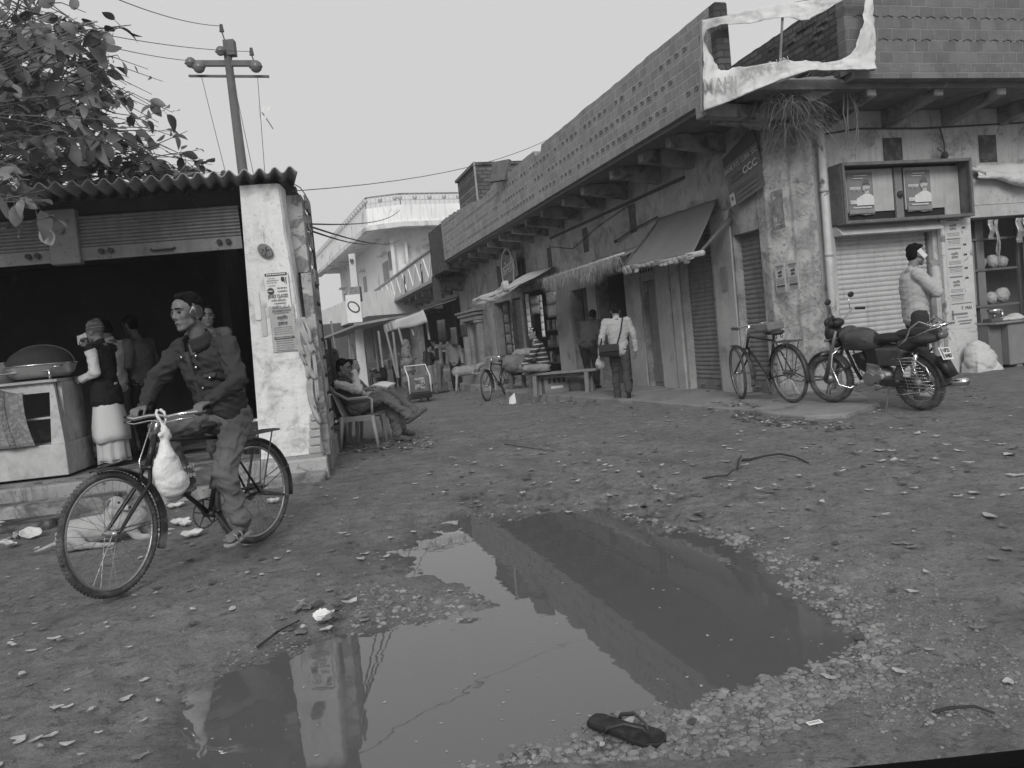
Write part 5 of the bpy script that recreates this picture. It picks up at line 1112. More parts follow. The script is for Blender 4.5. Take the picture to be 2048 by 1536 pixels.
# covered pan on the counter
px_,pz_=sl_at(75,690,.75); t=thing('covered_pan','wide shallow metal pan under a dark mesh dome on the counter','pan',sw_(px_,.78,1.34),SA)
m=MB(); m.tube([(0,0,.02),(0,0,.07),(0,0,.14),(0,0,.15)],[.26,.31,.335,.34],32); m.build('pan',M('pan_aluminium',.5,.12,5,rough=.35,metal=.6,dirt=.2),t,True); m=MB(); m.torus((0,0,.155),.335,.012,'z',32,6); m.tube([(.22,-.27,.13),(.25,-.32,.12),(.30,-.30,.12),(.30,-.23,.13)],.01,6); m.build('handle',M('chrome_dull',.55),t,True)
m=MB(); m.sph((0,0,.165),(.33,.33,.20),28,14); m.build('mesh_dome',M('mesh_dark',.035,.2,40),t,True)
m=MB(); m.tube([(.337*math.cos(a),0,.165+.205*math.sin(a)) for a in [PI*k/16 for k in range(17)]],.006,5); m.build('dome_rib',M('rib_dark',.10),t)
px2,_=sl_at(8,690,.8); t=thing('steel_pot','steel cooking pot at the left edge beside the covered pan','pot',sw_(px2-.05,.75,1.34),SA); m=MB(); m.tube([(0,0,0),(0,0,.2),(0,0,.21)],[.13,.14,.155],24); m.build('body',M('pan_aluminium',.5),t,True); m=MB(); m.torus((0,0,.21),.15,.009,'z',24,6); m.build('rim',M('chrome_dull',.55),t,True)
# bench and stove glimpsed inside the shed
t=thing('shed_bench','dark wooden bench deep in the shed behind the cyclist','bench',sw_(-1.25,1.0,.30),SA); m=MB(); m.box(-.75,.7,0,.4,.28,.33); m.build('seat',M('dark_wood',.04,.3,9),t)
for x in (-.68,.6): m=MB(); m.box(x,x+.06,.02,.38,0,.28); m.build('leg',M('dark_wood',.04),t)
px3,pz3=sl_at(517,850,.7); t=thing('clay_stove','dark squat oven with a pale painted mark just inside the shed pillar','stove',sw_(px3,.75,.30),SA); m=MB(); m.tube([(0,0,0),(0,0,.3),(0,0,.34)],[.2,.2,.16],16); m.build('body',M('stove_black',.045,.3,8),t,True); text('L 99',.12,M('chalk_mark',.4),t,(-.03,-.205,.22),TX,fit=.2)
m=MB(); m.tube([(0,0,.34),(0,0,.38)],.12,16); m.build('pan',M('pan_aluminium',.5),t,True)
# litter plates, cups by the steps
def disc(name,label,u,v,r,grp='discarded leaf plates by the steps',dz=.0,tilt=0.,mt=None):
    p=GG(u,v); t=thing(name,label,'plate',p+Vector((0,0,dz)),rs.uniform(0,3),grp,rot=(tilt,0,rs.uniform(0,3))); m=MB(); n=20
    vs=[(0,0,.006)]
    for (rr,z) in ((.6,.008),(.85,.02),(1.,.035)): vs+=[(r*rr*math.cos(2*PI*k/n),r*rr*.95*math.sin(2*PI*k/n),z+.006*math.sin(k*1.7)) for k in range(n)]
    fs=[(0,1+k,1+(k+1)%n) for k in range(n)]
    for j in range(2):
        for k in range(n): fs.append((1+j*n+k,1+(j+1)*n+k,1+(j+1)*n+(k+1)%n,1+j*n+(k+1)%n))
    m.add(vs,fs); m.build('plate',mt or M('plate_paper',.58,.12,9,dirt=.2),t,True,solid=.003)
for u,v,r,lab in ((362,1050,.085,'largest pale oval plate lying on the road before the dog'),(352,1017,.08,'pale plate lying nearest the step beyond the dog'),(385,1075,.085,'crumpled pale plate nearest the bicycle pedal'),(548,1008,.06,'small pale plate behind the rear wheel'),(372,1054,.05,'small cup lid touching the largest plate'),(8,1062,.10,'biggest white plate heaped at the left edge litter'),(62,1078,.085,'white upturned plate right of the left edge litter heap'),(14,1098,.07,'half buried white plate lowest at the left edge')): disc('leaf_plate',lab,u,v,r,tilt=R(25) if u<100 else 0,dz=.03 if u<100 else .01)
for k in range(9):
    p=GG(18+9*rg.random()*4,1070+10*rg.random()); t=thing('litter_scrap','crumpled wrapper in the heap against the left edge kerb','litter',p,rg.uniform(0,6),'crumpled wrappers in the left edge heap'); m=MB(); stone(m,(0,0,.02),.03,I2); m.build('scrap',[PG,M('paper_scrap',.38),dark][k%3],t)
# crumpled paper ball, card, slipper, sticks on the road
p=GG(645,1238); t=thing('crumpled_paper','crumpled white paper lump on the mud at the puddle edge','paper',p); m=MB()
v_,f_=ico(4); q_=[]
for a_ in v_:
    s_=.034*(1+.35*abs(float(vn(a_[0]*2.2+a_[2]*1.3,a_[1]*2.2-a_[2],3)))*2-.5*abs(float(vn(a_[0]*5+a_[2]*3,a_[1]*5-a_[2]*4,5)))); q_.append((a_[0]*s_*1.1,a_[1]*s_*.8,.022+a_[2]*s_*.8))
m.add(q_,f_); m.build('paper',paper,t)
p=GG(1630,1458); t=thing('white_label','small flat white printed label on the gravel at lower right','label',p+Vector((0,0,.020)),R(12)); m=MB(); m.box(-.024,.024,-.010,.010,0,.0015); m.build('card',paper,t); lines_=MB(); [lines_.box(-.018+.004*k,-.016+.004*k,-.004,.004,.0016,.002) for k in range(9)]; lines_.build('print',inkg,t)
p=GG(1025,808); t=thing('paper_scrap','upright folded white paper piece far out on the open road','paper',p); m=MB(); m.hexa([(-.07,0,0),(.08,0,0),(.08,.02,0),(-.07,.02,0),(-.05,0,.13),(.06,.03,.22),(.06,.05,.22),(-.05,.02,.13)]); m.build('paper',paper,t)
def stick(label,pts,r=.008):
    P=[GG(u,v)+Vector((0,0,.012+dz)) for u,v,dz in pts]; t=thing('fallen_stick',label,'stick',P[0],0,None); m=MB(); q=[p-P[0] for p in P]; m.tube(q,[r*(1-.5*i/len(q)) for i in range(len(q))],5); m.build('stick',M('dark_twig',.035,.3,9),t)
stick('longest curved dark twig on the right middle road',[(1484,922,0),(1500,921,0),(1530,919,.02),(1560,917,.03),(1590,921,.02),(1617,929,0)],.012); stick('forked twig left of the longest curved one',[(1475,940,0),(1478,926,.02),(1484,921,.03)],.009); stick('short twig left of and below the forked twig',[(1405,960,0),(1430,958,.01),(1455,956,.01),(1468,950,.03)],.009)
stick('wavy twig in the lower right mud above the car door',[(1868,1432,0),(1900,1430,.01),(1950,1428,.012),(1990,1434,0)],.006); stick('long slanting twig on the left puddle bank',[(515,1300,0),(560,1275,.02),(600,1250,.01)],.007); stick('thin twig across the churned mud',[(1010,890,0),(1060,900,.01),(1110,905,0)],.006)
# slipper
p=Vector(G(1250,1462,.035)); hd=math.atan2(-(2.44-2.58),.2); t=thing('rubber_slipper','lone worn dark rubber slipper with thong strap on gravel beside the puddle','slipper',(p.x,p.y,.028),0,rot=(R(5),R(3),R(-38)))
out=[(-.13,.0),(-.125,.028),(-.10,.038),(-.05,.036),(.0,.034),(.06,.045),(.10,.047),(.125,.035),(.135,.008),(.13,-.022),(.10,-.042),(.05,-.043),(.0,-.034),(-.05,-.034),(-.10,-.036),(-.125,-.026)]
m=MB(); m.prism(out[::-1],0,.018); sole=m.build('sole',M('slipper_rubber',.022,.4,15,rough=.6,bump=.3),t,bevel=.004,seg=2)
m=MB(); m.prism([(x*.95,y*.9) for x,y in out][::-1],.018,.0205); m.build('footbed',M('slipper_footbed',.04,.5,9,c2=.016,th=.5,pscale=14,soft=.1),t)
m=MB()
for s in (-1,1): m.tube([(.085,0,.018),(.07,s*.012,.045),(.02,s*.032,.055),(-.035,s*.042,.03),(-.045,s*.040,.010)],[(.004,.005),(.004,.007),(.004,.008),(.004,.007),(.005,.006)],6)
m.build('strap',M('slipper_strap',.06,.3,9,rough=.5),t,True)
# grain sack by the right shop
p=bw_(2.52,-.30,.10); t=thing('white_sack','full white plastic sack slumped at the foot of the white shop pillar','sack',p,BA)
m=MB(); m.sph((0,0,.17),(.25,.19,.22),18); m.sph((-.03,.02,.28),(.2,.16,.2),16); m.sph((-.06,.02,.40),(.12,.11,.09),14); m.hexa([(-.24,-.17,.0),(.27,-.17,.0),(.27,.17,.0),(-.24,.17,.0),(-.2,-.14,.2),(.2,-.14,.16),(.2,.14,.16),(-.2,.14,.2)])
fuse(m,'cloth',M('sack_white',.5,.1,6,rough=.6,bump=.3),t,.012,4,.030,.13)
# right shop counter & goods
t=BT('steel_counter','grey sheet metal shop counter with peeling posters at the right edge','counter',2.72,-.42,.09)
m=MB(); m.box(.25,2.5,.03,.6,.08,.70); m.build('body',M('counter_tin',.20,.15,3,rough=.6,streak=.3),t,bevel=.01); m=MB(); m.box(-.02,2.6,-.02,.66,.70,.735); m.build('counter_top',woodl,t,bevel=.01); m=MB(); m.box(.0,.24,.15,.6,.02,.70); m.build('side_post',M('counter_tin2',.16,.2,4),t)
for x in (.4,.95,1.9): m=MB(); m.box(x,x+.1,.05,.2,0,.08); m.build('foot',M('brick_foot',.2,.3,9),t)
m=MB(); m.grid(lambda u,v:(.72+.8*u+.03*float(vn(v*7,u*3,2)),.022,.12+.56*v),6,10); m.build('torn_sheet',M('torn_white_poster',.62,.15,4,c2=.2,th=.62,pscale=6),t,solid=.003)
t2=BT('shop_shelf','dark shelf unit with plastic bags inside the right edge shop','shelf',2.78,.28,.0); m=MB()
for z in (1.05,1.62,2.1): m.box(.02,1.25,.0,.4,z,z+.035)
m.box(1.2,1.25,-.02,.02,.8,2.4); m.build('shelf_board',M('shelf_grey',.12,.2,5),t2); m=MB(); m.box(-.0,.30,-.05,-.03,1.10,2.08); m.build('side_door',M('pale_steel_post',.2),t2)
for k,(x,z,s) in enumerate(((.55,1.10,.15),(.78,1.09,.13),(1.0,1.10,.16),(.62,1.67,.12),(.85,1.66,.14),(1.05,1.66,.12))):
    t=BT('goods_bag',('front plump clear bag on the lower right shop shelf','middle clear bag on the lower right shop shelf','right end clear bag on the lower right shop shelf','left glinting bag on the upper right shop shelf','middle glinting bag on the upper right shop shelf','right end bag on the upper right shop shelf')[k],'bag',2.78+x,.42,z); m=MB(); m.sph((0,0,s*.75),(s*.8,s*.7,s*.8),12); m.sph((s*.3,0,s*1.0),(s*.5,s*.5,s*.5),10); fuse(m,'bag',M('clear_bag',.36,.35,16,rough=.25,bump=.5),t,.014,1,.02,.05)
t=BT('cloth_heap','white cloth heap lying on the right shop counter','cloth',3.28,-.18,.83); m=MB(); m.sph((0,0,.02),(.26,.14,.05),14); m.sph((.05,0,.05),(.13,.1,.05),12); m.sph((-.1,0,.03),(.14,.1,.04),10); fuse(m,'cloth',M('sack_white',.58),t,.012,2,.012,.07)
t=BT('weighing_scale','small metal kitchen scale at the left end of the right shop counter','scale',2.98,-.15,.83); m=MB(); m.box(-.14,.12,-.08,.08,0,.05); m.build('base',M('rail_metal',.12),t,bevel=.005); m=MB(); m.tube([(0,0,.05),(0,0,.12)],.02,8); m.tube([(0,0,.12),(0,0,.19)],[.07,.1],16); m.build('pan',M('chrome_dull',.55),t,True)
t=BT('steel_shaker','small shiny steel shaker on the right shop counter behind the cloth heap','shaker',3.32,.02,.83); m=MB(); m.tube([(0,0,0),(0,0,.11),(0,0,.14)],[.025,.025,.01],12); m.sph((0,0,.15),.016,8); m.build('body',M('chrome_dull',.55),t,True)
t=BT('hanging_packets','bunch of hanging foil packets and a long twist inside the right edge shop','packets',3.2,-.0,2.38)
for x,l,w_ in ((0,.30,.1),(.1,.55,.05),(.12,.72,.03),(.55,.38,.12),(.68,.3,.1)): m=MB(); m.grid(lambda a,b:((a-.5)*w_+x,.02*math.sin(b*9),-l*b),3,8); m.build('packet',PG,t,True,solid=.012)
t=BT('rolled_tarpaulin','pale crumpled tarpaulin rolled up above the right edge shop','tarpaulin',2.78,-.05,2.98)
m=MB(); pp=[(0,-.05,.16),(.25,-.08,.10),(.55,-.12,.0),(.85,-.15,-.06),(1.2,-.17,-.02),(1.6,-.17,0),(2.6,-.17,.02)]; m.tube([(x,y,z) for x,y,z in pp],[.03,.05,.07,.10,.13,.13,.12],12)
for k in range(7): m.cap((rg.uniform(0,.5),-.12,.02),(rg.uniform(.9,2.2),-.2,rg.uniform(-.08,.06)),.03,.05,8)
fuse(m,'cloth',M('tarp_plastic',.36),t,.014,2,.02,.08)
m=MB(); m.grid(lambda u,v:(.1+2.4*u,-.04-.05*v,.22-.2*v+.01*math.sin(u*30)),20,4); m.build('hanging_part',M('tarp_plastic',.36),t,True,solid=.006)
# car window sill at the photographer's elbow
A_=Vector(at(1560,1548,.50)); B_=Vector(at(1850,1520,.50)); C_=Vector(at(2060,1497,.50)); D_=Vector(at(2400,1440,.50)); 
t=thing('car_door','black car door sill at the bottom right corner beside the camera','car door',A_); m=MB()
Q=[Vector((0,0,0)),B_-A_,C_-A_,D_-A_]; m.add([q for q in Q]+[q+Vector((0,-.13,-.012)) for q in Q]+[q+Vector((0,0,-.55)) for q in Q]+[q+Vector((0,-.13,-.55)) for q in Q],
 [(i,i+1,5+i,4+i) for i in range(3)]+[(8+i,12+i,13+i,9+i) for i in range(3)]+[(i,8+i,9+i,i+1) for i in range(3)]+[(4+i,5+i,13+i,12+i) for i in range(3)]+[(0,4,12,8),(3,11,15,7)])
m.build('door_panel',M('car_black_paint',.006,.1,3,rough=.6),t,bevel=.006,seg=2); m=MB(); m.tube([q+Vector((0,-.02,.004)) for q in Q],.007,8); m.build('window_seal',M('car_rubber',.004,.1,3,rough=.95,spec=.1),t,True)
# ---------------- bicycles ----------------
rub=M('tyre_rubber',.05,.3,14,rough=.9,bump=.3,c2=.11,th=.52,pscale=9,soft=.1); rimm=M('rim_steel',.42,.2,9,rough=.3,metal=.85,dirt=.3); frm=M('bike_black_enamel',.02,.3,9,rough=.3,dirt=.2); chrome=M('chrome',.62,.1,9,rough=.15,metal=1); leather=M('saddle_leather',.04,.3,9,rough=.5); rustm=M('rusted_steel',.10,.4,20,rough=.7,bump=.4,metal=.3); mud_=M('mudguard_black',.035,.3,9,rough=.4,c2=.1,th=.6,pscale=6)
def bicycle(label,loc,rz,steer=0,group='black roadster bicycles',tilt=0,wb=1.12,ry=None):
    t=thing('bicycle',label,'bicycle',loc,rz,group); t.rotation_euler=(tilt,0,rz)
    Rw=.333
    def wheel(x,par,st=0):
        m=MB(); m.torus((0,0,0),Rw,.0195,'y',56,10)
        for k in range(84):
            a=2*PI*k/84; 
            for s in (-1,1): m.obox((math.cos(a)*(Rw+.017),s*.008,math.sin(a)*(Rw+.017)),(.007,.008,.009),(0,-a,0))
        tm=m.build('wheel',rub,par,True); tm.location=(x,0,Rw+.024); tm.rotation_euler=(0,0,st)
        m=MB(); m.torus((0,0,0),Rw-.022,.008,'y',56,6,ry=.015); m.build('rim',rimm,tm,True)
        m=MB()
        for k in range(32):
            a=2*PI*k/32; s=1 if k%2 else -1; b=a+(.9 if (k//2)%2 else -.9); m.tube([(math.cos(b)*.018,s*.028,math.sin(b)*.018),(math.cos(a)*(Rw-.03),0,math.sin(a)*(Rw-.03))],.0013,3,caps=False)
        m.build('spokes',M('spoke_steel',.33,.2,9,rough=.35,metal=.8),tm)
        m=MB(); m.tube([(0,-.05,0),(0,-.03,0),(0,.03,0),(0,.05,0)],[.012,.022,.022,.012],12); m.tube([(0,-.06,0),(0,.06,0)],.007,8); m.build('hub',rimm,tm,True); return tm
    wheel(0,t); wheel(wb,t,steer); H=Rw+.024
    BBp=Vector((.40,0,.30)); ST=Vector((.21,0,.80)); HT=Vector((.745,0,.86)); HB=Vector((.825,0,.68))
    m=MB(); m.tube([BBp,ST],.015,8); m.tube([Vector((.225,0,.77)),HT.lerp(HB,.15)],.013,8); m.tube([HT.lerp(HB,.9),BBp],.015,8); m.tube([HT,HB],.019,10)
    for s in (-1,1): m.tube([ST.lerp(BBp,.06)+Vector((0,s*.02,0)),(0,s*.058,H)],.008,6); m.tube([BBp+Vector((0,s*.02,0)),(0,s*.058,H)],.009,6)
    m.tube([BBp-Vector((0,.04,0)),BBp+Vector((0,.04,0))],.024,12); m.build('frame',frm,t,True)
    m=MB()
    for s in (-1,1): m.tube([HB+Vector((.005,s*.03,0)),HB+Vector((.04,s*.05,-.09)),(wb-.10,s*.052,H+.09),(wb-.03,s*.054,H+.02),(wb,s*.055,H)],[.013,.013,.012,.010,.008],8)
    m.tube([HB+Vector((.005,-.045,0)),HB+Vector((.005,.045,0))],.016,8); m.build('fork',frm,t,True)
    c=HT+Vector((-.045,0,.12))
    m=MB(); m.tube([HT,c],.012,8); 
    pts=[Vector((-.14,-.27,-.005)),Vector((-.03,-.275,0)),Vector((.045,-.235,.0)),Vector((.055,-.14,-.012)),Vector((.03,-.04,.0)),Vector((.03,.04,.0)),Vector((.055,.14,-.012)),Vector((.045,.235,.0)),Vector((-.03,.275,0)),Vector((-.14,.27,-.005))]
    m.tube([c+p for p in pts],.0115,8); m.tube([c+p*1.0+Vector((.012,0,-.03)) for p in pts[1:-1]],.005,6); m.tube([c+Vector((.05,0,-.03)),HB+Vector((.05,0,.05)),HB+Vector((.07,.02,-.05))],.004,5); hb=m.build('handlebar',chrome,t,True)
    for s in (-1,1): m=MB(); m.tube([c+Vector((-.05,s*.275,0)),c+Vector((-.16,s*.268,-.007))],.017,10); m.build('grip',leather,hb,True)
    m=MB(); m.sph(ST+Vector((-.09,0,.07)),(.10,.085,.035),14); m.sph(ST+Vector((.06,0,.065)),(.12,.03,.022),12); m.tube([ST,ST+Vector((0,0,.06))],.012,8)
    for s in (-1,1): m.torus(ST+Vector((-.11,s*.04,.02)),.022,.005,'y',14,5)
    m.build('saddle',leather,t,True)
    for x0,a0,a1,nm in ((0,R(-15),R(165),'r'),(wb,R(-28),R(100),'f')):
        m=MB(); N_=26; vs=[]
        for i in range(N_+1):
            a=a0+(a1-a0)*i/N_
            for k in range(5): th=PI*(k/4)-PI/2; rr=.372+.014*math.cos(th)-.01; vs.append((x0+math.cos(PI-a if 0 else a)*rr*(-1 if nm=='r' else -1)*(1),.034*math.sin(th),H+math.sin(a)*rr) if nm=='r' else (x0+math.cos(a)*rr*-1,.034*math.sin(th),H+math.sin(a)*rr))
        m.add(vs,[(i*5+k,i*5+k+1,(i+1)*5+k+1,(i+1)*5+k) for i in range(N_) for k in range(4)])
        if nm=='r': m.xf(Matrix(((1,0,0),(0,1,0),(0,0,1))))
        g=m.build('mudguard',mud_,t,True,solid=.002)
        m=MB()
        for s in (-1,1):
            for a in ((R(20),R(75)) if nm=='r' else (R(0),)): 
                x_=-math.cos(a); m.tube([(x0,s*.06,H),(x0+x_*.37,s*.035,H+math.sin(a)*.37)],.0035,5)
        m.build('mudguard_stay',rustm,g)
    m=MB(); z=.755
    for y in (-.075,-.025,.025,.075): m.tube([(.16,y,z),(-.24,y,z)],.005,6)
    m.tube([(.16,-.08,z),(-.24,-.08,z),(-.27,0,z),(-.24,.08,z),(.16,.08,z),(.17,0,z),(.16,-.08,z)],.006,6)
    for x in (-.1,.06): m.tube([(x,-.08,z),(x,.08,z)],.005,6)
    for s in (-1,1): m.tube([(-.17,s*.075,z),(-.02,s*.068,H)],.006,6)
    m.build('carrier',rustm,t)
    m=MB(); m.torus(BBp+Vector((0,-.045,0)),.092,.005,'y',36,5)
    for k in range(5): a=2*PI*k/5+.3; m.tube([BBp+Vector((0,-.045,0)),BBp+Vector((math.cos(a)*.092,-.045,math.sin(a)*.092))],.005,4)
    for s in (-1,1): m.tube([BBp+Vector((0,-.05,s*.092)),Vector((0,-.045,H+s*.035))],.004,4)
    m.build('chainwheel',rustm,t)
    ca=R(-120)
    for s in (-1,1):
        e=BBp+Vector((math.cos(ca)*.17*s,s*.075,math.sin(ca)*.17*s)); m=MB(); m.tube([BBp+Vector((0,s*.05,0)),e],.009,6); cr_=m.build('crank',rustm,t); m=MB(); 
        for q in (-.025,.025): m.obox(e+Vector((q,s*.05,0)),(.02,.08,.018))
        m.tube([e,e+Vector((0,s*.09,0))],.007,6); m.build('pedal',rub,cr_)
    m=MB(); m.tube([(-.02,.075,H),(-.20,.085,H-.06),(-.27,.03,H-.08),(-.20,-.085,H-.06),(-.02,-.075,H)],.008,6); m.build('stand',rustm,t)
    m=MB()
    for k in range(16): m.cap((rg.uniform(-.10,.05),rg.uniform(-.07,.08),H+rg.uniform(-.05,.05)),(rg.uniform(-.12,.05),rg.uniform(-.07,.08),H+rg.uniform(-.05,.05)),.010,.007,6)
    m.build('tied_rag',M('rag_dirty',.12,.4,20,bump=.5),t)
    return t
RB=G(520,1100); RIDEH=R(-115.5)
BK=bicycle('black roadster bicycle ridden by the cyclist across the left foreground',(RB[0],RB[1],.02),RIDEH,R(7)); BK.location.z=gh(RB[0],RB[1])+.005
def bikecopy(label,loc,rz,tilt=0,scale=1,steer=None):
    c=copy_tree(BK); c['label']=label; c.location=loc; c.rotation_euler=(tilt,0,rz); c.scale=(scale,)*3; return c
p0=Vector(G(1586,806,PZ)); p1=Vector(G(1466,797,PZ)); hd=R(106)
CB=bikecopy('black bicycle leaning between the motorcycle and the dark shutters',(p0.x,p0.y,PZ),hd,R(-4),1.05)
for ch in CB.children:
    if ch.name.startswith('wheel') and ch.location.x>.5: ch.rotation_euler=(0,0,R(-17))
# basket-like box behind its handlebar
m=MB(); m.box(.12,.42,-.12,.12,.90,1.0); m.build('saddle_box',M('box_grey_tin',.16,.3,9,dirt=.5),CB,bevel=.02,seg=2)
q=Vector(at(1015,772,19.0)); q.z=gh(q.x,q.y); bikecopy('bicycle standing in shade left of the snack shop sacks',q,R(-115)+0,0,1,)
q=Vector(at(745,772,29)); q.z=gh(q.x,q.y); bikecopy('distant bicycle parked behind the concrete pole',q,R(-75))
# ---------------- motorcycles ----------------
def motorcycle(label,loc,rz,tilt=0,plate=True):
    t=thing('motorcycle',label,'motorcycle',loc,rz,'commuter motorcycles'); t.rotation_euler=(tilt,0,rz)
    pt=M('motor_paint',.06,.15,3,rough=.22,dirt=.25); bk=M('motor_black',.022,.3,9,rough=.45); alu=M('motor_alloy',.25,.25,9,rough=.45,metal=.7,dirt=.4); seatm=M('motor_seat',.02,.2,9,rough=.55); grey_=M('motor_silver',.16,.15,5,rough=.4,metal=.4)
    def wheel(x,Rw,tw,st=0):
        m=MB(); m.torus((0,0,0),Rw-tw,tw,'y',48,10)
        for k in range(60):
            a=2*PI*k/60
            for s in (-1,1): m.obox((math.cos(a)*(Rw-.006),s*tw*.4,math.sin(a)*(Rw-.006)),(.014,tw*.5,.012),(0,-a,s*.3))
        w_=m.build('wheel',rub,t,True); w_.location=(x,0,Rw); w_.rotation_euler=(0,0,st)
        m=MB(); m.torus((0,0,0),Rw-tw*1.75,.012,'y',48,6,ry=.028); 
        for k in range(5):
            for o in (-.10,.10):
                a=2*PI*k/5+o; b=2*PI*k/5+o*2.2; m.tube([(math.cos(b)*.05,0,math.sin(b)*.05),(math.cos(a)*(Rw-tw*1.9),0,math.sin(a)*(Rw-tw*1.9))],[(.014,.016),(.009,.012)],6)
        m.build('rim',alu,w_,True); m=MB(); m.tube([(0,-.07,0),(0,.07,0)],.055,16); m.build('hub',alu,w_,True); return w_
    wheel(0,.305,.045); wheel(1.25,.30,.038,R(12))
    m=MB(); 
    for s in (-1,1): m.tube([(1.25,s*.085,.30),(1.10,s*.085,.62),(.98,s*.085,.90)],[.026,.022,.018],10)
    m.tube([(1.03,-.1,.80),(1.03,.1,.80)],.02,8); m.build('fork',grey_,t,True)
    m=MB(); N_=20; vs=[]
    for i in range(N_+1):
        a=R(20)+R(135)*i/N_
        for k in range(7): th=PI*k/6-PI/2; rr=.325+.018*math.cos(th); vs.append((1.25+math.cos(a)*rr,.062*math.sin(th),.30+math.sin(a)*rr))
    m.add(vs,[(i*7+k,i*7+k+1,(i+1)*7+k+1,(i+1)*7+k) for i in range(N_) for k in range(6)]); m.build('front_mudguard',pt,t,True,solid=.004)
    # tank
    m=MB(); m.sph((.72,0,.80),(.25,.145,.125),18); m.sph((.60,0,.75),(.24,.13,.11),16); m.sph((.86,0,.84),(.12,.13,.11),14); m.hexa([(.50,-.06,.66),(.92,-.06,.66),(.92,.06,.66),(.50,.06,.66),(.52,-.13,.80),(.9,-.13,.84),(.9,.13,.84),(.52,.13,.80)]); fuse(m,'fuel_tank',pt,t,.012,4)
    m=MB(); m.sph((.25,0,.80),(.30,.115,.055),16); m.sph((-.02,0,.85),(.24,.11,.055),16); m.sph((.42,0,.77),(.12,.10,.06),14); fuse(m,'seat',seatm,t,.014,3)
    m=MB(); m.sph((.30,0,.62),(.20,.115,.12),14); m.sph((.18,0,.66),(.14,.11,.08),12); m.hexa([(.15,-.1,.5),(.42,-.1,.5),(.42,.1,.5),(.15,.1,.5),(.1,-.105,.68),(.45,-.105,.7),(.45,.105,.7),(.1,.105,.68)]); fuse(m,'side_panel',pt,t,.014,3)
    m=MB(); m.cap((.10,0,.74),(-.30,0,.86),.10,.055,14); m.sph((-.12,0,.80),(.22,.12,.07),14); fuse(m,'tail_cowl',pt,t,.014,3)
    m=MB(); m.sph((-.36,0,.83),(.04,.07,.045),12); m.build('tail_lamp',M('lamp_glass_dark',.12,rough=.15),t,True)
    m=MB(); m.hexa([(-.34,-.06,.60),(-.28,-.06,.60),(-.28,.06,.60),(-.34,.06,.60),(-.44,-.06,.40),(-.40,-.06,.38),(-.40,.06,.38),(-.44,.06,.40)]); N_=12; vs=[]
    for i in range(N_+1):
        a=R(70)+R(110)*i/N_
        for k in range(5): th=PI*k/4-PI/2; rr=.345+.015*math.cos(th); vs.append((math.cos(a)*rr,.075*math.sin(th),.305+math.sin(a)*rr))
    m.add(vs,[(i*5+k,i*5+k+1,(i+1)*5+k+1,(i+1)*5+k) for i in range(N_) for k in range(4)]); m.build('rear_mudguard',bk,t,True)
    if plate:
        pl=MB(); pl.box(-.115,.115,-.003,.003,-.068,.068); po=pl.build('number_plate',M('plate_white',.72,.08,5,rough=.4),t,bevel=.003); po.location=(-.40,.04,.64); po.rotation_euler=(R(-22),R(10),R(-90)+R(14))
        text('UP23',.06,ink,po,(.02,-.006,.03),TX,bold=.02,fit=.13); text('8487',.06,ink,po,(.025,-.006,-.03),TX,bold=.02,fit=.15); m=MB(); m.box(-.10,-.065,-.005,-.003,-.055,.055); m.build('emblem',inkg,po)
    # engine
    m=MB(); m.sph((.55,0,.36),(.15,.11,.10),14); m.sph((.42,0,.38),(.13,.12,.09),14); m.tube([(.55,.10,.35),(.55,.135,.35)],.085,18); m.tube([(.42,.10,.36),(.42,.13,.36)],.06,16); m.hexa([(.40,-.09,.30),(.66,-.09,.28),(.66,.09,.28),(.40,.09,.30),(.42,-.08,.50),(.60,-.08,.52),(.60,.08,.52),(.42,.08,.50)]); fuse(m,'engine_case',alu,t,.010,2); m=MB(); m.hexa([(.36,-.06,.46),(.62,-.06,.5),(.62,.06,.5),(.36,.06,.46),(.34,-.07,.68),(.60,-.07,.68),(.60,.07,.68),(.34,.07,.68)]); m.build('air_box',bk,t,bevel=.02,seg=2)
    m=MB()
    for k in range(9): m.obox((.66+.016*k*.5,0,.43+.019*k),(.17,.16,.007),(0,R(-22),0))
    m.tube([(.64,0,.42),(.74,0,.62)],.06,10); m.build('cylinder_fins',bk,t)
    m=MB(); m.tube([(1.0,0,.86),(.72,0,.90),(.1,0,.72),(-.15,0,.72)],.022,8); m.tube([(1.0,0,.80),(.86,0,.45),(.78,0,.30)],.020,8); m.tube([(.25,0,.66),(.25,0,.32)],.02,8)
    for s in (-1,1): m.tube([(.30,s*.09,.32),(0,s*.10,.305)],.018,8); m.tube([(-.12,s*.11,.66),(.02,s*.11,.32)],.010,6)
    m.build('frame',bk,t,True)
    m=MB(); 
    for s in (-1,1):
        m.tube([(-.10,s*.115,.64),(-.02,s*.115,.36)],.021,8)
        for k in range(9): m.torus(Vector((-.10,s*.115,.64)).lerp(Vector((-.02,s*.115,.36)),.1+.085*k),.030,.005,'z',12,5)
    m.build('shock_spring',chrome,t,True)
    m=MB(); m.tube([(.80,-.08,.52),(.92,-.11,.34),(.70,-.13,.20),(.3,-.14,.20),(-.25,-.15,.28),(-.45,-.15,.30)],[.018,.018,.018,.03,.045,.04],12); m.build('exhaust',chrome,t,True)
    m=MB(); m.tube([(.95,.05,.70),(1.0,.16,.64),(1.01,.20,.50),(.93,.20,.28),(.80,.16,.24),(.76,.04,.28)],.012,8); m.tube([(.95,-.05,.70),(1.0,-.16,.64),(1.01,-.20,.50),(.93,-.20,.28),(.80,-.16,.24),(.76,-.04,.28)],.012,8); m.build('crash_guard',chrome,t,True)
    # grille guard on the left
    m=MB(); P=[(.16,.17,.60),(-.12,.19,.62),(-.27,.19,.52),(-.34,.19,.34),(.02,.19,.22),(.16,.17,.20)]
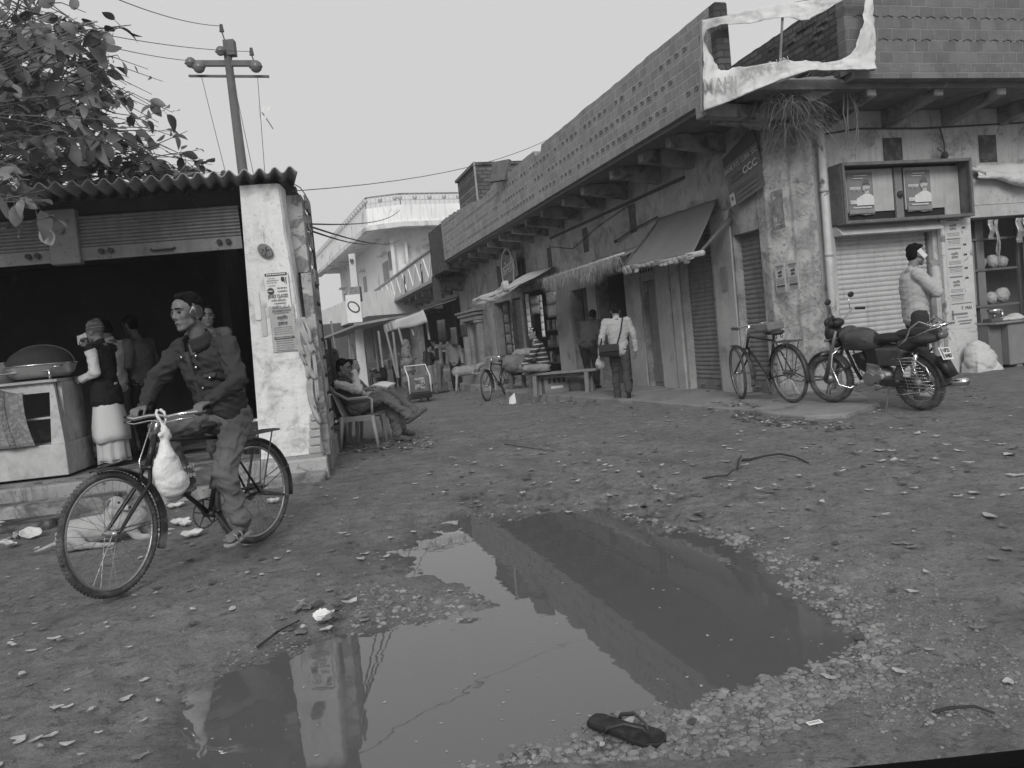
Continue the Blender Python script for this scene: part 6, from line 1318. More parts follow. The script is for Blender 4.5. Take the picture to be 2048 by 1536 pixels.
    m.tube(P[:4],.008,8); m.tube([P[3],(-.22,.20,.26),P[4],P[5]],.008,8); 
    for k in range(9): f=k/9; m.tube([(.12-.02*k*0+(-.02),.185,.58-.035*k),(-.16-.022*k,.19,.58-.035*k)],.0035,5)
    for x in (.05,-.1): m.tube([(x,.187,.60),(x-.08,.19,.26)],.0035,5)
    m.build('leg_guard_grille',chrome,t,True)
    # grab rail
    m=MB()
    for s in (-1,1): m.tube([(.12,s*.125,.72),(-.02,s*.135,.80),(-.10,s*.13,.93),(-.20,s*.12,.99),(-.33,s*.09,.93),(-.46,s*.06,.95)],.012,8); m.tube([(-.02,s*.135,.80),(-.30,s*.11,.90),(-.42,s*.07,.93)],.007,6)
    for x in (-.25,-.33,-.42): m.tube([(x,-.09,.94),(x,.09,.94)],.007,6)
    m.build('grab_rail',chrome,t,True)
    # cockpit
    m=MB(); m.sph((1.10,0,.86),(.085,.12,.14),18); m.sph((1.04,0,.98),(.08,.11,.06),14); m.sph((1.14,0,.99),(.04,.09,.06),12); m.sph((1.07,0,.74),(.07,.09,.06),12); fuse(m,'headlight_cowl',bk,t,.010,3)
    m=MB(); m.sph((1.16,0,.86),(.04,.085,.085),16); m.build('headlight',M('headlamp_glass',.4,.1,5,rough=.1),t,True)
    st=.30; hp=lambda x,y,z:(1.0+(x)*math.cos(st)-y*math.sin(st),x*math.sin(st)+y*math.cos(st),z)
    m=MB(); m.tube([hp(-.14,-.36,1.08),hp(-.06,-.26,1.10),hp(.0,-.10,.99),hp(0,.10,.99),hp(-.06,.26,1.10),hp(-.14,.36,1.08)],.011,8)
    for s in (-1,1): m.tube([hp(-.05,s*.22,1.10),hp(-.03,s*.24,1.20),hp(-.05,s*.27,1.25)],.005,5)
    hbm=m.build('handlebar',chrome,t,True)
    for s in (-1,1): m=MB(); m.tube([hp(-.08,s*.28,1.10),hp(-.15,s*.37,1.08)],.018,10); m.build('grip',bk,hbm,True)
    for s in (-1,1): m=MB(); m.sph(hp(-.05,s*.28,1.27),(.015,.05,.035),10); m.build('mirror',bk,hbm,True)
    for s in (-1,1):
        m=MB(); m.sph((1.08,s*.15,.80),(.03,.02,.02),8); m.tube([(1.06,s*.08,.8),(1.08,s*.15,.80)],.007,5); m.build('indicator',M('lamp_glass_dark',.12),t,True)
    m=MB(); m.tube([(.28,.12,.28),(.22,.30,.02)],.010,6); m.obox((.22,.30,.012),(.05,.04,.008)); m.build('side_stand',rustm,t)
    for s in (-1,1): m=MB(); m.tube([(.36,s*.12,.27),(.36,s*.24,.27)],.018,8); m.build('foot_peg',rub,t,True); 
    for s in (-1,1): m=MB(); m.tube([(.10,s*.13,.36),(.10,s*.22,.36)],.016,8); m.build('foot_peg',rub,t,True)
    m=MB(); m.hexa([(0,.11,.25),(.42,.11,.28),(.42,.13,.28),(0,.13,.25),(0,.11,.37),(.42,.11,.36),(.42,.13,.36),(0,.13,.37)]); m.build('chain_cover',bk,t,bevel=.01)
    return t
p0=Vector(G(1846,829,.035)); p1=Vector(G(1640,811,PZ)); d=p1-p0; hd=R(113); p1n=p0+Vector((math.cos(hd),math.sin(hd),0))*1.25
zz0=gh(p0.x,p0.y); MT=motorcycle('dark motorcycle with chrome leg guard parked in front of the pale shutter',(p0.x,p0.y,zz0+.005),hd,R(-8)); MT.rotation_euler=(R(-7),-math.atan2(PZ-zz0,1.25),hd)
q=Vector(at(652,880,10.9)); q.z=gh(q.x,q.y); c=copy_tree(MT); c['label']='dark motorcycle half hidden behind the iron posts and shed pillar'; c.location=q; c.rotation_euler=(R(-6),0,R(98))
for ch in c.children:
    if ch.name.startswith('number_plate'):
        for g in list(ch.children): bpy.data.objects.remove(g)
        bpy.data.objects.remove(ch)
        break
# white carrier bag on the ridden bicycle
t=thing('plastic_bag','knotted white carrier bag hanging from the ridden bicycle handlebar','bag',BK.matrix_world.translation,RIDEH); t.location=BK.location
bw2=M('bag_white_plastic',.66,.08,6,rough=.4,bump=.3)
m=MB(); bc=Vector((.80,.115,.66))
m.sph(bc+Vector((0,.02,-.02)),(.10,.06,.15),18); m.sph(bc+Vector((-.02,.03,-.08)),(.11,.065,.09),16); m.cap(bc+Vector((0,.02,.08)),bc+Vector((-.01,.02,.20)),.06,.018); m.cap(bc+Vector((-.01,.02,.20)),bc+Vector((-.02,.01,.25)),.03,.018)
for s in (-1,1): m.tube([bc+Vector((-.02,.01,.24)),bc+Vector((-.03+.02*s,.0,.29)),bc+Vector((-.03+.03*s,-.02,.335)),bc+Vector((-.035+.01*s,-.035,.355))],.009,8)
m.cap(bc+Vector((-.04,.03,.19)),bc+Vector((-.01,.03,.25)),.016,.012); m.cap(bc+Vector((.03,.03,.21)),bc+Vector((-.03,.03,.23)),.014,.012)
fuse(m,'bag',bw2,t,.008,3,.010,.07)
o=text('Kaise',.045,M('bag_print',.36,.2,9),t,bc+Vector((-.085,.085,-.05)),(R(90),0,R(180)-R(10)),fit=.10); o2=text('rice no.1',.03,M('bag_print',.36),t,bc+Vector((-.085,.085,-.0)),(R(90),0,R(180)-R(10)),fit=.09)
# ---------------- people ----------------
def fr(ax_,sd):
    z=Vector(ax_).normalized(); y=Vector(sd); y=(y-z*y.dot(z)).normalized(); x=y.cross(z); return Matrix((x,y,z)).transposed()
def add_head(mb,c,Rm,s=1.,beard=0):
    T=lambda x,y,z:Vector(c)+Rm@Vector((x*s,y*s,z*s))
    mb.sph(T(-.012,0,.03),(.094*s,.074*s,.092*s),16,rot=Rm); mb.sph(T(.025,0,-.03),(.060*s,.056*s,.072*s),14,rot=Rm)
    for q in(-1,1):
        mb.cap(T(.01,q*.048,-.06),T(.06,q*.014,-.095),.022*s,.018*s,8); mb.sph(T(.055,q*.040,-.018),(.026*s,.022*s,.026*s),8,rot=Rm)
        mb.sph(T(-.005,q*.078,-.004),(.017*s,.009*s,.031*s),8,rot=Rm); mb.sph(T(.090,q*.011,-.030),(.009*s,.008*s,.008*s),6)
        mb.sph(T(.040,q*.034,-.052),(.030*s,.024*s,.030*s),8,rot=Rm)
        mb.cap(T(.079,q*.014,.033),T(.066,q*.046,.032),.012*s,.011*s,6)
    mb.sph(T(.066,0,-.097),(.020*s,.022*s,.018*s),8); mb.cap(T(.080,0,.024),T(.098,0,-.022),.008*s,.0125*s,8)
    mb.cap(T(.082,-.018,-.056),T(.082,.018,-.056),.0075*s,.0075*s,6); mb.cap(T(.078,-.015,-.069),T(.078,.015,-.069),.008*s,.008*s,6); mb.sph(T(.052,0,.05),(.034*s,.05*s,.04*s),10,rot=Rm)
    return T
def add_hand(mb,w,d,n,sd,curl=.5,s=1.,fr_=.0085,spread=.12):
    """wrist w, pointing d, palm normal n, thumb toward sd"""
    d=Vector(d).normalized(); n=Vector(n); n=(n-d*n.dot(d)).normalized(); a=d.cross(n); a=a if a.dot(Vector(sd))>0 else -a; w=Vector(w)
    kn=[]
    for i,(o,L_) in enumerate(((.030,.078),(.011,.088),(-.009,.083),(-.028,.068))):
        k=w+d*.088*s+a*o*s; mb.cap(w+d*.01*s+a*o*.6*s,k,.013*s,.0115*s,8); p=k; dd=(d+a*spread*(o/.03)*.4).normalized(); ang=0
        for j,f in enumerate((.45,.32,.23)):
            ang=curl*(1.0,1.15,.8)[j]*(1+.08*i); ax_=dd.cross(n); 
            dd=(dd*math.cos(ang)+n*math.sin(ang)).normalized(); n2=(n*math.cos(ang)-dd*0).normalized(); nn=(n-dd*n.dot(dd)); n=nn.normalized() if nn.length>1e-4 else n
            q=p+dd*L_*f*s; mb.cap(p,q,fr_*s*(1.05-.1*j),fr_*s*(.98-.1*j),8); p=q
        n=Vector(n0) if False else (lambda N_:(N_-d*N_.dot(d)).normalized())(Vector(add_hand.n))
    t0=w+d*.025*s+a*.024*s; t1=t0+(d*.55+a*.65).normalized()*.042*s; t2=t1+(d*.8+a*.15+n*curl*.8).normalized()*.030*s; t3=t2+(d*.6-a*.1+n*curl).normalized()*.024*s
    mb.cap(t0,t1,.014*s,.0115*s,8); mb.cap(t1,t2,.0105*s,.0095*s,8); mb.cap(t2,t3,.0095*s,.008*s,8)
def hand(mb,w,d,n,sd,**k):
    d=Vector(d).normalized(); n=Vector(n); add_hand.n=(n-d*n.dot(d)).normalized(); add_hand(mb,w,d,n,sd,**k)
HAIR=M('black_hair',.010,.3,40,spec=.08,rough=.95,bump=.6,bscale=200); EYE=M('eye_dark',.01,rough=.2)
def skin(c): return M('skin_%d'%int(c*100),c,.12,9,rough=.55,bump=.1,bscale=90)
DEF=dict(hipL=(0,.09,.90),hipR=(0,-.09,.90),kneeL=(.02,.10,.49),kneeR=(.02,-.10,.49),ankL=(-.02,.10,.08),ankR=(-.02,-.10,.08),neck=(0,0,1.43),shL=(0,.18,1.37),shR=(0,-.18,1.37),elL=(-.03,.24,1.10),elR=(-.03,-.24,1.10),wrL=(.03,.25,.86),wrR=(.03,-.25,.86),head=(.02,0,1.58))
def person(label,loc,rz,J={},skinc=.20,top=None,trou=None,shoe=None,vox=.014,yaw=0,pitch=0,roll=0,hair='short',sc=1.,legb=1.,hands=None,group=None,bulk=1.,skirt=None,topz=None,wr=.018,sleeve=1,face=True,toes=None,longtop=None,collar=True,vest=None,sleeves_mat=None):
    J={**DEF,**J}; J={k:Vector(v) for k,v in J.items()}; t=thing('person',label,'person',loc,rz,group); t.scale=(sc,)*3
    Rm=Euler((R(roll),R(pitch),R(yaw)),'XYZ').to_matrix() if 0 else (Matrix.Rotation(R(yaw),3,'Z')@Matrix.Rotation(R(pitch),3,'Y')@Matrix.Rotation(R(roll),3,'X'))
    hip=(J['hipL']+J['hipR'])/2; nk=J['neck']; sdv=(J['shL']-J['shR']); sk=skin(skinc)
    b=MB(); T=add_head(b,J['head'],Rm); b.cap(T(-.02,0,-.05),nk-Vector((0,0,.03)),.052,.058,12)
    b.cap(nk-Vector((0,0,.05)),hip,.085,.10,12)
    hd=hands or {}
    for s in 'LR':
        sg=1 if s=='L' else -1
        b.cap(J['sh'+s],nk-Vector((0,0,.05)),.045,.05,8); b.cap(J['sh'+s],J['el'+s],.040,.034,8); b.cap(J['el'+s],J['wr'+s],.034,.024,8); b.cap(hip,J['hip'+s],.08,.07,8); b.cap(J['hip'+s],J['knee'+s],.065,.045,8); b.cap(J['knee'+s],J['ank'+s],.045,.032,8)
        fd=(J['wr'+s]-J['el'+s]).normalized(); h=hd.get(s,{}); hand(b,J['wr'+s],h.get('d',fd),h.get('n',(0,-sg,0)),h.get('sd',(1,0,0)),curl=h.get('curl',.45),fr_=.0085 if vox<.009 else .011)
        f=(toes or {}).get(s,(1,0,-.15)); f=Vector(f).normalized(); a=J['ank'+s]
        b.cap(a+Vector((0,0,-.02))-f*.04,a+f*.13+Vector((0,0,-.035)),.032,.026,8)
        if shoe is None:
            for k in range(5): b.cap(a+f*.12+Vector((0,0,-.04))+f.cross(Vector((0,0,1)))*(.018*(k-2)),a+f*(.165-.006*abs(k-1))+Vector((0,0,-.045))+f.cross(Vector((0,0,1)))*(.020*(k-2)),.011,.009,6)
    fuse(b,'body',sk,t,vox,2)
    if face:
        m=MB(); 
        for q in(-1,1): m=MB(); m.sph(T(.078,q*.031,.008),(.008,.0125,.006),8,rot=Rm); m.build('eye',EYE,t,True)
        m=MB(); m.cap(T(.0905,-.016,-.0625),T(.0905,.016,-.0625),.0022,.0022,6); m.build('mouth',EYE,t,True)
        for q in(-1,1): m=MB(); m.cap(T(.090,q*.014,.032),T(.078,q*.048,.031),.0045,.003,6); m.build('eyebrow',HAIR,t,True)
    if hair=='short' or hair=='bald' or hair=='flat':
        m=MB(); m.sph(T(-.028,0,.058),(.092,.079,.078),16,rot=Rm); m.sph(T(-.05,0,.010),(.062,.077,.082),14,rot=Rm)
        if hair=='short':
            m.sph(T(.032,0,.100),(.038,.052,.026),12,rot=Rm)
            for q in(-1,1): m.cap(T(.016,q*.067,.05),T(.010,q*.069,.005),.013,.009,6)
        fuse(m,'hair',HAIR,t,min(vox,.010),1,.010,.03)
    elif hair=='cap':
        m=MB(); m.sph(T(-.015,0,.068),(.100,.086,.086),18,rot=Rm); m.sph(T(-.045,0,.11),(.06,.055,.05),14,rot=Rm); m.sph(T(-.03,0,.02),(.082,.084,.05),14,rot=Rm); fuse(m,'knit_cap',M('knit_cap_wool',.11,.3,30,bump=.6,c2=.2,th=.6,pscale=9),t,.01,2,.003,.03)
        for z in (.055,.10): m=MB(); m.torus((0,0,0),.0985-.25*(z-.055),.003,'z',28,5,ry=.004); m.xf(Matrix.Identity(3)); m.v=[tuple(T(p[0]-.015,p[1]*.87,p[2]+z)) for p in m.v]; m.build('cap_stripe',M('cap_stripe',.35),t)
    if trou:
        m=MB(); fm=fr(nk-hip,sdv); m.sph(hip+Vector((0,0,.0)),(.12*bulk,.165*bulk,.12),14,rot=fm)
        for s in 'LR': m.cap(J['hip'+s],J['knee'+s],.092*bulk*legb,.070*bulk*legb,12); m.cap(J['knee'+s],J['ank'+s]+(J['knee'+s]-J['ank'+s]).normalized()*.03,.070*bulk*legb,.066*legb,12)
        fuse(m,'trousers',trou,t,vox,2,wr,.10)
    if skirt:
        sm,z0,r0,r1=skirt; m=MB(); n=48; vs=[]; zt=hip.z+.05
        for j in range(13):
            v=j/12
            for i in range(n): a=2*PI*i/n; rr=(.15*(1-v)+r1*v)*(1+.07*v*math.sin(a*7+v)+.04*v*math.sin(a*13)); vs.append((hip.x+math.cos(a)*rr*.85,math.sin(a)*rr,zt+(z0-zt)*v+.012*math.sin(a*5)*v))
        m.add(vs,[(j*n+i,j*n+(i+1)%n,(j+1)*n+(i+1)%n,(j+1)*n+i) for j in range(12) for i in range(n)]); sk_=m.build('wrapped_cloth',sm,t,True,solid=.004)
        if r0:
            m=MB(); vs=[]
            for j in range(2):
                for i in range(n): a=2*PI*i/n; v=1-.015*j-.02; rr=(.15*(1-v)+r1*v)*(1+.07*v*math.sin(a*7+v)+.04*v*math.sin(a*13))+.004; vs.append((hip.x+math.cos(a)*rr*.85,math.sin(a)*rr,zt+(z0-zt)*v+.012*math.sin(a*5)*v))
            m.add(vs,[(i,(i+1)%n,n+(i+1)%n,n+i) for i in range(n)]); m.build('border_stripe',r0,sk_)
    if top:
        m=MB(); fm=fr(nk-hip,sdv); P=[(-.06,.125,.165),(.12,.125,.160),(.35,.13,.165),(.60,.135,.178),(.80,.125,.178)]
        if longtop: P=[(-.30,.165,.205),(-.15,.16,.20),(0,.15,.185)]+P[1:]
        fs_=[p[0] for p in P]
        for f in np.linspace(fs_[0],fs_[-1],13): m.sph(hip+(nk-hip)*float(f),(float(np.interp(f,fs_,[p[1] for p in P]))*bulk,float(np.interp(f,fs_,[p[2] for p in P]))*bulk,.10),16,rot=fm)
        for s in 'LR':
            m.cap(nk-Vector((0,0,.045)),J['sh'+s],.062,.070*bulk,10)
            if not sleeves_mat:
                m.cap(J['sh'+s],J['el'+s],.072*bulk,.058*bulk,12); e=J['wr'+s]+(J['el'+s]-J['wr'+s])*(1-sleeve if sleeve<1 else .03); m.cap(J['el'+s],e,.058*bulk,.044*bulk,12)
        if collar: m.cap(nk-Vector((0,0,.04)),nk+(J['head']-nk)*.16,.075,.062,14)
        fuse(m,topz or 'jacket',top,t,vox,2,wr,.09)
        if sleeves_mat:
            for s in 'LR': m=MB(); m.cap(J['sh'+s],J['el'+s],.068,.058,12); e=J['wr'+s]+(J['el'+s]-J['wr'+s])*(.05 if sleeve==1 else 1-sleeve); m.cap(J['el'+s],e,.056,.046,12); fuse(m,'sleeve',sleeves_mat,t,vox,2,wr,.09)
    if shoe:
        for s in 'LR':
            f=Vector((toes or {}).get(s,(1,0,-.15))).normalized(); a=J['ank'+s]; m=MB(); m.cap(a+Vector((0,0,-.035))-f*.045,a+f*.15+Vector((0,0,-.045)),.040,.034,10); m.cap(a+Vector((0,0,.01)),a+f*.06+Vector((0,0,-.03)),.042,.038,8); fuse(m,'shoe',shoe,t,vox,2)
    return t,J,T
jk=M('dark_jacket',.036,.2,5,spec=.2,rough=.85,bump=.25,bscale=30); khaki=M('grey_trousers',.12,.15,5,bump=.25,bscale=40); blackc=M('black_cloth',.012,.3,5,bump=.2); whitec=M('white_cotton',.60,.08,5,bump=.2); dshoe=M('dark_shoe',.03,.3,9,rough=.5); gshoe=M('grey_shoe',.08,.2,9,rough=.6)
# 1 the cyclist
RIDER=dict(hipL=(.16,.10,.90),hipR=(.16,-.10,.90),kneeL=(.36,.13,.565),ankL=(.285,.145,.205),kneeR=(.58,-.14,.87),ankR=(.43,-.14,.53),neck=(.30,0,1.42),shL=(.27,.185,1.36),shR=(.30,-.185,1.36),elL=(.36,.33,1.13),elR=(.43,-.34,1.15),wrL=(.555,.275,1.03),wrR=(.56,-.275,1.03),head=(.39,0,1.595))
zb=BK.location.z
t,J,T=person('cyclist with round earmuffs in a dark buttoned jacket riding past the shed',BK.location,RIDEH,RIDER,.145,jk,khaki,None,.008,yaw=-8,pitch=4,hands=dict(L=dict(d=(1,-.05,-.22),n=(.1,0,-1),sd=(0,-1,0),curl=.95),R=dict(d=(1,.05,-.22),n=(.1,0,-1),sd=(0,1,0),curl=.95)),toes=dict(L=(1,.1,-.2),R=(1,0,-.1)),wr=.042,bulk=1.12)
for q in (-1,1):
    m=MB(); m.tube([T(.0,q*.078,-.005),T(.0,q*.112,-.005)],.046,20); em=m.build('earmuff',M('earmuff_plush',.05,.6,14,bump=.4,c2=.4,th=.60,pscale=20),t,True,bevel=.01,seg=3)
m=MB(); m.tube([T(-.075,q*.07,-.01) for q in (-1,)]+[T(-.105,-.03,-.01),T(-.105,.03,-.01),T(-.075,.07,-.01)],.007,6); m.build('earmuff_band',blackc,t,True)
# jacket details
cl=M('jacket_trim',.045,.2,9,bump=.3); m=MB(); nk=J['neck']; 
cc=nk.lerp(J['head'],.22)+Vector((.0,0,-.01)); m.add([tuple(cc+Vector((rr*math.cos(a)*.95+.012*h,rr*1.02*math.sin(a),z_+.03*math.cos(a+PI)*1.2))) for h,(rr,z_) in enumerate(((.098,-.075),(.094,-.045),(.088,-.012),(.086,.002))) for a in [R(18)+R(324)*k/20 for k in range(21)]],[(h*21+k,h*21+k+1,(h+1)*21+k+1,(h+1)*21+k) for h in range(3) for k in range(20)]); m.build('collar',jk,t,True,solid=.012)
m=MB(); c0=Vector((.16,0,.90)); pts=[c0.lerp(nk,f)+Vector((.155+.01*math.sin(f*3),-.005,.0)) for f in (.1,.3,.5,.7,.86)]; m.tube([p-Vector((.012,0,0)) for p in pts],[(.005,.016)]*5,6); m.build('zip_placket',cl,t,True)
for (f,y) in ((.80,.055),(.80,-.075),(.52,.10),(.52,-.10),(.4,.03),(.66,.03),(.26,.03)):
    b=c0.lerp(nk,f); m=MB(); m.tube([b+Vector((.148-.25*abs(y),y,0)),b+Vector((.160-.25*abs(y),y,0))],.010,10); m.build('button',chrome,t,True)
for y in (.095,-.095):
    b=c0.lerp(nk,.55); m=MB(); m.obox(b+Vector((.138-.2*abs(y),y,.0)),(.012,.085,.032),(0,R(-18),R(-16 if y<0 else 16)*1)); m.build('pocket_flap',cl,t,bevel=.005)
for s,a in (('L',J['ankL']),('R',J['ankR'])):
    m=MB(); f=Vector((1,.1,-.2)).normalized(); so=[(-.06,0),(-.055,.034),(0,.036),(.08,.045),(.14,.04),(.17,.01),(.16,-.03),(.1,-.04),(0,-.034),(-.055,-.03)]; m.prism([(x,y) for x,y in so][::-1],-.016,.004); o=m.build('sandal',M('sandal_tan',.28,.2,9,rough=.6),t,bevel=.004); o.location=a+Vector((0,0,-.068)); o.rotation_euler=(0,R(11),R(5))
    m=MB()
    for x in (.05,.10): m.tube([(x,-.042,.0),(x,-.035,.035),(x,0,.05),(x,.035,.037),(x,.042,.0)],[(.004,.012)]*5,6)
    m.tube([(-.03,-.032,0),(-.045,-.02,.05),(-.055,0,.06),(-.045,.02,.05),(-.03,.032,0)],[(.004,.008)]*5,6); m.build('sandal_strap',M('sandal_tan',.28),o,True)
# helpers for standing people placed by feet pixel
def stand(u,v,z=None,Y=None):
    if Y is not None: p=Vector(at(u,v,Y)); return Vector((p.x,p.y,z if z is not None else gh(p.x,p.y)))
    if z is not None: return Vector(G(u,v,z))
    return GG(u,v)
FZ=.30
# 2 man in knit cap, black waistcoat over white kurta, facing left
p=stand(228,905,FZ,8.9)
t,J,T=person('old man in knit cap, black waistcoat and long white kurta at the counter',p,R(172),dict(head=(.05,0,1.53),neck=(0,0,1.40),shL=(0,.18,1.34),shR=(0,-.18,1.34),elL=(-.05,.22,1.08),wrL=(.16,.17,1.02),elR=(.16,-.2,1.16),wrR=(.22,-.1,1.38)),.20,blackc,None,None,.011,pitch=4,hair='cap',longtop=True,topz='waistcoat',sleeves_mat=whitec,skirt=(M('dhoti_cotton',.52,.1,5),.06,None,.19),hands=dict(R=dict(d=(.4,.1,.8),n=(-.5,.5,0),curl=.8),L=dict(d=(1,-.1,.1),n=(0,-1,0),curl=.8)),sc=.98)
m=MB(); n=40; vs=[]
for j in range(9):
    v=j/8
    for i in range(n): a=2*PI*i/n; rr=(.135+.085*min(1,v*1.3))*(1+.05*v*math.sin(a*5)); vs.append((math.cos(a)*rr*.82,math.sin(a)*rr,.92-.62*v+.01*math.sin(a*3)*v))
m.add(vs,[(j*n+i,j*n+(i+1)%n,(j+1)*n+(i+1)%n,(j+1)*n+i) for j in range(8) for i in range(n)]); m.build('kurta_skirt',whitec,t,True,solid=.005)
m=MB(); m.torus((0,0,0),.192,.006,'z',40,5); m.v=[(x*.85,y*1.0,.085+z) for x,y,z in m.v]; m.build('border_stripe',M('dhoti_border',.12),t,True)
m=MB(); m.extr([(.075,.06,1.42),(.12,.03,1.30),(.12,.10,1.36)],(0,.01,.0)); m.build('collar',whitec,t)
c=thing('paper_cup','pale paper held up to the mouth of the man in the knit cap','paper',p+Matrix.Rotation(R(172),3,'Z')@Vector((.27,-.09,1.44)),0); m=MB(); m.grid(lambda a,b:(.12*(a-.5),.02*math.sin(a*5),.10*(b-.5)+.03*a),5,5); m.build('paper',paper,c,solid=.002)
# 3,4 men behind him
p=stand(246,888,FZ,9.7); person('man in pale knitted sweater standing behind the knit cap man',p,R(150),dict(elL=(.02,.23,1.10),wrL=(.22,.14,1.12),elR=(.02,-.23,1.1),wrR=(.22,-.14,1.12),head=(.08,0,1.56)),.16,M('oat_sweater',.55,.15,40,bump=.6,bscale=120),M('dull_trousers',.07,.2,5),dshoe,.014,pitch=22,hair='short',topz='sweater')
p=stand(300,880,FZ,10.0); person('man in dark quilted jacket deep in the shed behind the cyclist arm',p,R(165),dict(elL=(-.04,.26,1.12),wrL=(.2,.18,1.06),head=(.09,0,1.60),wrR=(.2,-.1,1.1)),.13,M('quilted_dark',.13,.2,5,bump=.3),blackc,dshoe,.014,pitch=14,bulk=1.12)
p=stand(440,860,FZ,8.75); person('young man in grey shawl looking out over the cyclist shoulder',p,R(-66),dict(head=(.03,0,1.57),elL=(.0,.22,1.1),wrL=(.12,.1,1.05),wrR=(.12,-.1,1.05)),.19,M('grey_shawl',.14,.2,7,bump=.3,c2=.07,th=.55,pscale=9),M('dull_trousers',.07),dshoe,.011,yaw=2,pitch=2,topz='shawl',wr=.03,sc=.985)
# 9 man on phone, facing right
p=stand(1842,784,.12,9.5); WH=M('cream_pullover',.38,.08,5,bump=.25,bscale=50)
t,J,T=person('man in cream pullover talking on a phone in front of the pale shutter',p,R(-8),dict(head=(.05,0,1.60),neck=(-.01,0,1.43),hipL=(.0,.1,.92),hipR=(.0,-.1,.92),elL=(.10,.24,1.06),elR=(.16,-.22,1.16),wrR=(.19,-.13,1.42),wrL=(.22,.02,1.18),kneeL=(.06,.11,.5),kneeR=(.0,-.12,.5)),.19,WH,M('track_pants',.03,.2,6,bump=.2),M('sandal_tan',.28),.010,yaw=12,pitch=6,topz='pullover',hands=dict(R=dict(d=(-.2,.15,1),n=(.1,1,0),curl=.7),L=dict(d=(.3,-.4,.8),n=(0,-1,.2),curl=.9)),sc=1.05,wr=.014,bulk=1.1)
ph=thing('mobile_phone','pale mobile phone held to the ear of the man in the cream pullover','phone',p+Matrix.Rotation(R(-8),3,'Z')@(T(.015,-.092,.01)*1.05),R(-8)); m=MB(); m.obox((0,0,0),(.055,.014,.12),(0,R(-38),0)); m.build('handset',M('phone_white',.6),ph,bevel=.005)
m=MB(); m.tube([J['hipL']+Vector((.03,.085,.0)),J['kneeL']+Vector((.02,.075,0)),J['ankL']+Vector((.01,.06,.04))],[(.004,.006)]*3,5); m.build('trouser_stripe',M('stripe_grey',.2),t)
# 10 walking man with shoulder bag, back to us
p=stand(1246,793,.04,13.4)
t,J,T=person('man in pale jacket walking away with a dark shoulder bag',p,R(82),dict(head=(.12,0,1.54),neck=(.04,0,1.42),kneeL=(.10,.09,.50),ankL=(.05,.09,.09),kneeR=(-.02,-.09,.50),ankR=(-.28,-.10,.20),elL=(-.06,.27,1.12),wrL=(-.02,.31,.86),elR=(.0,-.27,1.1),wrR=(.05,-.28,.86)),.15,M('pale_jacket',.36,.1,6,bump=.3,bscale=40),M('dark_jeans',.05,.2,6,bump=.2),dshoe,.012,pitch=26,wr=.02,toes=dict(R=(.6,0,-1),L=(1,0,-.1)),bulk=1.05,sc=.99)
t=thing('shoulder_bag','dark satchel on the hip of the man walking away','bag',p,R(82)); m=MB(); m.hexa([(-.24,.0,.78),(-.15,.0,.78),(-.15,.32,.80),(-.24,.32,.80),(-.25,-.01,.99),(-.15,-.01,.99),(-.15,.33,1.0),(-.25,.33,1.0)]); m.build('bag_body',blackc,t,bevel=.025,seg=3); m=MB(); m.box(-.262,-.25,.0,.32,.88,1.0); m.build('flap',M('bag_flap',.02,rough=.4),t,bevel=.004)
m=MB(); m.tube([(-.19,.02,.98),(-.175,-.06,1.2),(-.10,-.11,1.42),(.0,-.12,1.46)],[(.004,.016)]*4,6); m.tube([(-.19,.30,.98),(-.1,.26,1.1)],[(.004,.016)]*2,6); m.build('strap',blackc,t)
t=thing('small_bag','small clear bag carried in the left hand of the walking man','bag',p+Matrix.Rotation(R(82),3,'Z')@Vector((.0,.33,.68)),0); m=MB(); m.sph((0,0,0),(.09,.07,.10),10); m.cap((0,0,.08),(0,0,.16),.03,.015,8); fuse(m,'bag',M('clear_bag',.36),t,.012,1,.02,.05)
# extra far street life
for (u,v,Y,lab,tm,rz_) in ((678,770,27,'distant person in dark clothes under the tin lean-to',M('dark_grey_coat',.04,.2,5),R(40)),(912,748,25.5,'dim shopkeeper in pale shirt inside the dark shop above the platform',M('shop_shirt',.25,.1,5),R(-100)),(795,760,33,'distant person in grey beside the crooked bamboo poles',M('grey_shawl',.14),R(-60))):
    p=stand(u,v,None,Y); person(lab,p,rz_,{},.15,tm,blackc,dshoe,.022)
# 11 striped sweater man cross legged on bench
bm_=BENCH[0].lerp(BENCH[1],.22); p=Vector((bm_.x,bm_.y,BENCH[0].z+.44)); ba_=math.atan2((BENCH[1]-BENCH[0]).y,(BENCH[1]-BENCH[0]).x)
stripe=bpy.data.materials.new('striped_knit'); stripe.use_nodes=True; nt=stripe.node_tree; bs=nt.nodes['Principled BSDF']; bs.inputs['Roughness'].default_value=.9; tc=nt.nodes.new('ShaderNodeTexCoord'); wv=nt.nodes.new('ShaderNodeTexWave'); wv.bands_direction='Z'; wv.inputs['Scale'].default_value=3.6; wv.inputs['Distortion'].default_value=.4; rp=nt.nodes.new('ShaderNodeValToRGB'); rp.color_ramp.interpolation='CONSTANT'; rp.color_ramp.elements[0].color=(.028,.028,.028,1); rp.color_ramp.elements[1].position=.82; rp.color_ramp.elements[1].color=(.33,.33,.33,1); nt.links.new(tc.outputs['Object'],wv.inputs[0]); nt.links.new(wv.outputs[0],rp.inputs[0]); nt.links.new(rp.outputs[0],bs.inputs[0])
SEAT=dict(hipL=(0,.1,.10),hipR=(0,-.1,.10),kneeL=(.38,.22,.12),kneeR=(.36,-.24,.12),ankL=(.22,-.12,.07),ankR=(.30,.10,.07),neck=(.12,0,.62),shL=(.10,.18,.56),shR=(.10,-.18,.56),elL=(.25,.24,.34),elR=(.25,-.24,.34),wrL=(.42,.14,.18),wrR=(.42,-.10,.18),head=(.18,0,.78))
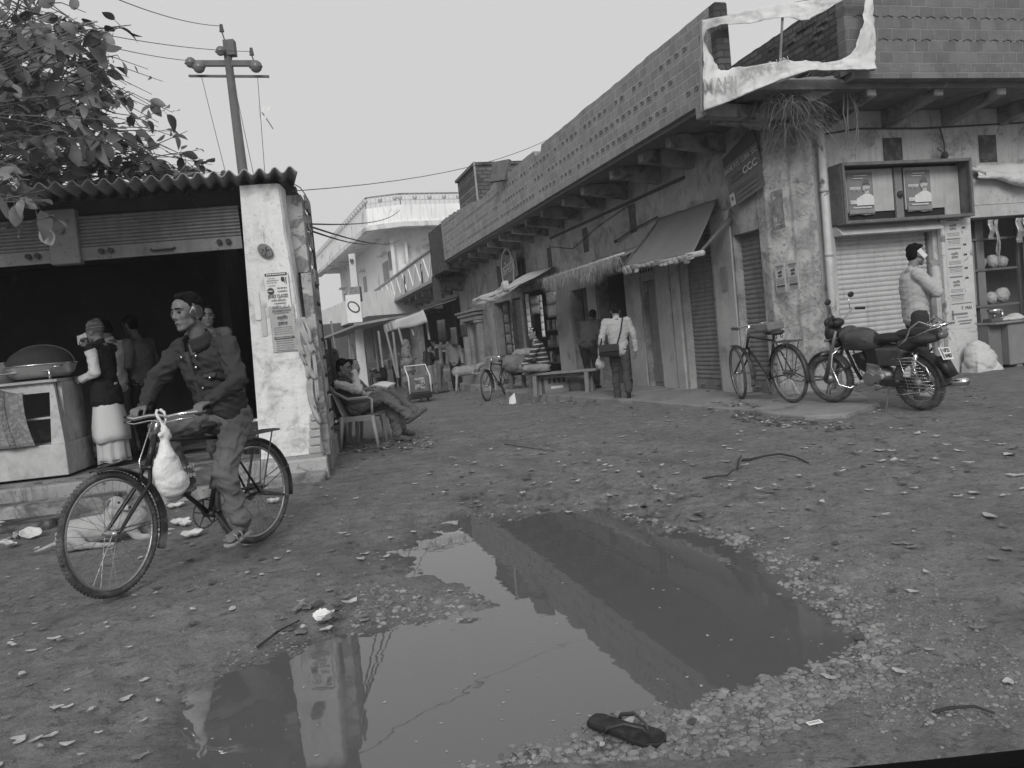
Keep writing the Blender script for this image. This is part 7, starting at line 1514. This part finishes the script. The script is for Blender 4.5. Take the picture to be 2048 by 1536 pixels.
t,J,T=person('man in dark striped sweater sitting cross legged on the wooden bench',p,ba_+PI+R(25),SEAT,.20,stripe,M('light_trousers',.24,.15,5,bump=.3),None,.012,yaw=35,pitch=0,topz='sweater',sc=1.0)
m=MB(); m.sph(T(.02,0,.098),(.062,.055,.022),12); m.build('cap_badge',whitec,t,True)
t=thing('glass','small pale glass standing on the bench before the striped sweater man','glass',BENCH[0].lerp(BENCH[1],.02)+Vector((0,0,.44)),0); m=MB(); m.tube([(0,0,0),(0,0,.11)],[.03,.036],12); m.build('glass',M('counter_white_paint',.48),t,True)
# 12 figure leaning in at the open door
p=stand(1186,770,PZ,16.2); person('shadowy person in dark clothes leaning in at the open doorway',p,R(60),dict(neck=(.18,0,1.36),head=(.32,0,1.46),shL=(.14,.17,1.31),shR=(.16,-.17,1.31),hipL=(-.08,.1,.9),hipR=(-.08,-.1,.9),elL=(.2,.24,1.05),wrL=(.34,.2,.9)),.10,M('dark_grey_coat',.04,.2,5),blackc,dshoe,.018,pitch=20,bulk=1.15)
# 13-16 down the street
p=GG(885,786); person('young man in two tone varsity jacket reading his hands in mid street',p,R(168),dict(head=(.10,0,1.53),neck=(.02,0,1.41),elL=(-.02,.25,1.08),wrL=(.24,.14,1.12),elR=(-.02,-.25,1.08),wrR=(.26,-.1,1.14),ankL=(.02,.14,.08),ankR=(-.1,-.14,.08)),.15,M('varsity_grey',.24,.1,5),M('faded_jeans',.11,.2,5,bump=.2),dshoe,.018,pitch=24,sleeves_mat=blackc,wr=.02)
t=bpy.data.objects[-1] if 0 else None
p=stand(862,776,None,24.2); person('short person in black holding something beside the varsity jacket man',p,R(-20),dict(head=(.08,0,1.5),wrL=(.22,.1,1.12),elL=(.05,.22,1.1)),.22,M('dark_grey_coat',.04),None,dshoe,.02,pitch=10,skirt=(M('pale_skirt',.22,.15,5),.32,None,.24),sc=.92)
p=stand(822,792,None,21.8); t,J,T=person('person wrapped head to knee in a ribbed grey shawl',p,R(20),dict(head=(.04,0,1.52),elL=(.1,.2,1.1),wrL=(.2,.05,1.15),elR=(.1,-.2,1.1),wrR=(.2,-.05,1.15)),.15,None,M('dull_trousers',.07),dshoe,.02,pitch=5,sc=.97)
m=MB(); 
for z,rx,ry in ((1.55,.12,.105),(1.42,.13,.15),(1.3,.15,.22),(1.05,.19,.25),(.8,.2,.27),(.58,.2,.28)): m.sph((.0,0,z),(rx,ry,.17),16)
fuse(m,'shawl',M('ribbed_shawl',.17,.2,6,bump=.5,streak=.5),t,.018,3,.05,.13)
p=stand(768,752,None,31); person('distant man sitting at the far stall with one arm out',p,R(-170),dict(hipL=(0,.1,.5),hipR=(0,-.1,.5),kneeL=(.4,.14,.5),kneeR=(.4,-.14,.5),ankL=(.38,.14,.08),ankR=(.38,-.14,.08),neck=(.02,0,1.05),shL=(0,.18,1.0),shR=(0,-.18,1.0),elL=(.2,.26,.85),wrL=(.42,.2,.85),elR=(.1,-.26,.8),wrR=(.3,-.2,.75),head=(.06,0,1.2)),.15,M('dark_grey_coat',.04),blackc,dshoe,.022)
t=thing('stall_box','stacked pale boxes on the far stall beside the sitting man','boxes',stand(757,765,None,31.5)); 
for k,(z,w_) in enumerate(((0,.8),(.42,.7),(.85,1.0))): m=MB(); m.box(-w_/2,w_/2,-.3,.3,z,z+.36); m.build('box',M('pale_box',.3,.2,5),t,bevel=.02)
# cart with picture box
p=stand(838,796,None,20.4); t=thing('hand_cart','small three wheeled cart with a picture box and white tube frame','cart',p,R(-75)); t.scale=(.8,)*3
m=MB(); m.box(-.1,.5,-.3,.3,.30,.85); m.build('box',M('cart_box_grey',.13,.2,5),t,bevel=.03); m=MB(); m.box(.502,.51,-.16,.16,.40,.78); m.build('picture',M('cart_picture',.4,.5,9,c2=.1,th=.5,pscale=9),t)
m=MB(); m.hexa([(-.15,-.34,.12),(.6,-.34,.12),(.6,.34,.12),(-.15,.34,.12),(-.15,-.3,.3),(.7,-.32,.3),(.7,.32,.3),(-.15,.3,.3)]); m.build('tray',M('tray_dark',.04),t,bevel=.02)
m=MB(); m.tube([(.55,.34,.3),(.5,.34,.8),(-.2,.34,1.15),(-.2,-.34,1.15),(.5,-.34,.8),(.55,-.34,.3)],.025,8); m.build('tube_frame',whitec,t,True)
for q in ((.5,0),(-.1,.3),(-.1,-.3)): m=MB(); m.torus((q[0],q[1],.1),.08,.03,'y',20,6); m.tube([(q[0],q[1]-.03,.1),(q[0],q[1]+.03,.1)],.05,10); m.build('wheel',rub,t,True)
# 6,7 men sitting in plastic chairs by the shed, facing right
def chair(label,p,rz,mt):
    t=thing('plastic_chair',label,'chair',p,rz,'moulded plastic armchairs'); m=MB(); m.grid(lambda a,b:(-.22+.44*a,(b-.5)*.46,.41+.025*(1-a)*0+.02*a-.01*math.sin(PI*b)),8,8); m.build('seat',mt,t,True,solid=.02)
    m=MB(); m.grid(lambda a,b:(-.22-.16*b,(a-.5)*(.44-.04*b),.42+.42*b),8,8); m.build('backrest',mt,t,True,solid=.012)
    for x,y in ((-.22,-.24),(-.22,.24),(.21,-.24),(.21,.24)): m=MB(); m.tube([(x,y,.43),(x*1.25,y*1.08,.0)],[(.035,.02),(.022,.015)],6); m.build('leg',mt,t,True)
    for s in (-1,1): m=MB(); m.tube([(.21,s*.24,.42),(.24,s*.265,.64),(.18,s*.265,.665),(-.1,s*.265,.66),(-.28,s*.25,.76),(-.36,s*.22,.84)],[(.02,.018)]+[(.014,.024)]*5,8); m.build('armrest',mt,t,True)
    m=MB(); m.box(-.2,.2,-.235,-.215,.36,.42); m.build('apron',mt,t); return t
pc=G(720,878,.0); pc=Vector((pc[0]+.0,pc[1],gh(pc[0],pc[1]))); CR=R(-14); pch=M('chair_plastic',.34,.08,4,rough=.4)
pc=Vector(at(736,886,10.7)); pc.z=gh(pc.x,pc.y)
chair('pale plastic armchair holding the man with crossed legs',pc,CR,pch)
SJ=dict(hipL=(-.10,.1,.52),hipR=(-.10,-.1,.52),kneeL=(.34,.08,.54),ankL=(.40,.10,.10),kneeR=(.36,-.12,.66),ankR=(.68,-.12,.36),neck=(-.30,0,.93),shL=(-.28,.18,.88),shR=(-.28,-.19,.88),elR=(.06,-.24,.76),wrR=(-.04,-.11,1.02),elL=(-.10,.25,.68),wrL=(.14,.1,.66),head=(-.23,0,1.07))
t,J,T=person('man slouching in the plastic chair, crossed legs, checked sleeves, hand over his face',pc,CR,SJ,.20,M('dark_sweater_vest',.05,.2,6,bump=.3),M('greyish_slacks',.11,.2,5,bump=.4),gshoe,.010,yaw=0,pitch=10,topz='sweater_vest',sleeves_mat=M('checked_sleeve',.44,.15,22,bump=.2),hands=dict(R=dict(d=(.25,.25,.9),n=(-.7,.6,0),curl=.35),L=dict(d=(1,-.3,0),n=(0,-.3,-1),curl=.4)),toes=dict(R=(.8,0,.45),L=(1,0,-.1)),wr=.034,legb=1.15)
t=thing('newspaper','folded white newspaper resting on the lap of the slouching man','newspaper',pc,CR); m=MB(); 
for k in range(3): m.grid(lambda a,b:(.10+.34*a,-.18+.30*b,.755+.03*a+.03*math.sin(a*4)+.008*k+.03*b),6,5)
m.build('pages',M('newsprint',.62,.06,30),t,True,solid=.002)
pd=pc+Vector((-.02,.62,0)); pd.z=gh(pd.x,pd.y); chair('second plastic armchair mostly hidden behind the slouching man',pd,CR+R(6),pch)
person('second seated man mostly hidden behind the slouching man, foot stretched out',pd,CR+R(6),{**SJ,'wrR':(.10,-.2,.72),'head':(-.2,0,1.05),'elR':(-.1,-.26,.72)},.18,M('grey_shawl',.14),M('greyish_slacks',.20),gshoe,.014,yaw=25,toes=dict(R=(.8,0,.45),L=(1,0,-.1)))
p=stand(650,770,None,12.5); person('person in dark hooded jacket with back turned beside the hidden motorcycle',p,R(100),dict(head=(.05,0,1.5)),.14,M('hooded_dark',.06,.15,5,bump=.3),blackc,dshoe,.016,pitch=15,bulk=1.2,sc=.95)
# ---------------- dog lying by the steps ----------------
dp=GG(222,1086); dr=R(10); t=thing('dog','pale short haired dog lying by the shed step behind the front wheel','dog',(dp.x,dp.y,dp.z),dr); t.scale=(.86,)*3
coat=M('dog_coat',.38,.12,5,bump=.35,bscale=90,c2=.25,th=.56,pscale=4,soft=.15)
m=MB(); m.cap((-.30,0,.13),(.02,0,.15),.13,.135); m.cap((.0,0,.15),(.22,0,.20),.135,.12); m.sph((-.33,.0,.11),(.13,.13,.11),14); m.sph((-.30,-.12,.09),(.12,.06,.10),12); m.cap((.06,0,.20),(.08,-.04,.28),.12,.09); m.sph((.10,-.06,.36),(.082,.074,.070),14); m.cap((.08,-.04,.28),(.09,-.05,.35),.088,.068); m.cap((.14,-.08,.345),(.215,-.125,.315),.044,.028,10)
for s in (-1,1): m.cap((.20,s*.10,.14),(.27,s*.11,.04),.055,.04,10); m.cap((.27,s*.11,.035),(.52,s*.09-.02,.03),.036,.026,10); m.cap((.50,s*.09-.02,.025),(.56,s*.09-.02,.022),.030,.022,8)
m.cap((-.22,-.17,.05),(-.02,-.20,.03),.042,.028,10); m.cap((-.02,-.20,.03),(.08,-.20,.025),.028,.022,8); m.cap((-.25,-.15,.12),(-.18,-.18,.05),.07,.045,10); m.cap((-.42,.0,.07),(-.62,-.06,.02),.03,.012,8)
fuse(m,'body',coat,t,.010,3,.006,.05)
for s in (-1,1): m=MB(); m.grid(lambda a,b:(.075-.03*b+.05*(a-.5)*(1-b)+s*.02,-.06+s*(.058+.022*b),.410-.080*b),4,5); m.build('ear',M('dog_ear',.14,.2,9),t,True,solid=.01)
for s in (-1,1): m=MB(); m.sph((.165+.02*s,-.085+s*.038,.378),.011,8); m.build('eye',EYE,t,True)
m=MB(); m.sph((.238,-.138,.325),(.016,.017,.014),10); m.build('nose',EYE,t,True); m=MB(); m.tube([(.235,-.150,.300),(.20,-.142,.296),(.17,-.125,.305)],.003,4); m.build('mouth',EYE,t)
m=MB(); m.torus((.07,-.03,.27),.098,.006,'x',20,5); m.build('neck_fold',coat,t,True)

# ---------------- pale winter air ----------------
m=MB(); m.box(-60,60,-12,105,-2.2,14); hz=m.build('haze',bpy.data.materials.new('air'),kind='stuff'); am=hz.data.materials[0]; am.use_nodes=True; nt=am.node_tree; nt.nodes.clear(); o_=nt.nodes.new('ShaderNodeOutputMaterial'); pv=nt.nodes.new('ShaderNodeVolumePrincipled'); pv.inputs['Density'].default_value=.0018; pv.inputs['Color'].default_value=(.93,.93,.93,1); pv.inputs['Anisotropy'].default_value=.2; nt.links.new(pv.outputs[0],o_.inputs['Volume'])

# goods and cloths further down the street
for (u,v,Y,w_,h_,g,lab) in ((880,640,25.5,.5,.7,.08,'grey cloth hanging at the left of the dark shop opening'),(905,655,25.2,.35,.55,.14,'mid grey cloth hanging at the middle of the dark shop opening'),(925,648,24.8,.4,.4,.05,'dark cloth hanging at the right of the dark shop opening'),(700,690,30,.5,.8,.3,'pale cloth under the tin lean-to left of the concrete pole'),(752,690,30,.6,.5,.12,'dark cloth under the tin lean-to right of the concrete pole')):
    p=at(u,v,Y); t=thing('hanging_cloth',lab,'cloth',p,R(-60),'cloths hung along the far shops'); m=MB(); m.grid(lambda a,b:((a-.5)*w_,.04*math.sin(a*14),-h_*b),10,6); m.build('cloth',M('hung_%d'%int(g*100),g,.3,6),t,True,solid=.01)
t=BT('shop_table','pale topped table of jars in the dark shop above the platform','table',-.9,22.5,.42); m=MB(); m.box(-.3,.5,-1.6,1.6,.62,.68); m.build('table_top',M('pale_box',.3,.2,5),t)
for x in (-.2,.4):
    for y in (-1.5,1.5): m=MB(); m.box(x,x+.06,y,y+.06,0,.62); m.build('leg',woodl,t)
for k in range(8): m=MB(); h=.18+.16*rg.random(); m.tube([(0,0,0),(0,0,h),(0,0,h+.03)],[.08,.08,.05],10); o=m.build('glass_jar',M('jar_2',.35),None,True); o.location=bw_(-.85,21.2+.36*k,1.10); tag(o,'glass jar in the row on the pale topped table of the dark shop','jar','jars on the pale topped table')
